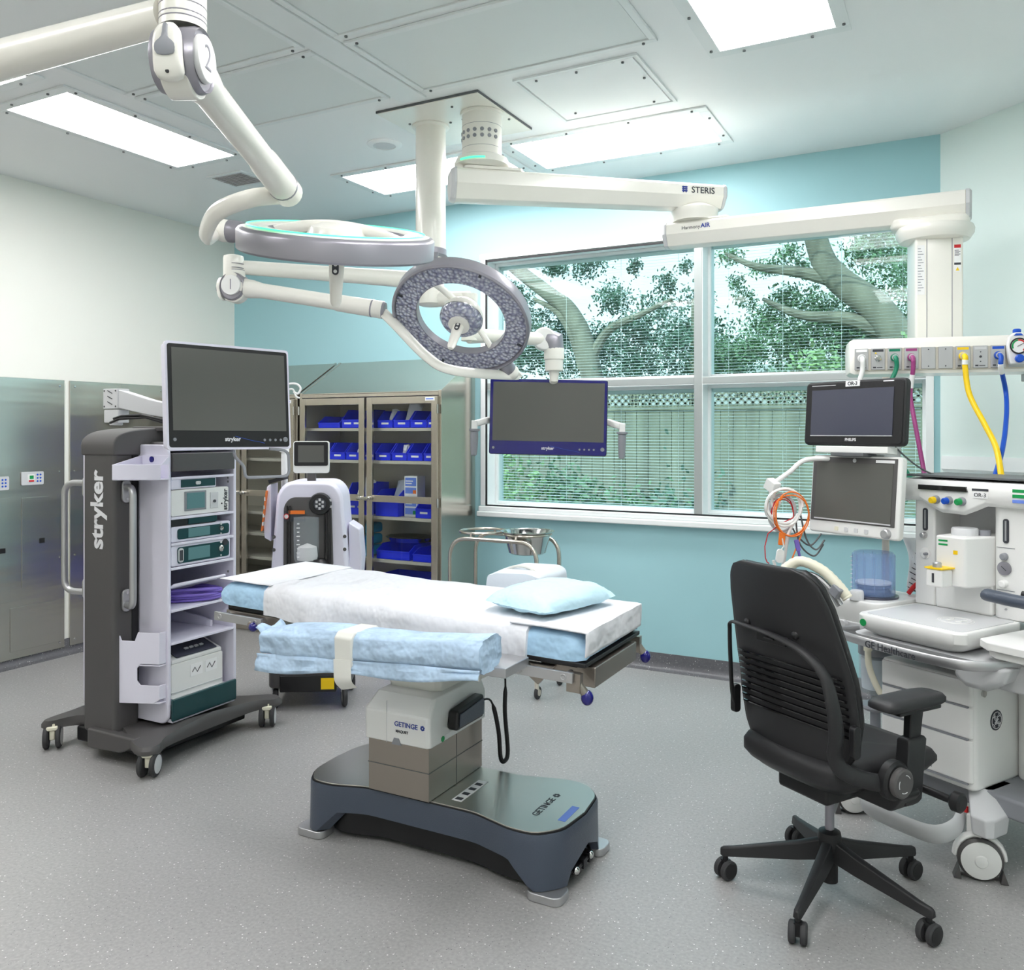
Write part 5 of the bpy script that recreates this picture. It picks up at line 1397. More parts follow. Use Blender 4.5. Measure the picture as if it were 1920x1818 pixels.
# body: side walls (rounded), back, top, bottom, open towards +x
for s_ in (-1, 1):
    g = G()
    pl = [(bx0 + .03 + p[0], p[1]) for p in rrect(.60, 1.285, .05, cx=.285, cy=(zb0 + zb1) / 2)]
    ys = sorted((s_ * by, s_ * (by - .018)))
    g.prism([(max(bx0, min(bx1, a)), b) for a, b in pl], 'xz', *ys)
    g.obj('side_wall', 'lilac', t, bevel=.006)
g = G(); g.bx(bx0 + .02, bx0 + .04, -by + .018, by - .018, zb0 + .02, zb1 - .05); g.bx(bx0 + .05, bx1 - .004, -by + .018, by - .018, zb0 + .004, zb0 + .022)
g.bx(bx0 + .05, bx1 - .02, -by + .018, by - .018, zb1 - .03, zb1 - .004); g.obj('back_wall', 'lilac', t, bevel=.003)
g = G(); g.bx(bx1 - .012, bx1 + .004, -by + .012, by - .012, zb0 + .012, zb0 + .115); g.obj('kick_panel', 'teal_dark', t, bevel=.012)
g = G(); g.bx(bx1 - .05, bx1 - .002, -by + .02, by - .02, 1.315, 1.40); g.obj('top_drawer_front', 'charcoal', t, bevel=.004)
g = G(); g.box((bx0 + .10, .06, .62), (.02, .10, .12)); g.box((bx0 + .10, .03, .43), (.02, .12, .10)); g.bx(bx0 + .05, bx0 + .06, -.08, .10, .70, .84); g.obj('cable_gap', 'black', t)
for zz in (.245, .528, .678, .872, .985, 1.105, 1.290):
    g = G(); g.bx(bx0 + .04, bx1 - .012, -by + .018, by - .018, zz - .012, zz); 
    if zz in (.528,): g.prism([(bx0 + .10, zz), (bx0 + .10, zz + .07), (.12, zz + .045), (.20, zz + .03), (.20, zz)], 'xz', by - .075, by - .06)
    g.obj('shelf', 'lilac', t, bevel=.002)
g = G()
for zz in (1.27, 1.25, .93, .80, 1.16):
    g.cyl((bx1 - .05, by - .020, zz), (bx1 - .05, by - .017, zz), .006, n=10)
g.obj('shelf_pins', 'grey', t)
# dark spine towards the viewer and away
for s_ in (-1,):
    g = G(); yf = -.345
    pl = [(-.030, .105), (.20, .105), (.205, .11), (.205, 1.46), (-.038, 1.46), (-.038, .12)]
    g.bx(-.112, .106, yf, -by + .004, .105, 1.45)
    sp = g.obj('spine', 'charcoal', t, bevel=.022, seg=4)
    g = G()
    pr = smooth_path([V(0, yf - .004, 1.39), V(0, yf - .004, 1.452), V(0, yf + .04, 1.492), V(0, yf + .14, 1.512), V(0, -.05, 1.520), V(0, .10, 1.516)], 4)
    pr = [(p.y, p.z) for p in pr] + [(.10, 1.40), (-.2, 1.39)]
    g.prism(pr, 'yz', -.118, .113); g.obj('spine_cap', 'charcoal', t, bevel=.008)
    text('stryker', .118, 'inkwhite', sp, (-.004, yf - .0012, 1.14), (PI / 2, -PI / 2, 0), bold=.0035, width=1.05)
    g = G(); g.bx(.106, .110, -.25, -.215, .30, 1.43); g.obj('cable_slot', 'black', sp)
g = G(); g.bx(-.02, .25, .0, by - .03, 1.44, 1.50); g.bx(-.2, .28, -.15, .17, 1.436, 1.452); g.bx(-.06, .22, -.12, .15, 1.50, 1.525); g.obj('top_cover', 'charcoal', t, bevel=.01)
# handles
for x0, s_, rch, y in ((.108, 1, .090, -.285), (-.318, -1, .135, -.17)):
    g = G()
    P = fillet([V(x0 + s_ * .008, y, 1.245), V(x0 + s_ * rch, y - .03, 1.245), V(x0 + s_ * rch, y - .03, .705), V(x0 + s_ * .008, y, .705)], .075, 8)
    g.tube(P, .0155, 16); h = g.obj('handle', 'alu', t, label='aluminium tube handle')
    for zz in (1.225, .725):
        g = G(); g.prism(rrect(.046, .105, .0225, cx=y, cy=zz), 'yz', *sorted((x0, x0 + s_ * .012))); g.obj('handle_bracket', 'alu', h, bevel=.003)
        g = G(); g.cyl((x0 + s_ * .011, y, zz - .035 if zz > 1 else zz + .035), (x0 + s_ * .015, y, zz - .035 if zz > 1 else zz + .035), .007, n=12); g.obj('bolt', 'steel_shiny', h)
# bracket tray at the top of the side, and document holder at the bottom
g = G(); yb = -by
g.prism([(.131, yb), (.131, yb - .165), (.285, yb - .09), (.312, yb - .05), (.312, yb)], 'xy', 1.28, 1.286)
g.prism([(.131, yb - .165), (.285, yb - .09), (.312, yb - .05), (.306, yb - .05), (.281, yb - .084), (.137, yb - .156), (.137, yb), (.131, yb)], 'xy', 1.28, 1.352); g.bx(.131, .312, yb - .006, yb, 1.28, 1.392); g.prism([(yb - .165, 1.35), (yb, 1.35), (yb, 1.392)], 'yz', .128, .134); g.prism([(yb - .05, 1.35), (yb, 1.35), (yb, 1.392)], 'yz', .308, .313)
g.obj('side_tray', 'lilac', t, bevel=.002)
g = G(); g.cyl((.20, yb - .004, 1.372), (.20, yb - .010, 1.372), .014, n=20); g.obj('round_plug', 'navy', t)
g = G()
hx0, hx1, hy = .035, .288, yb - .01
g.prism([(hx0, .26), (hx1 - .03, .26), (hx1, .28), (hx1, .345), (.20, .345), (.185, .365), (.185, .42), (.20, .44), (hx1, .44), (hx1, .585), (.19, .585), (.18, .56), (.175, .545), (.115, .545), (.105, .57), (.10, .60), (hx0, .60), (hx0, .445), (.092, .44), (.097, .42), (.097, .375), (.092, .36), (hx0, .355)], 'xz', hy - .006, hy)
for v in g.bm.verts: v.co.y -= max(0, (hx1 - v.co.x)) * .38 + .022
for z0_, z1_ in ((.28, .345), (.44, .585)): g.bx(hx1 - .006, hx1, hy - .028, yb, z0_, z1_)
for z0_, z1_ in ((.26, .268), (.43, .437)): g.prism([(hx0, hy - .028 - .089), (hx1, hy - .028), (hx1, yb), (hx0, yb)], 'xy', z0_, z1_)
g.obj('document_holder', 'lilac', t, bevel=.003)
# base
bp = [V(-.345, -.375, 0), V(-.30, -.40, 0), V(-.24, -.30, 0), V(-.10, -.26, 0), (V(.10, -.30, 0)), V(.33, -.415, 0), V(.405, -.415, 0), V(.425, -.36, 0), V(.38, -.24, 0), V(.375, .24, 0), V(.425, .36, 0), V(.405, .415, 0), V(.33, .415, 0), V(.16, .26, 0), V(-.14, .26, 0), V(-.30, .40, 0), V(-.345, .375, 0), V(-.32, .2, 0), V(-.32, -.2, 0)]
g = G(); P = smooth_path(bp, 4, True)
g.ring_loft([[V(p.x * k, p.y * k, z_ + .035 * max(0, 1 - abs(p.y) / .38) * (z_ > .1)) for p in P] for k, z_ in ((.98, .096), (1.0, .104), (1.0, .120), (.975, .135))]); g.obj('base', 'charcoal', t, ang=40)
g = G(); g.bx(-.05, .26, -.36, .30, .075, .13); g.prism([(-.04, .14), (.28, .14), (.28, .10), (.18, .06), (-.04, .05)], 'xz', -.375, -.33); g.obj('under_box', 'charcoal', t, bevel=.01)
g = G(); g.bx(-.22, .27, -.30, .30, .03, .10); g.obj('battery_box', 'black', t, bevel=.01)
def twin_castor(parent, x, y, rz=0.0, r=.052, wm='rubber', hm='lgrey', bm='beige'):
    o = bpy.data.objects.new('caster', None)
    c, s = math.cos(rz), math.sin(rz)
    L = lambda a, b, z_: V(x + a * c - b * s, y + a * s + b * c, z_)
    ax = V(-s, c, 0)
    g = G()
    for k in (-1, 1):
        g.lathe([(r * .55, -.011), (r - .006, -.011), (r, -.006), (r, .006), (r - .006, .011), (r * .55, .011)], o=L(0, k * .027, r), axis=ax, n=28)
    w = g.obj('caster', wm, parent)
    g = G()
    for k in (-1, 1): g.lathe([(r * .72, -.004), (r * .74, .012), (r * .3, .014), (0, .014)], o=L(0, k * .027, r), axis=ax * k, n=24)
    g.obj('wheel_disc', hm, w)
    g = G(); g.box(L(-.004, 0, r + .020), (.052, .026, .062), rz=rz); g.cyl(L(0, 0, r + .04), L(0, 0, r + .07), .019, n=18); g.box(L(0, 0, r + .045), (.062, .05, .02), rz=rz); g.obj('fork', bm, w, bevel=.006)
    return w
for x, y, rz_ in ((-.30, -.365, -.75), (.385, -.38, -1.08), (.385, .335, -.95), (-.30, .365, .9)): twin_castor(t, x, y, rz_, r=.053)

# things on the shelves (each a device of its own)
def device(name, label, cat, y0, y1, z0, h, depth, body, grp=None, x=KX + bx1 - .02):
    t = thing(name, label, cat, (x, KY + (y0 + y1) / 2, z0 + .001), math.radians(90), grp)   # local x along the front, -y out of the front
    w2 = (y1 - y0) / 2
    g = G(); g.prism(rrect(2 * w2, h, .010, cy=h / 2), 'xz', 0, depth); b = g.obj('case', body, t, bevel=.004)
    return t, w2, h, b
G90 = 'stacked video units on the trolley shelves'
# small unit on top
t1, w2, h, b = device('camera_unit', 'slim white unit with dark teal front lying on the big light unit', 'medical device', -.185, .085, 1.230, .052, .30, 'lilac', G90)
g = G(); g.bx(-.08, w2 - .008, -.003, 0, .008, h - .008); f = g.obj('front_panel', 'teal_dark', t1, bevel=.003)
g = G(); g.prism([(x + .02, z_ + h / 2) for x, z_ in rrect(.03, .016, .007)], 'xz', -.006, -.003); g.obj('port', 'lgrey', f)
t1, w2, h, b = device('insufflator', 'white boxy unit with blue-grey square screen, below the slim teal-fronted unit', 'medical device', -.185, .165, 1.106, .122, .34, 'white', G90)
g = G(); g.bx(-.10, .03, -.004, 0, .020, .112); s1 = g.obj('screen_bezel', 'grey', t1, bevel=.002)
g = G(); g.bx(-.088, .018, -.006, -.004, .030, .104); g.obj('screen', 'teal_screen', s1)
text('stryker', .036, 'ink', b, (.152, -.001, .058), (PI / 2, -PI / 2, 0), bold=.0008)
g = G(); g.bx(.055, .105, -.004, 0, .022, .10); pc = g.obj('port_plate', 'lgrey', t1, bevel=.003)
g = G(); g.cyl((.078, -.010, .056), (.078, -.004, .056), .007, n=14); g.cyl((.128, -.003, .04), (.128, 0, .04), .004, n=10); g.obj('port', 'ink', pc)
t1, w2, h, b = device('recorder_unit', 'thin black recorder with dark teal front between the white unit and the two teal screens', 'medical device', -.185, .09, 1.060, .034, .28, 'black', G90)
g = G(); g.bx(-.04, w2 - .003, -.003, 0, .004, h - .004); g.obj('front_panel', 'teal_dark', t1)
def teal_unit(z0, h_, label, big):
    t1, w2, h, b = device('light_source_unit', label, 'medical device', -.185, .175, z0, h_, .34, 'lilac', G90)
    g = G(); g.prism(rrect(.315, h_ - .022, .012, cx=.012, cy=h_ / 2), 'xz', -.004, 0); f = g.obj('front_panel', 'teal_dark', t1, bevel=.002)
    g = G(); g.bx(-.085 + (.0 if not big else .0), .045, -.006, -.004, h_ * .22, h_ * .80); g.obj('screen', 'teal_screen', f)
    g = G(); g.lathe([(.016 if big else .012, 0), (.016 if big else .012, .006), (.009, .012), (.008, .004), (0, .004)], o=(.115, -.004, h_ * .55), axis=(0, -1, 0), n=24); g.obj('light_port', 'steel_shiny', f)
    g = G(); g.cyl((.115, -.006, h_ * .2), (.115, -.004, h_ * .2), .004, n=10); g.cyl((.115, -.007, h_ * .86), (.115, -.004, h_ * .86), .006, n=12); g.obj('button', 'lgrey', f)
    if big:
        g = G(); g.prism(rrect(.030, .066, .012, cx=-.128, cy=h_ * .5), 'xz', -.007, -.004); q = g.obj('usb_frame', 'lgrey', f)
        g = G(); g.bx(-.137, -.119, -.009, -.007, h_ * .5 - .024, h_ * .5 + .024); g.obj('usb_ports', 'ink', q)
        g = G(); g.cyl((.142, -.008, h_ * .82), (.142, -.004, h_ * .82), .016, n=20); g.obj('dial', 'ink', f)
# re-space: the two teal units stand on the shelves at 0.872 and on the one above it
teal_unit(.986, .072, 'white unit with dark teal front and small screen, upper of the two', False)
teal_unit(.874, .098, 'lower teal-fronted white unit with a framed port group at its left', True)
t1, w2, h, b = device('printer', 'pale grey printer with dark blue lid at the bottom of the trolley', 'printer', -.16, .155, .247, .165, .36, 'white', None, x=KX + bx1 - .05)
g = G(); g.prism([(-.0, .165), (.22, .165), (.22, .235), (.12, .225), (.0, .185)], 'yz', -.155, .15); g.obj('sloped_top', 'white', t1, bevel=.006)
g = G(); 
R2 = Matrix.Rotation(math.radians(20), 3, 'X')
g.box((.0, .060, .212), (.24, .12, .006), rot=R2); g.obj('lid', 'screen_blue', t1)
g = G(); 
for k in range(4): g.box((-.03 + k * .03, .045, .211), (.02, .012, .008), rot=R2)
g.obj('keys', 'lgrey', t1)
for x in (-.01, .08):
    g = G(); g.bx(x - .035, x + .038, -.002, 0, .085, .14); pn = g.obj('label_plate', 'paper', t1)
    g = G(); g.tube([V(x - .025, -.003, .105), V(x - .01, -.003, .125), V(x + .005, -.003, .10), V(x + .025, -.003, .125)], .002, 6); g.obj('label_icon', 'ink', pn)
g = G(); g.bx(-.157, .152, -.004, 0, .03, .034); g.bx(-.157, .152, -.05, .01, .0, .010); g.obj('paper_slot', 'lgrey', t1)
# coiled purple and white cables on the open shelf
g = G(); r3 = random.Random(3)
pp = []
for k in range(10):
    pp += [V(-.05 - .10 + .02 * k * .5, -.16 + .03 * r3.random(), .0 + .012 + .012 * (k % 5)), V(.08, -.02 + .05 * r3.random(), .012 + .012 * (k % 5)), V(.06, .12, .014 + .008 * (k % 5)), V(-.12, .08, .012 + .010 * (k % 5))]
g.tube(smooth_path(pp, 4), .0075, 8); o = g.obj('coiled_cable', 'purple', None); o.location = (KX + .20, KY + .02, .679); tag(o, 'purple cable coiled on the open shelf of the trolley', 'cable')
g = G(); pp = [V(-.15 + .03 * k, (-.15 if k % 2 else .13), .018 + .009 * k) for k in range(9)]
g.tube(smooth_path(pp, 5), .008, 8); o = g.obj('coiled_cable', 'lilac', None); o.location = (KX + .20, KY + .01, .700); tag(o, 'white cable looped over the purple one on the open shelf', 'cable')

# monitor on the sprung arm above the trolley
ML, MR = at(313, 737, 3.34), at(540, 752, 3.74)
mdir = MR - ML; mdir.z = 0
mc = (ML + MR) / 2
mrz = math.atan2(mdir.y, mdir.x)
mw = mdir.length
mon = monitor('trolley_monitor', 'large dark monitor angled above the video trolley', 'monitor', mc, mrz, mw, .418, .052, 'black', 'lilac', math.radians(-4), math.radians(0.4))
g = G(); g.prism(rrect(mw + .012, .432, .014), 'xz', -.003, .012); g.obj('outer_rim', 'lilac', mon)
g = G(); g.bx(-.06, .06, .045, .10, -.08, .06); g.obj('mount_plate', 'lgrey', mon, bevel=.004)
g = G(); g.tube(fillet([V(.02, .03, -.20), V(.02, .02, -.245), V(.03, -.04, -.29), V(.03, -.04, -.335), V(.24, -.04, -.335), V(.24, -.04, -.225), V(.16, -.02, -.215)], .03), .0065, 8); g.obj('wire_handle', 'grey', mon)
# arm
a0 = at(218, 772, 3.86)
t = thing('monitor_arm', 'grey sprung arm from the trolley top to the large angled monitor', 'monitor arm', (a0.x, a0.y, 1.528))
z0 = 1.528
def at_l(u, v, tt): return at(u, v, tt) - V(a0.x, a0.y, z0)
a1 = at_l(312, 800, 3.76)
g = G(); g.cyl((0, 0, 0), (0, 0, .04), .028); g.bx(-.045, .05, -.03, .03, .012, .07); g.obj('pivot_block', 'lgrey', t, bevel=.004)
g = G(); g.bx(-.048, .048, -.032, .032, .074, .165); kb = g.obj('knuckle', 'lgrey', t, bevel=.003)
g = G()
for k in range(3): g.box((.0, -.0335, .15 - k * .025), (.035, .001, .004), rot=Matrix.Rotation(.4, 3, 'Y'))
for sx in (-1, 1):
    for zz in (.085, .155): g.cyl((sx * .038, -.034, zz), (sx * .038, -.032, zz), .004, n=8)
g.obj('knuckle_marks', 'ink', kb)
e = at_l(335, 775, 3.84)
e = V(.36, .10, .07)
g = G(); d = V(e.x, e.y, 0).normalized(); up = V(0, 0, 1); sd_ = V(-d.y, d.x, 0)
g.ring_loft([[c_ + sd_ * a * .028 + up * b for a, b in ((-1, zl), (1, zl), (1, zh), (-1, zh))] for c_, zl, zh in ((V(.04, 0, 0), .078, .160), (V(e.x * .5, e.y * .5, 0), .045, .115), (e - V(0, 0, e.z), .020, .075), (e - V(0, 0, e.z) + d * .12, .0, .055))]); ar = g.obj('spring_arm', 'lgrey', t, bevel=.004)
g = G(); g.tube([V(.03, -.035, .03), V(.10, -.05, .04), V(.2, -.03, .045), V(.34, .04, .01), V(.42, .10, -.02)], .006, 8); g.tube([V(.02, -.045, .012), V(.10, -.06, .028), V(.22, -.02, .035), V(.36, .05, -.01)], .006, 8); g.obj('cables', 'black', t)
g = G(); g.tube([V(e.x + d.x * .1, e.y + d.y * .1, .03), mc + V(0, .06, 0) - V(a0.x, a0.y, z0) + V(-.02, .05, 0)], .022, 10); g.obj('head_joint', 'lgrey', t)
# ================================================================ OFFICE CHAIR
t = thing('office_chair', 'black office swivel chair with high curved back facing the white machine', 'chair', (-.38, 2.93, 0), math.radians(57 - 90))
# local: +y forward, x to the sitter's right
def yback(z):
    return -.185 - .02 * max(0, z - .50) / .2 - .055 * max(0, z - .70) ** 1.1 / .38
def wback(z):
    pts = [(.47, .165), (.54, .215), (.64, .235), (.76, .232), (.88, .215), (.98, .198), (1.04, .178), (1.075, .15), (1.092, .10)]
    for (a, wa), (b, wb) in zip(pts, pts[1:]):
        if a <= z <= b: return wa + (wb - wa) * (z - a) / (b - a)
    return pts[0][1] if z < .5 else pts[-1][1]
def shellpt(a, b, off=0.0, k=1.0):
    z = .47 + .622 * b
    x = (a * 2 - 1) * wback(z) * k
    return V(x, yback(z) + off + .9 * x * x, z)
g = G(); g.grid(24, 40, lambda a, b: shellpt(a, b)); g.obj('backrest', 'blacksat', t, solid=.012, ang=60)
g = G(); g.grid(24, 40, lambda a, b: shellpt(a, .02 + b * .965, .026, .975) + V(0, .010 * math.cos((a - .5) * PI), 0)); g.obj('back_cushion', 'black', t, solid=.022, ang=60)
g = G()
for k in range(9):
    z = .615 + k * .0215
    for x0, x1 in ((-.92, .92),):
        P = []
        for i in range(15):
            a = (x0 + (x1 - x0) * i / 14 + 1) / 2; p = shellpt(a, (z - .47) / .622 + .035 * math.sin(a * PI)*0 , -.010); P.append(p + V(0, 0, -.018 * (2 * a - 1) ** 2))
        g.tube(P, .0042, 6)
g.obj('lumbar_slats', 'blackgloss', t)
# flat bar frame behind the back
fp = [V(-.235, -.175, .575), V(-.232, -.20, .62), V(-.215, -.225, .74), V(-.205, -.238, .84), V(-.185, -.250, .875), V(-.10, -.266, .880), V(.03, -.270, .872), V(.13, -.262, .845), V(.195, -.250, .79), V(.222, -.245, .70), V(.220, -.23, .62), V(.205, -.22, .56), V(.215, -.20, .515), V(.245, -.14, .485), V(.262, -.06, .465), V(.262, .02, .455)]
P = smooth_path(fp, 5)
rr = [.0085 + .0165 * max(0, min(1, (i / len(P) - .34) / .3)) for i in range(len(P))]
g = G(); g.tube(P, rr, 12, flat=.55, up=(0, -1, 0.01)); 
g.obj('back_frame', 'blacksat', t, ang=60)
for s_, x in ((-1, -.24), (1, .242)):
    g = G(); g.prism(rrect(.03, .095, .012, cx=-.178, cy=.60), 'yz', x - .010, x + .010); g.obj('frame_clip', 'black', t, bevel=.003)
g = G(); g.bx(-.06, .06, -.266, -.245, .845, .872); g.bx(-.02, .02, -.275, -.265, .858, .864); g.obj('top_latch', 'black', t, bevel=.005)
for x in (-.12, .08):
    g = G(); g.sph((x, -.243, .885), .014, (1, .8, 1)); g.obj('frame_bolt', 'black', t)
# seat
def seat_ring(z, k, dy=0):
    P = [V(-.225, -.20, 0), V(-.16, -.245, 0), (V(0, -.255, 0)), V(.16, -.245, 0), V(.225, -.20, 0), V(.245, .0, 0), V(.240, .20, 0), V(.19, .285, 0), V(0, .31, 0), V(-.19, .285, 0), V(-.240, .20, 0), V(-.245, .0, 0)]
    return [V(p.x * k * .90, p.y * k * .93 + dy + .02, z - (.025 * max(0, (p.y - .16) / .14) if z > .46 else 0)) for p in smooth_path(P, 4, True)]
g = G(); g.ring_loft([seat_ring(.425, .80), seat_ring(.430, .92), seat_ring(.455, 1.0), seat_ring(.485, 1.0), seat_ring(.505, .95), seat_ring(.512, .80), seat_ring(.508, .4)]); g.obj('seat', 'blacksat', t, ang=70)
g = G(); g.ring_loft([seat_ring(.395, .50), seat_ring(.412, .82), seat_ring(.430, .90)]); g.obj('seat_pan', 'black', t, ang=70)
g = G(); g.bx(-.10, .10, -.13, .14, .345, .405); g.prism([(-.30, .43), (-.24, .47), (.24, .47), (.30, .43), (.26, .375), (-.26, .375)], 'xz', -.05, .05); g.obj('mechanism', 'black', t, bevel=.012)
for s_ in (1, -1):
    X = s_ * .258
    g = G(); sec = lambda y0, z, w_, d: [V(X - w_, y0 - d, z), V(X + w_, y0 - d, z), V(X + w_ * 1.2, y0, z), V(X + w_, y0 + d, z), V(X - w_, y0 + d, z), V(X - w_ * 1.2, y0, z)]
    g.ring_loft([sec(.035, .385, .016, .030), sec(.035, .40, .022, .040), sec(.055, .575, .022, .042), sec(.055, .585, .018, .036)]); g.obj('arm_sleeve', 'blacksat', t, bevel=.006)
    g = G(); g.ring_loft([sec(.055, .575, .012, .026), sec(.065, .665, .013, .030)]); g.obj('arm_post', 'black', t, bevel=.004)
    g = G(); g.prism([(X - s_ * .05, -.045), (X + s_ * .035, -.045), (X + s_ * .04, .14), (X - s_ * .03, .14)], 'xy', .665, .678); g.obj('arm_bracket', 'black', t, bevel=.004)
    pr = smooth_path([V(X - s_ * .045, -.085, 0), V(X + s_ * .035, -.085, 0), V(X + s_ * .048, .0, 0), V(X + s_ * .045, .15, 0), V(X + s_ * .0, .175, 0), V(X - s_ * .045, .15, 0), V(X - s_ * .055, .0, 0)], 5, True)
    ctr = V(X, .04, 0)
    g = G(); g.ring_loft([[ctr + (p - ctr) * k + V(0, 0, z) for p in pr] for k, z in ((.90, .678), (1.0, .684), (1.0, .696), (.92, .706), (.6, .710))]); g.obj('armrest_pad', 'charcoal' if False else 'blacksat', t, ang=60, bevel=0)
# pivot dial
g = G(); g.lathe([(.058, 0), (.058, .022), (.050, .03), (0, .031)], o=(.258, -.045, .475), axis=(1, 0, 0), n=36); dl = g.obj('pivot_dial', 'black', t)
g = G(); g.lathe([(.043, .028), (.043, .046), (.038, .050), (0, .050)], o=(.258, -.045, .475), axis=(1, 0, 0), n=36); g.obj('dial_face', 'charcoal', dl)
g = G(); 
for a0 in (.5, 2.6, 4.2): g.tube([V(.3085, -.045 + .026 * math.cos(a0 + k * .18), .475 + .026 * math.sin(a0 + k * .18)) for k in range(6)], .0012, 5)
g.obj('dial_marks', 'inkwhite', dl)
g = G(); g.cyl((.20, .13, .405), (.335, .15, .395), .012, n=14); g.lathe([(.024, 0), (.030, .006), (.030, .028), (.022, .034), (0, .034)], o=(.325, .15, .396), axis=(1, .1, 0), n=24); g.obj('adjust_lever', 'black', t)
# gas lift and star base
g = G(); g.cyl((0, 0, .18), (0, 0, .36), .0145, n=20); g.obj('gas_lift', 'midgrey', t)
g = G(); g.lathe([(.0, .045), (.026, .045), (.026, .10), (.034, .12), (.037, .19), (.034, .205), (.020, .212), (0, .212)], n=28); g.obj('hub', 'black', t)
for k in range(5):
    a = math.radians(190 + 72 * k - (57 - 90))
    d = V(math.cos(a), math.sin(a), 0); sd_ = V(-d.y, d.x, 0)
    def sec(r, w_, z0, z1): return [d * r + sd_ * (-w_) + V(0, 0, z0), d * r + sd_ * w_ + V(0, 0, z0), d * r + sd_ * w_ * .7 + V(0, 0, z1 - .004), d * r + sd_ * w_ * .3 + V(0, 0, z1), d * r - sd_ * w_ * .3 + V(0, 0, z1), d * r - sd_ * w_ * .7 + V(0, 0, z1 - .004)]
    g = G(); g.ring_loft([sec(.02, .022, .118, .185), sec(.10, .021, .105, .160), sec(.30, .014, .080, .112), sec(.335, .013, .076, .106), sec(.345, .008, .08, .10)]); lg = g.obj('leg', 'blacksat', t, bevel=.003)
    c_ = d * .328; r_ = .032
    sw = .9 + k * 1.3; ax = V(math.cos(sw), math.sin(sw), 0) if k != 0 else V(-.3, -1, 0).normalized()
    ax = Matrix.Rotation(-math.radians(57 - 90), 3, 'Z') @ (V(.85, -.55, 0) if k != 1 else V(1, .1, 0)); ax.normalize()
    g = G()
    for s_ in (-1, 1): g.lathe([(r_ * .6, .007), (r_ - .003, .007), (r_, .011), (r_, .022), (r_ - .004, .026)], o=c_ + V(0, 0, r_), axis=ax * s_, n=26)
    w_ = g.obj('caster', 'rubber', lg)
    g = G()
    for s_ in (-1, 1): g.lathe([(r_ * .78, .010), (r_ * .76, .027), (0, .0275)], o=c_ + V(0, 0, r_), axis=ax * s_, n=24)
    g.cyl(c_ + V(0, 0, r_), c_ + V(0, 0, .082), .009, n=12); g.box(c_ + V(0, 0, r_ + .012), (.024, .024, .04), rz=math.atan2(ax.y, ax.x)); g.obj('wheel_cover', 'black', lg)
# ================================================================ ANAESTHESIA MACHINE
AO = V(.03, 3.30, 0); AZ = math.radians(-31.2)
AX = V(math.cos(AZ), math.sin(AZ), 0); AY = V(-math.sin(AZ), math.cos(AZ), 0)
def aw(x, y, z): return AO + AX * x + AY * y + V(0, 0, z)        # machine frame -> room
t = thing('anesthesia_machine', 'large white anaesthesia machine with three drawers and a work surface at the right edge', 'medical machine', AO, AZ)
am = t
# drawer tower
g = G(); g.prism(rrect(.363, .36, .022, cx=-.170, cy=.18), 'xy', .272, .655); g.obj('drawer_case', 'white', t, bevel=.012)
for i, (z0, z1) in enumerate(((.562, .648), (.452, .556), (.300, .446))):
    g = G(); g.prism(rrect(.348, .03, .012, cx=-.170, cy=.006), 'xy', z0, z1); d = g.obj('drawer', 'white', t, bevel=.005)
    g = G(); g.bx(-.335, -.01, -.0095, .004, z0 - .006, z0 + .001); g.obj('drawer_gap', 'grey', d)
    if i == 2:
        g = G(); g.bx(-.30, -.14, -.0105, -.008, .315, .321); g.obj('finger_slot', 'grey', d)
g = G(); g.cyl((.011, .045, .605), (.020, .045, .605), .011, n=18); g.obj('drawer_lock', 'steel_shiny', t)
# roundel logo on the side
g = G(); g.cyl((.0105, .125, .50), (.0135, .125, .50), .035, n=40); lg = g.obj('round_logo', 'ink', t)
g = G(); g.torus((.0138, .125, .50), (1, 0, 0), .0285, .0012, 36, 6)
def curl(pts): g.tube([V(.0142, .125 + a * .001, .50 + b * .001) for a, b in [(p.x, p.y) for p in smooth_path([V(x, y, 0) for x, y in pts], 5)]], .0014, 6)
curl([(-3, 12), (-8, 14), (-12, 9), (-10, 2), (-4, 0), (-1, 3), (-3, 7), (-6, 5)]); curl([(-2, 2), (-1, -6), (-4, -12), (-9, -12), (-10, -7), (-5, -4), (1, -1), (6, 4)])
curl([(12, 10), (7, 14), (3, 10), (6, 5), (10, 3), (5, 1), (2, -5), (5, -12), (11, -11), (13, -5)])
for k in range(4):
    a = k * PI / 2 + .8; curl([(24 * math.cos(a - .35), 24 * math.sin(a - .35)), (21 * math.cos(a), 21 * math.sin(a)), (25 * math.cos(a + .3), 25 * math.sin(a + .3))])
g.obj('logo_monogram', 'inkwhite', lg)
# rear body and right hand body
g = G(); g.prism(rrect(.36, .40, .05, cx=.185, cy=.44), 'xy', .272, .785); g.obj('right_body', 'white', t, bevel=.01)
g = G(); g.bx(-.33, .02, .28, .60, .272, .79); g.obj('rear_body', 'lgrey', t, bevel=.01)
g = G(); g.prism(rrect(.80, .50, .08, cx=.02, cy=.30), 'xy', .205, .275); g.obj('base_tray', 'grey', t, bevel=.012)
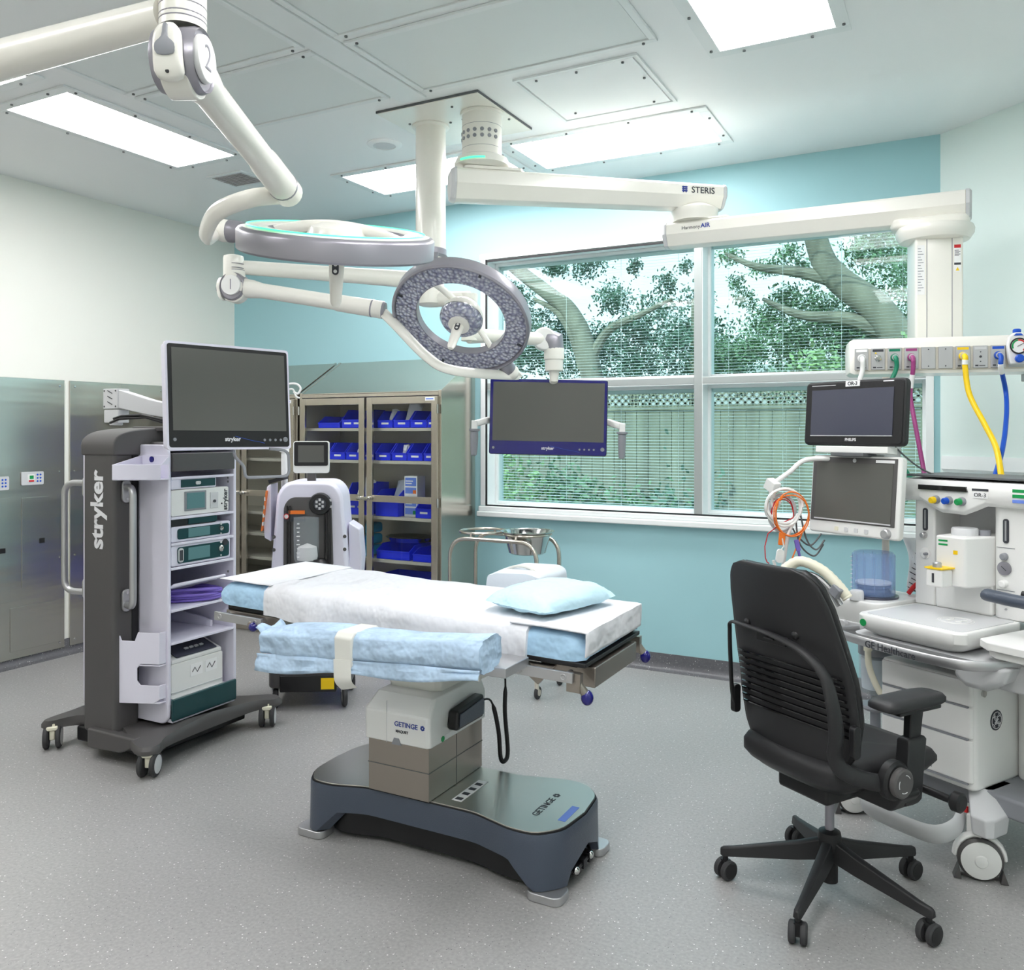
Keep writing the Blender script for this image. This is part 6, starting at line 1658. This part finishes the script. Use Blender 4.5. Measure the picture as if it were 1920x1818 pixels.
# front leg with white castor
def machine_castor(x, y, ax, r=.070):
    g = G(); c = V(x, y, r)
    g.lathe([(r * .6, -.016), (r - .005, -.016), (r, -.008), (r, .010), (r - .006, .016), (r - .010, .018)], o=c, axis=ax, n=40); w_ = g.obj('caster', 'charcoal', t)
    g = G(); g.lathe([(r * .86, -.014), (r * .87, .021), (r * .55, .026), (r * .30, .026), (r * .26, .030), (0, .033)], o=c, axis=ax, n=40); g.obj('wheel_disc', 'white', w_)
    a = V(*ax).normalized()
    q = c - a * .012
    g = G()
    P = [q + V(-a.y, a.x, 0) * (math.cos(k * PI / 10) * (r + .006)) + V(0, 0, math.sin(k * PI / 10) * (r + .008)) for k in range(11)]
    g.tube(P, .020, 8, flat=.45, up=a); g.box(q + V(0, 0, r + .03) - a * .02, (.05, .06, .07)); g.obj('wheel_fork', 'white', w_, bevel=.004)
    g = G()
    g.bx(-r - .01, r + .01, .004, .014, .0, .008)
    for s_ in (-1, 1): g.prism([(s_ * (r + .012), .0), (s_ * (r - .012), .0), (s_ * (r - .004), .045)], 'xz', -.02, .015)
    Rm = Matrix.Rotation(math.atan2(a.y, a.x) + PI / 2, 4, 'Z'); g.obj('brake', 'charcoal', w_, xf=Matrix.Translation((x, y, .002)) @ Rm)
vd = Matrix.Rotation(-AZ, 3, 'Z') @ (-FW - RT * .35)
machine_castor(.040, -.020, vd); machine_castor(-.505, .045, Matrix.Rotation(-AZ, 3, 'Z') @ (-FW - RT * .1), .062); machine_castor(-.40, .62, vd, .06); machine_castor(.42, .55, vd, .06)
g = G(); g.ring_loft([[V(x + a * w_, y + b * d_, z) for a, b in ((-1, -.6), (-.6, -1), (.6, -1), (1, -.6), (1, 1), (-1, 1))] for x, y, z, w_, d_ in ((.055, .00, .155, .038, .05), (.05, .01, .215, .042, .06), (-.0, .10, .262, .05, .07), (-.02, .12, .275, .05, .07))]); g.obj('front_leg', 'lgrey', t, bevel=.008)
g = G(); g.tube([V(-.50, .08, .15), V(-.48, .12, .22), V(-.36, .2, .25)], [.035, .04, .05], 12); g.bx(-.54, -.465, .01, .09, .135, .16); g.obj('left_leg', 'lgrey', t, bevel=.006)
g = G(); g.box((-.018, -.005, .21), (.012, .01, .02)); g.obj('red_mark', 'red', t)
# foot rest loop
g = G(); P = smooth_path([V(-.36, .02, .175), V(-.35, -.09, .15), V(-.30, -.14, .140), V(-.12, -.15, .140), V(-.04, -.13, .145), V(-.015, -.07, .165), V(-.03, -.01, .19)], 6)
g.tube(P, .034, 10, flat=.3, up=(0, 0.35, 1)); g.obj('foot_rest', 'lgrey', t)
# work surface
def wt(x0, x1, y0, y1, r): return rrect(x1 - x0, y1 - y0, r, 6, (x0 + x1) / 2, (y0 + y1) / 2)
g = G(); g.ring_loft([[V(a, b, z) for a, b in wt(-.352 + i_, .058 - i_, -.150 + i_, .22, .04)] for z, i_ in ((.762, .045), (.782, .012), (.800, .0), (.832, 0), (.838, .004))]); ws = g.obj('work_surface', 'white', t, bevel=.002, ang=40)
g = G(); g.prism(wt(-.325, .040, -.125, .20, .02), 'xy', .838, .8395); wi = g.obj('surface_inset', 'lgrey', ws)
g = G(); 
g.torus((-.075, .03, .8398), (0, 0, 1), .058, .0012, 40, 5); g.torus((-.075, .03, .8398), (0, 0, 1), .048, .0010, 36, 5)
g.tube([V(-.075 + x, .03 + y, .8402) for x, y in ((-.03, .012), (-.02, .02), (-.01, .0), (-.025, -.018), (-.005, -.02))], .0022, 5); g.tube([V(-.075 + x, .03 + y, .8402) for x, y in ((.03, .018), (.015, .015), (.02, .0), (.01, -.018), (.03, -.015))], .0022, 5)
g.obj('embossed_logo', 'white', wi)
g = G(); g.cyl((-.315, -.1495, .808), (-.315, -.152, .808), .013, n=20); g.obj('green_button', 'green', ws)
# silver rail with the lettering
g = G(); P = smooth_path([V(-.40, -.06, .755), V(-.425, -.12, .752), V(-.40, -.165, .75), V(-.20, -.195, .748), V(0, -.20, .748), V(.10, -.17, .75), V(.16, -.10, .755), V(.20, .0, .76)], 6)
g.tube(P, .017, 12, flat=.5, up=(0, 0, 1)); rl = g.obj('push_rail', 'alu', t)
text('GE Healthcare', .034, 'ink', rl, (-.165, -.2125, .748), (PI / 2, 0, math.radians(-3)), bold=.0003)
g = G(); g.ring_loft([[V(x, y, z) for x, y in wt(-.40 + i_, .16 - i_, -.16 + i_, .25, .05)] for z, i_ in ((.69, .10), (.735, .03), (.760, .02))]); g.obj('lower_pan', 'lgrey', t, ang=40)
g = G(); g.ring_loft([[V(x * k + .07, y, z * k + .72) for x, z in ((-.07, -.03), (-.03, -.06), (.04, -.06), (.10, -.02), (.12, .03), (-.06, .03))] for y, k in ((-.12, .8), (-.10, 1), (.0, 1), (.02, .9))]); g.bx(.08, .30, -.05, .10, .66, .76); g.obj('corner_bracket', 'lgrey', t, bevel=.01)
# flap at the right
g = G(); g.prism([(.085, -.10), (.13, -.135), (.55, -.135), (.55, .25), (.095, .25)], 'xy', .800, .828); g.prism([(.11, -.09), (.15, -.12), (.55, -.12), (.55, .2), (.11, .2)], 'xy', .775, .800); g.obj('side_flap', 'white', t, bevel=.005)
# upright back
g = G(); g.bx(-.345, -.262, .20, .42, .838, 1.245); g.obj('left_post', 'white', t, bevel=.008)
g = G(); g.prism(rrect(.20, .24, .03, cx=.055, cy=.32), 'xy', .838, 1.26); g.obj('right_post', 'white', t, bevel=.006)
g = G(); g.bx(-.27, -.03, .40, .42, .838, 1.26); g.prism([(-.262, 1.26), (-.05, 1.26), (-.05, .97), (-.262, .97)], 'xz', .36, .40); g.obj('recess_wall', 'lgrey', t)
g = G(); g.prism([(.20, .838), (.20, .95), (.26, .98), (.40, .98), (.40, .838)], 'yz', -.262, -.045); g.obj('back_plinth', 'white', t, bevel=.01)
g = G(); 
sec = [(.18, 1.225), (.165, 1.24), (.160, 1.295), (.175, 1.318), (.45, 1.330), (.45, 1.235), (.26, 1.235)]
rings = []
for x, k in ((-.385, .0), (-.378, .012), (-.30, .012), (-.26, -.01), (-.22, -.028), (-.13, -.030), (-.09, -.012), (-.05, .008), (.10, .008), (.22, .008)):
    rings.append([V(x, y, z + (k if z < 1.245 and y < .2 else 0)) for y, z in sec])
g.ring_loft(rings); hd = g.obj('head_console', 'white', t, bevel=.006, ang=40)
g = G(); g.bx(-.375, .22, .19, .46, 1.328, 1.336); g.obj('top_tray', 'cord', hd, bevel=.002)
g = G(); g.prism([(-.30, 1.300), (-.115, 1.300), (-.11, 1.282), (-.30, 1.282)], 'xz', .153, .163); g.obj('dark_display', 'blackgloss', hd)
for x, m in ((-.232, 'yellow'), (-.182, 'blue'), (-.132, 'green')):
    g = G(); g.lathe([(.016, 0), (.015, .012), (.013, .014)], o=(x, .166, 1.247), axis=(-.25, -1, -.1), n=24); kb = g.obj('flow_knob', 'grey', hd)
    g = G(); g.lathe([(.0125, .014), (.012, .028), (.010, .031), (0, .031)], o=(x, .166, 1.247), axis=(-.25, -1, -.1), n=20); g.obj('knob_cap', m, kb)
g = G(); g.bx(-.095, -.035, .1595, .163, 1.288, 1.296); g.obj('model_strip', 'ink', hd)
g = G(); g.bx(-.092, -.038, .1597, .163, 1.262, 1.284); pp = g.obj('paper_label', 'paper', hd)
text('OR-3', .020, 'ink', pp, (-.065, .159, 1.273), (PI / 2, 0, 0))
for k, m in enumerate(('green', 'green', 'paperblue')):
    g = G(); g.bx(.048, .12, .160, .163, 1.290 - k * .018, 1.301 - k * .018); g.obj('side_label', m, hd)
# left post details
def slotmeter(x, y, z, h, par):
    g = G(); g.prism(rrect(.020, h, .008, cx=x, cy=z), 'xz', y - .003, y); s_ = g.obj('flow_meter', 'ink', par)
    g = G(); g.bx(x - .003, x + .003, y - .004, y - .003, z - h * .4, z + h * .42); g.obj('meter_tube', 'alu', s_)
slotmeter(-.300, .20, 1.165, .085, t); slotmeter(.005, .20, 1.150, .085, t)
def knob(x, y, z, r, m, ln=.02, name='knob'):
    g = G(); g.lathe([(r, 0), (r * .9, ln), (r * .6, ln + .003), (0, ln + .003)], o=(x, y, z), axis=(0, -1, 0), n=24); return g.obj(name, m, t)
knob(-.303, .20, 1.105, .011, 'alu'); knob(-.300, .20, 1.035, .022, 'white', .006); knob(-.290, .196, 1.035, .006, 'grey', .02)
knob(.0, .20, 1.060, .013, 'grey', .014); 
g = G(); g.lathe([(.024, 0), (.024, .006), (.020, .007)], o=(.0, .20, 1.018), axis=(0, -1, 0), n=32); dl = g.obj('pressure_gauge', 'midgrey', t)
g = G(); g.lathe([(.020, .006), (0, .0065)], o=(.0, .20, 1.018), axis=(0, -1, 0), n=32); g.obj('gauge_face', 'paper', dl)
g = G(); g.box((.0, .1925, 1.018), (.022, .001, .0018), rot=Matrix.Rotation(.7, 3, 'Y')); g.obj('needle', 'ink', dl)
knob(.0, .20, .965, .014, 'white', .022); knob(.005, .20, .905, .013, 'alu', .010); knob(.005, .20, .875, .004, 'alu', .004)
g = G(); g.bx(-.028, .035, .1985, .20, .940, .942); g.bx(-.028, .035, .1985, .20, 1.090, 1.092); g.obj('panel_seams', 'grey', t)
# vaporiser
g = G(); g.prism([(-.265, .085), (-.155, .085), (-.145, .10), (-.120, .20), (-.12, .33), (-.265, .33)], 'xy', .945, 1.125); vp = g.obj('vaporizer', 'white', t, bevel=.008, label='white vaporiser with yellow filler')
g = G(); g.lathe([(0, 0), (.045, 0), (.045, .020), (.041, .026), (0, .026)], o=(-.205, .17, 1.125), n=36); g.obj('top_dial', 'lgrey', vp)
g = G(); g.lathe([(0, 0), (.02, 0), (.02, .02), (0, .02)], o=(-.155, .21, 1.125), n=20); g.obj('lock_lever', 'grey', vp)
g = G(); g.bx(-.262, -.198, .02, .086, .945, 1.010); g.obj('filler_block', 'white', vp, bevel=.008)
g = G(); g.prism([(-.264, .018), (-.196, .018), (-.190, .086), (-.264, .086)], 'xy', 1.010, 1.015); g.obj('yellow_collar', 'yellow', vp)
g = G(); g.lathe([(.016, 0), (.015, .014), (.011, .018), (0, .018)], o=(-.232, .045, 1.015), n=20); g.obj('filler_cap', 'alu', vp)
g = G(); g.bx(-.252, -.218, .0835, .085, 1.104, 1.110); g.bx(-.252, -.218, .0835, .085, 1.090, 1.096); g.obj('green_marks', 'green', vp)
g = G(); g.bx(-.196, -.180, .0835, .085, 1.062, 1.076); g.obj('yellow_mark', 'yellow', vp)
g = G(); g.bx(-.236, -.228, .0185, .020, .962, .995); g.obj('level_window', 'ink', vp)
g = G(); g.bx(-.12, -.045, .30, .335, 1.04, 1.075); g.bx(-.12, -.045, .30, .345, .955, 1.0); g.obj('mount_rail', 'alu', t, bevel=.003)
g = G(); g.bx(-.135, -.06, .345, .36, .88, .955); g.obj('dark_opening', 'grey', t, bevel=.004)
vp.location = (.078, 0, 0)
# breathing system on the left
g = G(); g.ring_loft([[V(x, y, z) for x, y in wt(-.60 + i_, -.352, -.02 + i_, .30, .05)] for z, i_ in ((.70, .05), (.76, .015), (.835, .0), (.852, .004))]); br = g.obj('breathing_block', 'white', t, bevel=.006, ang=40)
g = G(); g.bx(-.60, -.38, -.012, .012, .735, .765); g.lathe([(.02, 0), (.02, .02), (0, .02)], o=(-.50, -.012, .75), axis=(0, -1, 0), n=18); g.obj('latch_bar', 'lgrey', br, bevel=.004)
cx_, cy_ = -.465, .115
g = G(); g.lathe([(.092, .0), (.092, .007), (.078, .010)], o=(cx_, cy_, .852), n=44); g.obj('bellows_base', 'screen_blue', br)
g = G(); prof = [(.078, .0), (.078, .155), (.072, .165), (.060, .166), (.060, .162), (.071, .161), (.0745, .153), (.0745, .0)]; g.lathe([(a, b) for a, b in prof], o=(cx_, cy_, .862), n=44); dm = g.obj('bellows_dome', 'tub_blue', t, label='clear blue-tinted bellows dome')
g = G()
for k in range(14):
    a = 2 * PI * k / 14; g.cyl((cx_ + .079 * math.cos(a), cy_ + .079 * math.sin(a), .864), (cx_ + .079 * math.cos(a), cy_ + .079 * math.sin(a), 1.018), .0022, n=6)
g.obj('dome_ribs', 'tub_blue', dm)
g = G(); g.lathe([(0, 0), (.062, 0), (.066, .008), (.058, .016), (.066, .024), (.066, .030), (0, .036)], o=(cx_, cy_, .868), n=36); g.obj('bellows', 'screen_blue', br)
g = G(); g.lathe([(0, 0), (.067, 0), (.067, .006), (0, .010)], o=(cx_, cy_, .904), n=36); g.obj('bellows_disc', 'paper', br)
g = G()
for k in range(8): g.box((cx_ - .064, cy_ - .048, .885 + k * .017), (.004, .010, .003))
g.obj('scale_marks', 'paper', dm)
g = G(); g.lathe([(.026, 0), (.026, .03), (.022, .036), (0, .036)], o=(-.455, .0, .852), n=24); g.obj('relief_knob', 'lgrey', br)
# absorber canister and beige drain hose under it
g = G(); g.lathe([(0, 0), (.052, 0), (.060, .02), (.062, .14), (.056, .155), (0, .155)], o=(-.475, .14, .47), n=32); ab_ = g.obj('absorber_canister', 'clear', t)
g = G(); g.lathe([(0, 0), (.050, 0), (.055, .12), (0, .125)], o=(-.475, .14, .485), n=28); g.obj('granules', 'drape_grey', ab_)
g = G(); g.lathe([(.064, 0), (.064, .03), (.05, .05), (.05, .10), (0, .10)], o=(-.475, .14, .62), n=32); g.lathe([(0, 0), (.045, 0), (.058, .012), (.055, .02)], o=(-.475, .14, .40), n=28); g.cyl((-.475, .14, .25), (-.475, .14, .66), .02, n=14); g.obj('canister_mount', 'grey', ab_)
g = G(); g.tube([V(-.525, .02, .72), V(-.545, .02, .62), V(-.55, .04, .56)], [.010, .012, .008], 10); g.obj('white_lever', 'white', t)
g = G(); g.cyl((-.420, .02, .66), (-.420, .02, .715), .016, n=16); g.tube(smooth_path([V(-.420, .02, .66), V(-.415, .02, .60), V(-.39, .03, .53), V(-.352, .05, .46), V(-.33, .07, .42)], 6), .012, 12); g.obj('drain_hose', 'beige', t, label='beige drain hose')
g = G(); g.tube(smooth_path([V(-.40, .24, .86), V(-.375, .26, .90), (V(-.34, .28, .90)), V(-.325, .28, .86), V(-.32, .28, .84)], 6), .009, 10); g.obj('red_hose', 'red', t)
# breathing hose on its holder
g = G(); P = smooth_path([at(1470, 1068, 3.30), at(1500, 1052, 3.28), at(1540, 1068, 3.24), at(1572, 1098, 3.20), at(1590, 1122, 3.18)], 8)
P = [Matrix.Rotation(-AZ, 3, 'Z') @ (p - AO) for p in P]
g.tube(P, [.019 + .002 * (i % 2) for i in range(len(P))], 14); g.obj('breathing_hose', 'beige', t, label='thick beige breathing hose')
g = G(); P = smooth_path([at(1490, 1078, 3.27), at(1525, 1080, 3.25), at(1555, 1105, 3.22), at(1575, 1135, 3.2)], 6); P = [Matrix.Rotation(-AZ, 3, 'Z') @ (p - AO) for p in P]
g.tube(P, .014, 10); g.obj('hose_support', 'alu', t)
g = G(); q = Matrix.Rotation(-AZ, 3, 'Z') @ (at(1568, 1108, 3.19) - AO); g.box(q, (.04, .03, .04), rot=Matrix.Rotation(.6, 3, 'Y')); g.obj('hose_clamp', 'grey', t, bevel=.004)
# steel pole carrying both monitors
g = G(); g.cyl((-.50, .24, .86), (-.50, .24, 1.72), .014, n=18); g.bx(-.50, -.36, .225, .255, 1.255, 1.285); g.obj('monitor_pole', 'steel_cab', t)
# document pouch hanging on the left post
g = G(); g.grid(10, 14, lambda a, b: V(-.352 - .110 * (1 - b) * a * 1.0 - .055 * a * b - .0, .30 + .02 * math.sin(a * 6 + b * 5), 1.075 - .215 * b) + V(-.03 * b * (a - .2), 0, 0)); dp = g.obj('document_pouch', 'paper', t, solid=.004)
g = G()
for k in range(9): g.box((-.375 - .004 * k, .283, 1.03 - k * .020), (.035 + .012 * (k % 3), .002, .003), rot=Matrix.Rotation(.35, 3, 'Y'))
g.obj('printed_lines', 'ink', dp)
# cushioned grip at the right edge
g = thing('arm_pad', 'blue-grey padded support arm cut off at the right edge of the photo', 'support arm', aw(.10, .02, .95), AZ)
pad = g
g = G(); P = smooth_path([V(-.06, .0, .0), V(-.03, -.01, .0), V(.05, -.015, -.003), V(.20, -.01, -.005), V(.35, 0, -.005)], 5)
g.tube(P, [.012] + [.021] * (len(P) - 1), 14, flat=1.3); g.obj('pad', 'slate', pad)
g = G(); g.cyl((.10, .0, -.12), (.10, 0, 0), .014, n=14); g.cyl((.03, .05, .01), (.3, .06, .005), .012, n=12); g.obj('stem', 'black', pad)

# upper black monitor (its own display on the pole)
def aloc(u, v, tt): return Matrix.Rotation(-AZ, 3, 'Z') @ (at(u, v, tt) - AO)
um = thing('patient_monitor', 'black patient monitor with OR-3 label, upper of the two screens by the white machine', 'monitor', aw(-.498, .03, 1.574), rot=(math.radians(-4), 0, AZ))
g = G(); g.prism(rrect(.458, .258, .020), 'xz', 0, .032); g.obj('housing', 'blacksat', um, bevel=.008)
g = G(); g.prism(rrect(.442, .242, .014), 'xz', -.004, .0); bz = g.obj('bezel', 'black', um, bevel=.002)
g = G(); g.bx(-.192, .182, -.006, -.004, -.088, .094); g.obj('screen', 'screen_blue', um)
g = G(); g.bx(-.192, .182, -.007, -.004, -.092, -.089); g.obj('screen_edge', 'lgrey', um)
text('PHILIPS', .016, 'inkwhite', bz, (.0, -.0045, -.106), (PI / 2, 0, 0), bold=.0003)
g = G(); g.bx(-.195, -.08, -.0048, -.004, .111, .113); g.bx(.135, .18, -.0048, -.004, .116, .120); g.obj('bezel_print', 'inkwhite', bz)
g = G(); g.bx(-.032, .032, -.0065, -.003, .104, .126); lb = g.obj('paper_label', 'paper', um)
text('OR-3', .020, 'ink', lb, (0, -.007, .1145), (PI / 2, 0, 0), bold=.0005)
g = G(); g.bx(-.16, .17, -.01, .05, -.158, -.132); st = g.obj('stand', 'white', um, bevel=.003)
g = G(); g.bx(-.07, .08, -.03, .10, -.172, -.158); g.obj('stand_plate', 'cord', st, bevel=.002)
g = G(); g.bx(-.06, .08, .05, .20, -.18, -.12); g.obj('pole_bracket', 'lgrey', um)
lm = thing('ventilator_screen', 'white-framed dark screen with round knob, lower of the two screens by the white machine', 'monitor', aw(-.486, .02, 1.250), rot=(math.radians(-5), 0, AZ))
g = G(); g.prism(rrect(.408, .312, .016), 'xz', 0, .034); g.obj('housing', 'white', lm, bevel=.008)
g = G(); g.bx(-.196, .186, -.003, .002, -.108, .148); g.obj('bezel', 'charcoal', lm, bevel=.002)
g = G(); g.bx(-.176, .170, -.0045, -.003, -.096, .126); g.obj('screen', 'screen', lm)
g = G(); g.bx(-.176, .170, -.0055, -.003, -.102, -.097); g.obj('screen_edge', 'lgrey', lm)
g = G(); g.bx(.095, .175, -.0045, -.003, .131, .142); g.obj('label_strip', 'paper', lm)
g = G(); g.cyl((0, -.0045, .137), (0, -.003, .137), .008, n=18); g.obj('round_badge', 'lgrey', lm)
g = G(); g.lathe([(.019, 0), (.017, .016), (.014, .019), (0, .019)], o=(.155, 0, -.134), axis=(0, -1, 0), n=28); g.obj('knob', 'alu', lm)
for k, m in enumerate(('yellow', 'lgrey', 'lgrey', 'lgrey')):
    g = G(); g.prism(rrect(.017, .017, .004, cx=-.068 + k * .045, cy=-.134), 'xz', -.003, .001); g.obj('button', m if k else 'beige', lm)
g = G(); g.bx(-.05, .08, .05, .20, -.04, .04); g.obj('pole_bracket', 'lgrey', lm)
# cable arm on the left and the coiled leads hanging from it
ca = thing('cable_arm', 'white articulated arm with cable hook left of the lower screen', 'cable arm', aw(-.66, .09, 1.35), AZ)
def cl(u, v, tt): return Matrix.Rotation(-AZ, 3, 'Z') @ (at(u, v, tt) - aw(-.66, .09, 1.35))
g = G(); g.tube(smooth_path([V(.16, .03, .03), V(.10, .01, .035), cl(1515, 861, 3.45), cl(1480, 885, 3.45), cl(1448, 908, 3.45)], 6), .010, 12); g.obj('arm', 'white', ca)
p_ = cl(1448, 910, 3.45)
g = G(); g.box(p_, (.05, .04, .045), rot=Matrix.Rotation(.5, 3, 'Y')); g.tube([p_, p_ - V(0, 0, .05)], [.016, .013], 12); g.obj('clamp', 'white', ca, bevel=.004)
g = G(); g.tube(smooth_path([p_ - V(0, 0, .04), p_ + V(.0, 0, -.075), p_ + V(.03, -.01, -.09), p_ + V(.05, -.01, -.06)], 5), .006, 8); g.obj('hook', 'white', ca)
def coil(name_label, mname, cu, cv, tt, rx, rz_, n_, r_, seed, tail=None, jitter=.006):
    r5 = random.Random(seed); P = []
    c_ = at(cu, cv, tt)
    for k in range(n_ * 14):
        a = 2 * PI * k / 14
        P.append(c_ + RT * (rx * math.cos(a) * (1 + .08 * math.sin(k * .37 + seed))) + V(0, 0, 1) * (rz_ * math.sin(a) * (1 + .08 * math.sin(k * .23 + seed * 2))) + FW * (r5.random() - .5) * jitter * 3)
    if tail:
        P += [at(*q) for q in tail]
    g = G(); g.tube(smooth_path(P, 2), r_, 6)
    return tag(g.obj('monitoring_cable', mname), name_label, 'cable', 'coiled patient leads on the cable arm')
coil('thick white lead coiled on the cable hook', 'white', 1470, 950, 3.42, .070, .072, 3, .0062, 1, [(1478, 1000, 3.42), (1472, 1040, 3.42), (1462, 1080, 3.42), (1450, 1050, 3.42)])
coil('orange lead looping wide right of the white coil', 'orange', 1484, 965, 3.40, .068, .085, 3, .0028, 2, [(1490, 1035, 3.40), (1480, 1060, 3.40)])
coil('thin red lead inside the white coil', 'red', 1468, 960, 3.44, .045, .055, 2, .0022, 5, [(1440, 1000, 3.44), (1435, 1045, 3.44), (1442, 1056, 3.44)])
coil('second white lead hanging lower on the hook', 'lgrey', 1466, 962, 3.46, .052, .075, 2, .0045, 7, [(1474, 1030, 3.46), (1466, 1062, 3.46)])
for i, (pts, lab) in enumerate(((((1500, 960), (1512, 1010), (1530, 1030), (1546, 1012)), 'dark lead sagging furthest right below the lower screen'), (((1492, 975), (1500, 1020), (1526, 1042), (1544, 1020)), 'dark lead sagging lowest below the lower screen'), (((1486, 990), (1498, 1008), (1520, 1022), (1540, 1000)), 'dark lead sagging closest to the coils'))):
    g = G(); g.tube(smooth_path([at(u, v, 3.42 + .01 * i) for u, v in pts], 8), .0035, 8); tag(g.obj('monitoring_cable', 'cord'), lab, 'cable', 'dark sagging leads')
g = G(); g.box((0, 0, 0), (.026, .010, .05)); o = g.obj('lead_block', 'orange', None, bevel=.003); o.location = at(1466, 1010, 3.40); o.rotation_euler = (0, .1, YAW); tag(o, 'orange lead connector block hanging under the coils', 'connector')
g = G(); g.box((0, 0, 0), (.018, .012, .045)); g.box((.0, 0, -.03), (.010, .010, .03)); o = g.obj('lead_clip', 'purple', None, bevel=.003); o.location = at(1495, 1022, 3.40); o.rotation_euler = (0, -.2, YAW); tag(o, 'purple lead plug among the dark leads', 'connector')
g = G(); g.prism(rrect(.028, .055, .012), 'xz', -.006, .006); g.tube([V(0, 0, .02), V(.01, 0, .04), V(.0, 0, .07)], .003, 6); o = g.obj('finger_sensor', 'white', None, bevel=.003); o.location = at(1462, 1042, 3.38); o.rotation_euler = (0, .15, YAW); tag(o, 'white finger sensor clip hanging lowest from the leads', 'sensor')
# hoses from the gas panel
def hose(label, m, i, pts, r_=.0095, band=None):
    fw_ = V(math.sin(az_g), -math.cos(az_g), 0); o0 = gc + ex_g * OUT[i] + V(0, 0, -.009)
    P = smooth_path([o0 + fw_ * .088, o0 + fw_ * .112 - V(0, 0, .012), o0 + fw_ * .110 - V(0, 0, .055)] + [at(*p) for p in pts], 8)
    g = G(); g.tube(P, r_, 12); o = g.obj('gas_hose', m); tag(o, label, 'hose')
    k = 3; g = G(); g.tube(P[:k], r_ + .004, 12); g.obj('hose_end', 'lgrey', o)
    if band:
        i0 = int(len(P) * band); g = G(); g.tube(P[i0:i0 + 5], r_ + .0012, 12); g.obj('white_band', 'paper', o)
hose('purple gas hose running down behind the black monitor', 'magenta', 3, [(1707, 740, 3.66), (1715, 790, 3.62), (1728, 860, 3.56), (1736, 905, 3.50)], band=.38)
hose('yellow gas hose curving down to the top of the white machine', 'yellow', 6, [(1818, 740, 3.56), (1846, 795, 3.46), (1868, 840, 3.36), (1878, 897, 3.28)], .0112, band=.22)
hose('blue gas hose bowing down beside the yellow hose', 'blue', 8, [(1886, 735, 3.62), (1887, 780, 3.52), (1880, 840, 3.40), (1864, 897, 3.30)], band=.30)
hose('green gas hose dropping behind the black monitor', 'greenhose', 2, [(1664, 730, 3.66), (1662, 760, 3.66), (1672, 830, 3.62), (1700, 885, 3.58), (1716, 905, 3.52)])
hose('white suction hose dropping behind the black monitor', 'white', 0, [(1611, 725, 3.70), (1620, 780, 3.70), (1650, 850, 3.66), (1690, 880, 3.60)], .010)
g = G(); g.tube(smooth_path([at(1676, 835, 3.36), at(1700, 858, 3.36), at(1730, 880, 3.32), at(1765, 895, 3.28)], 6), .0035, 8); tag(g.obj('data_cable', 'cord'), 'thin dark cable from the black monitor to the machine top', 'cable')
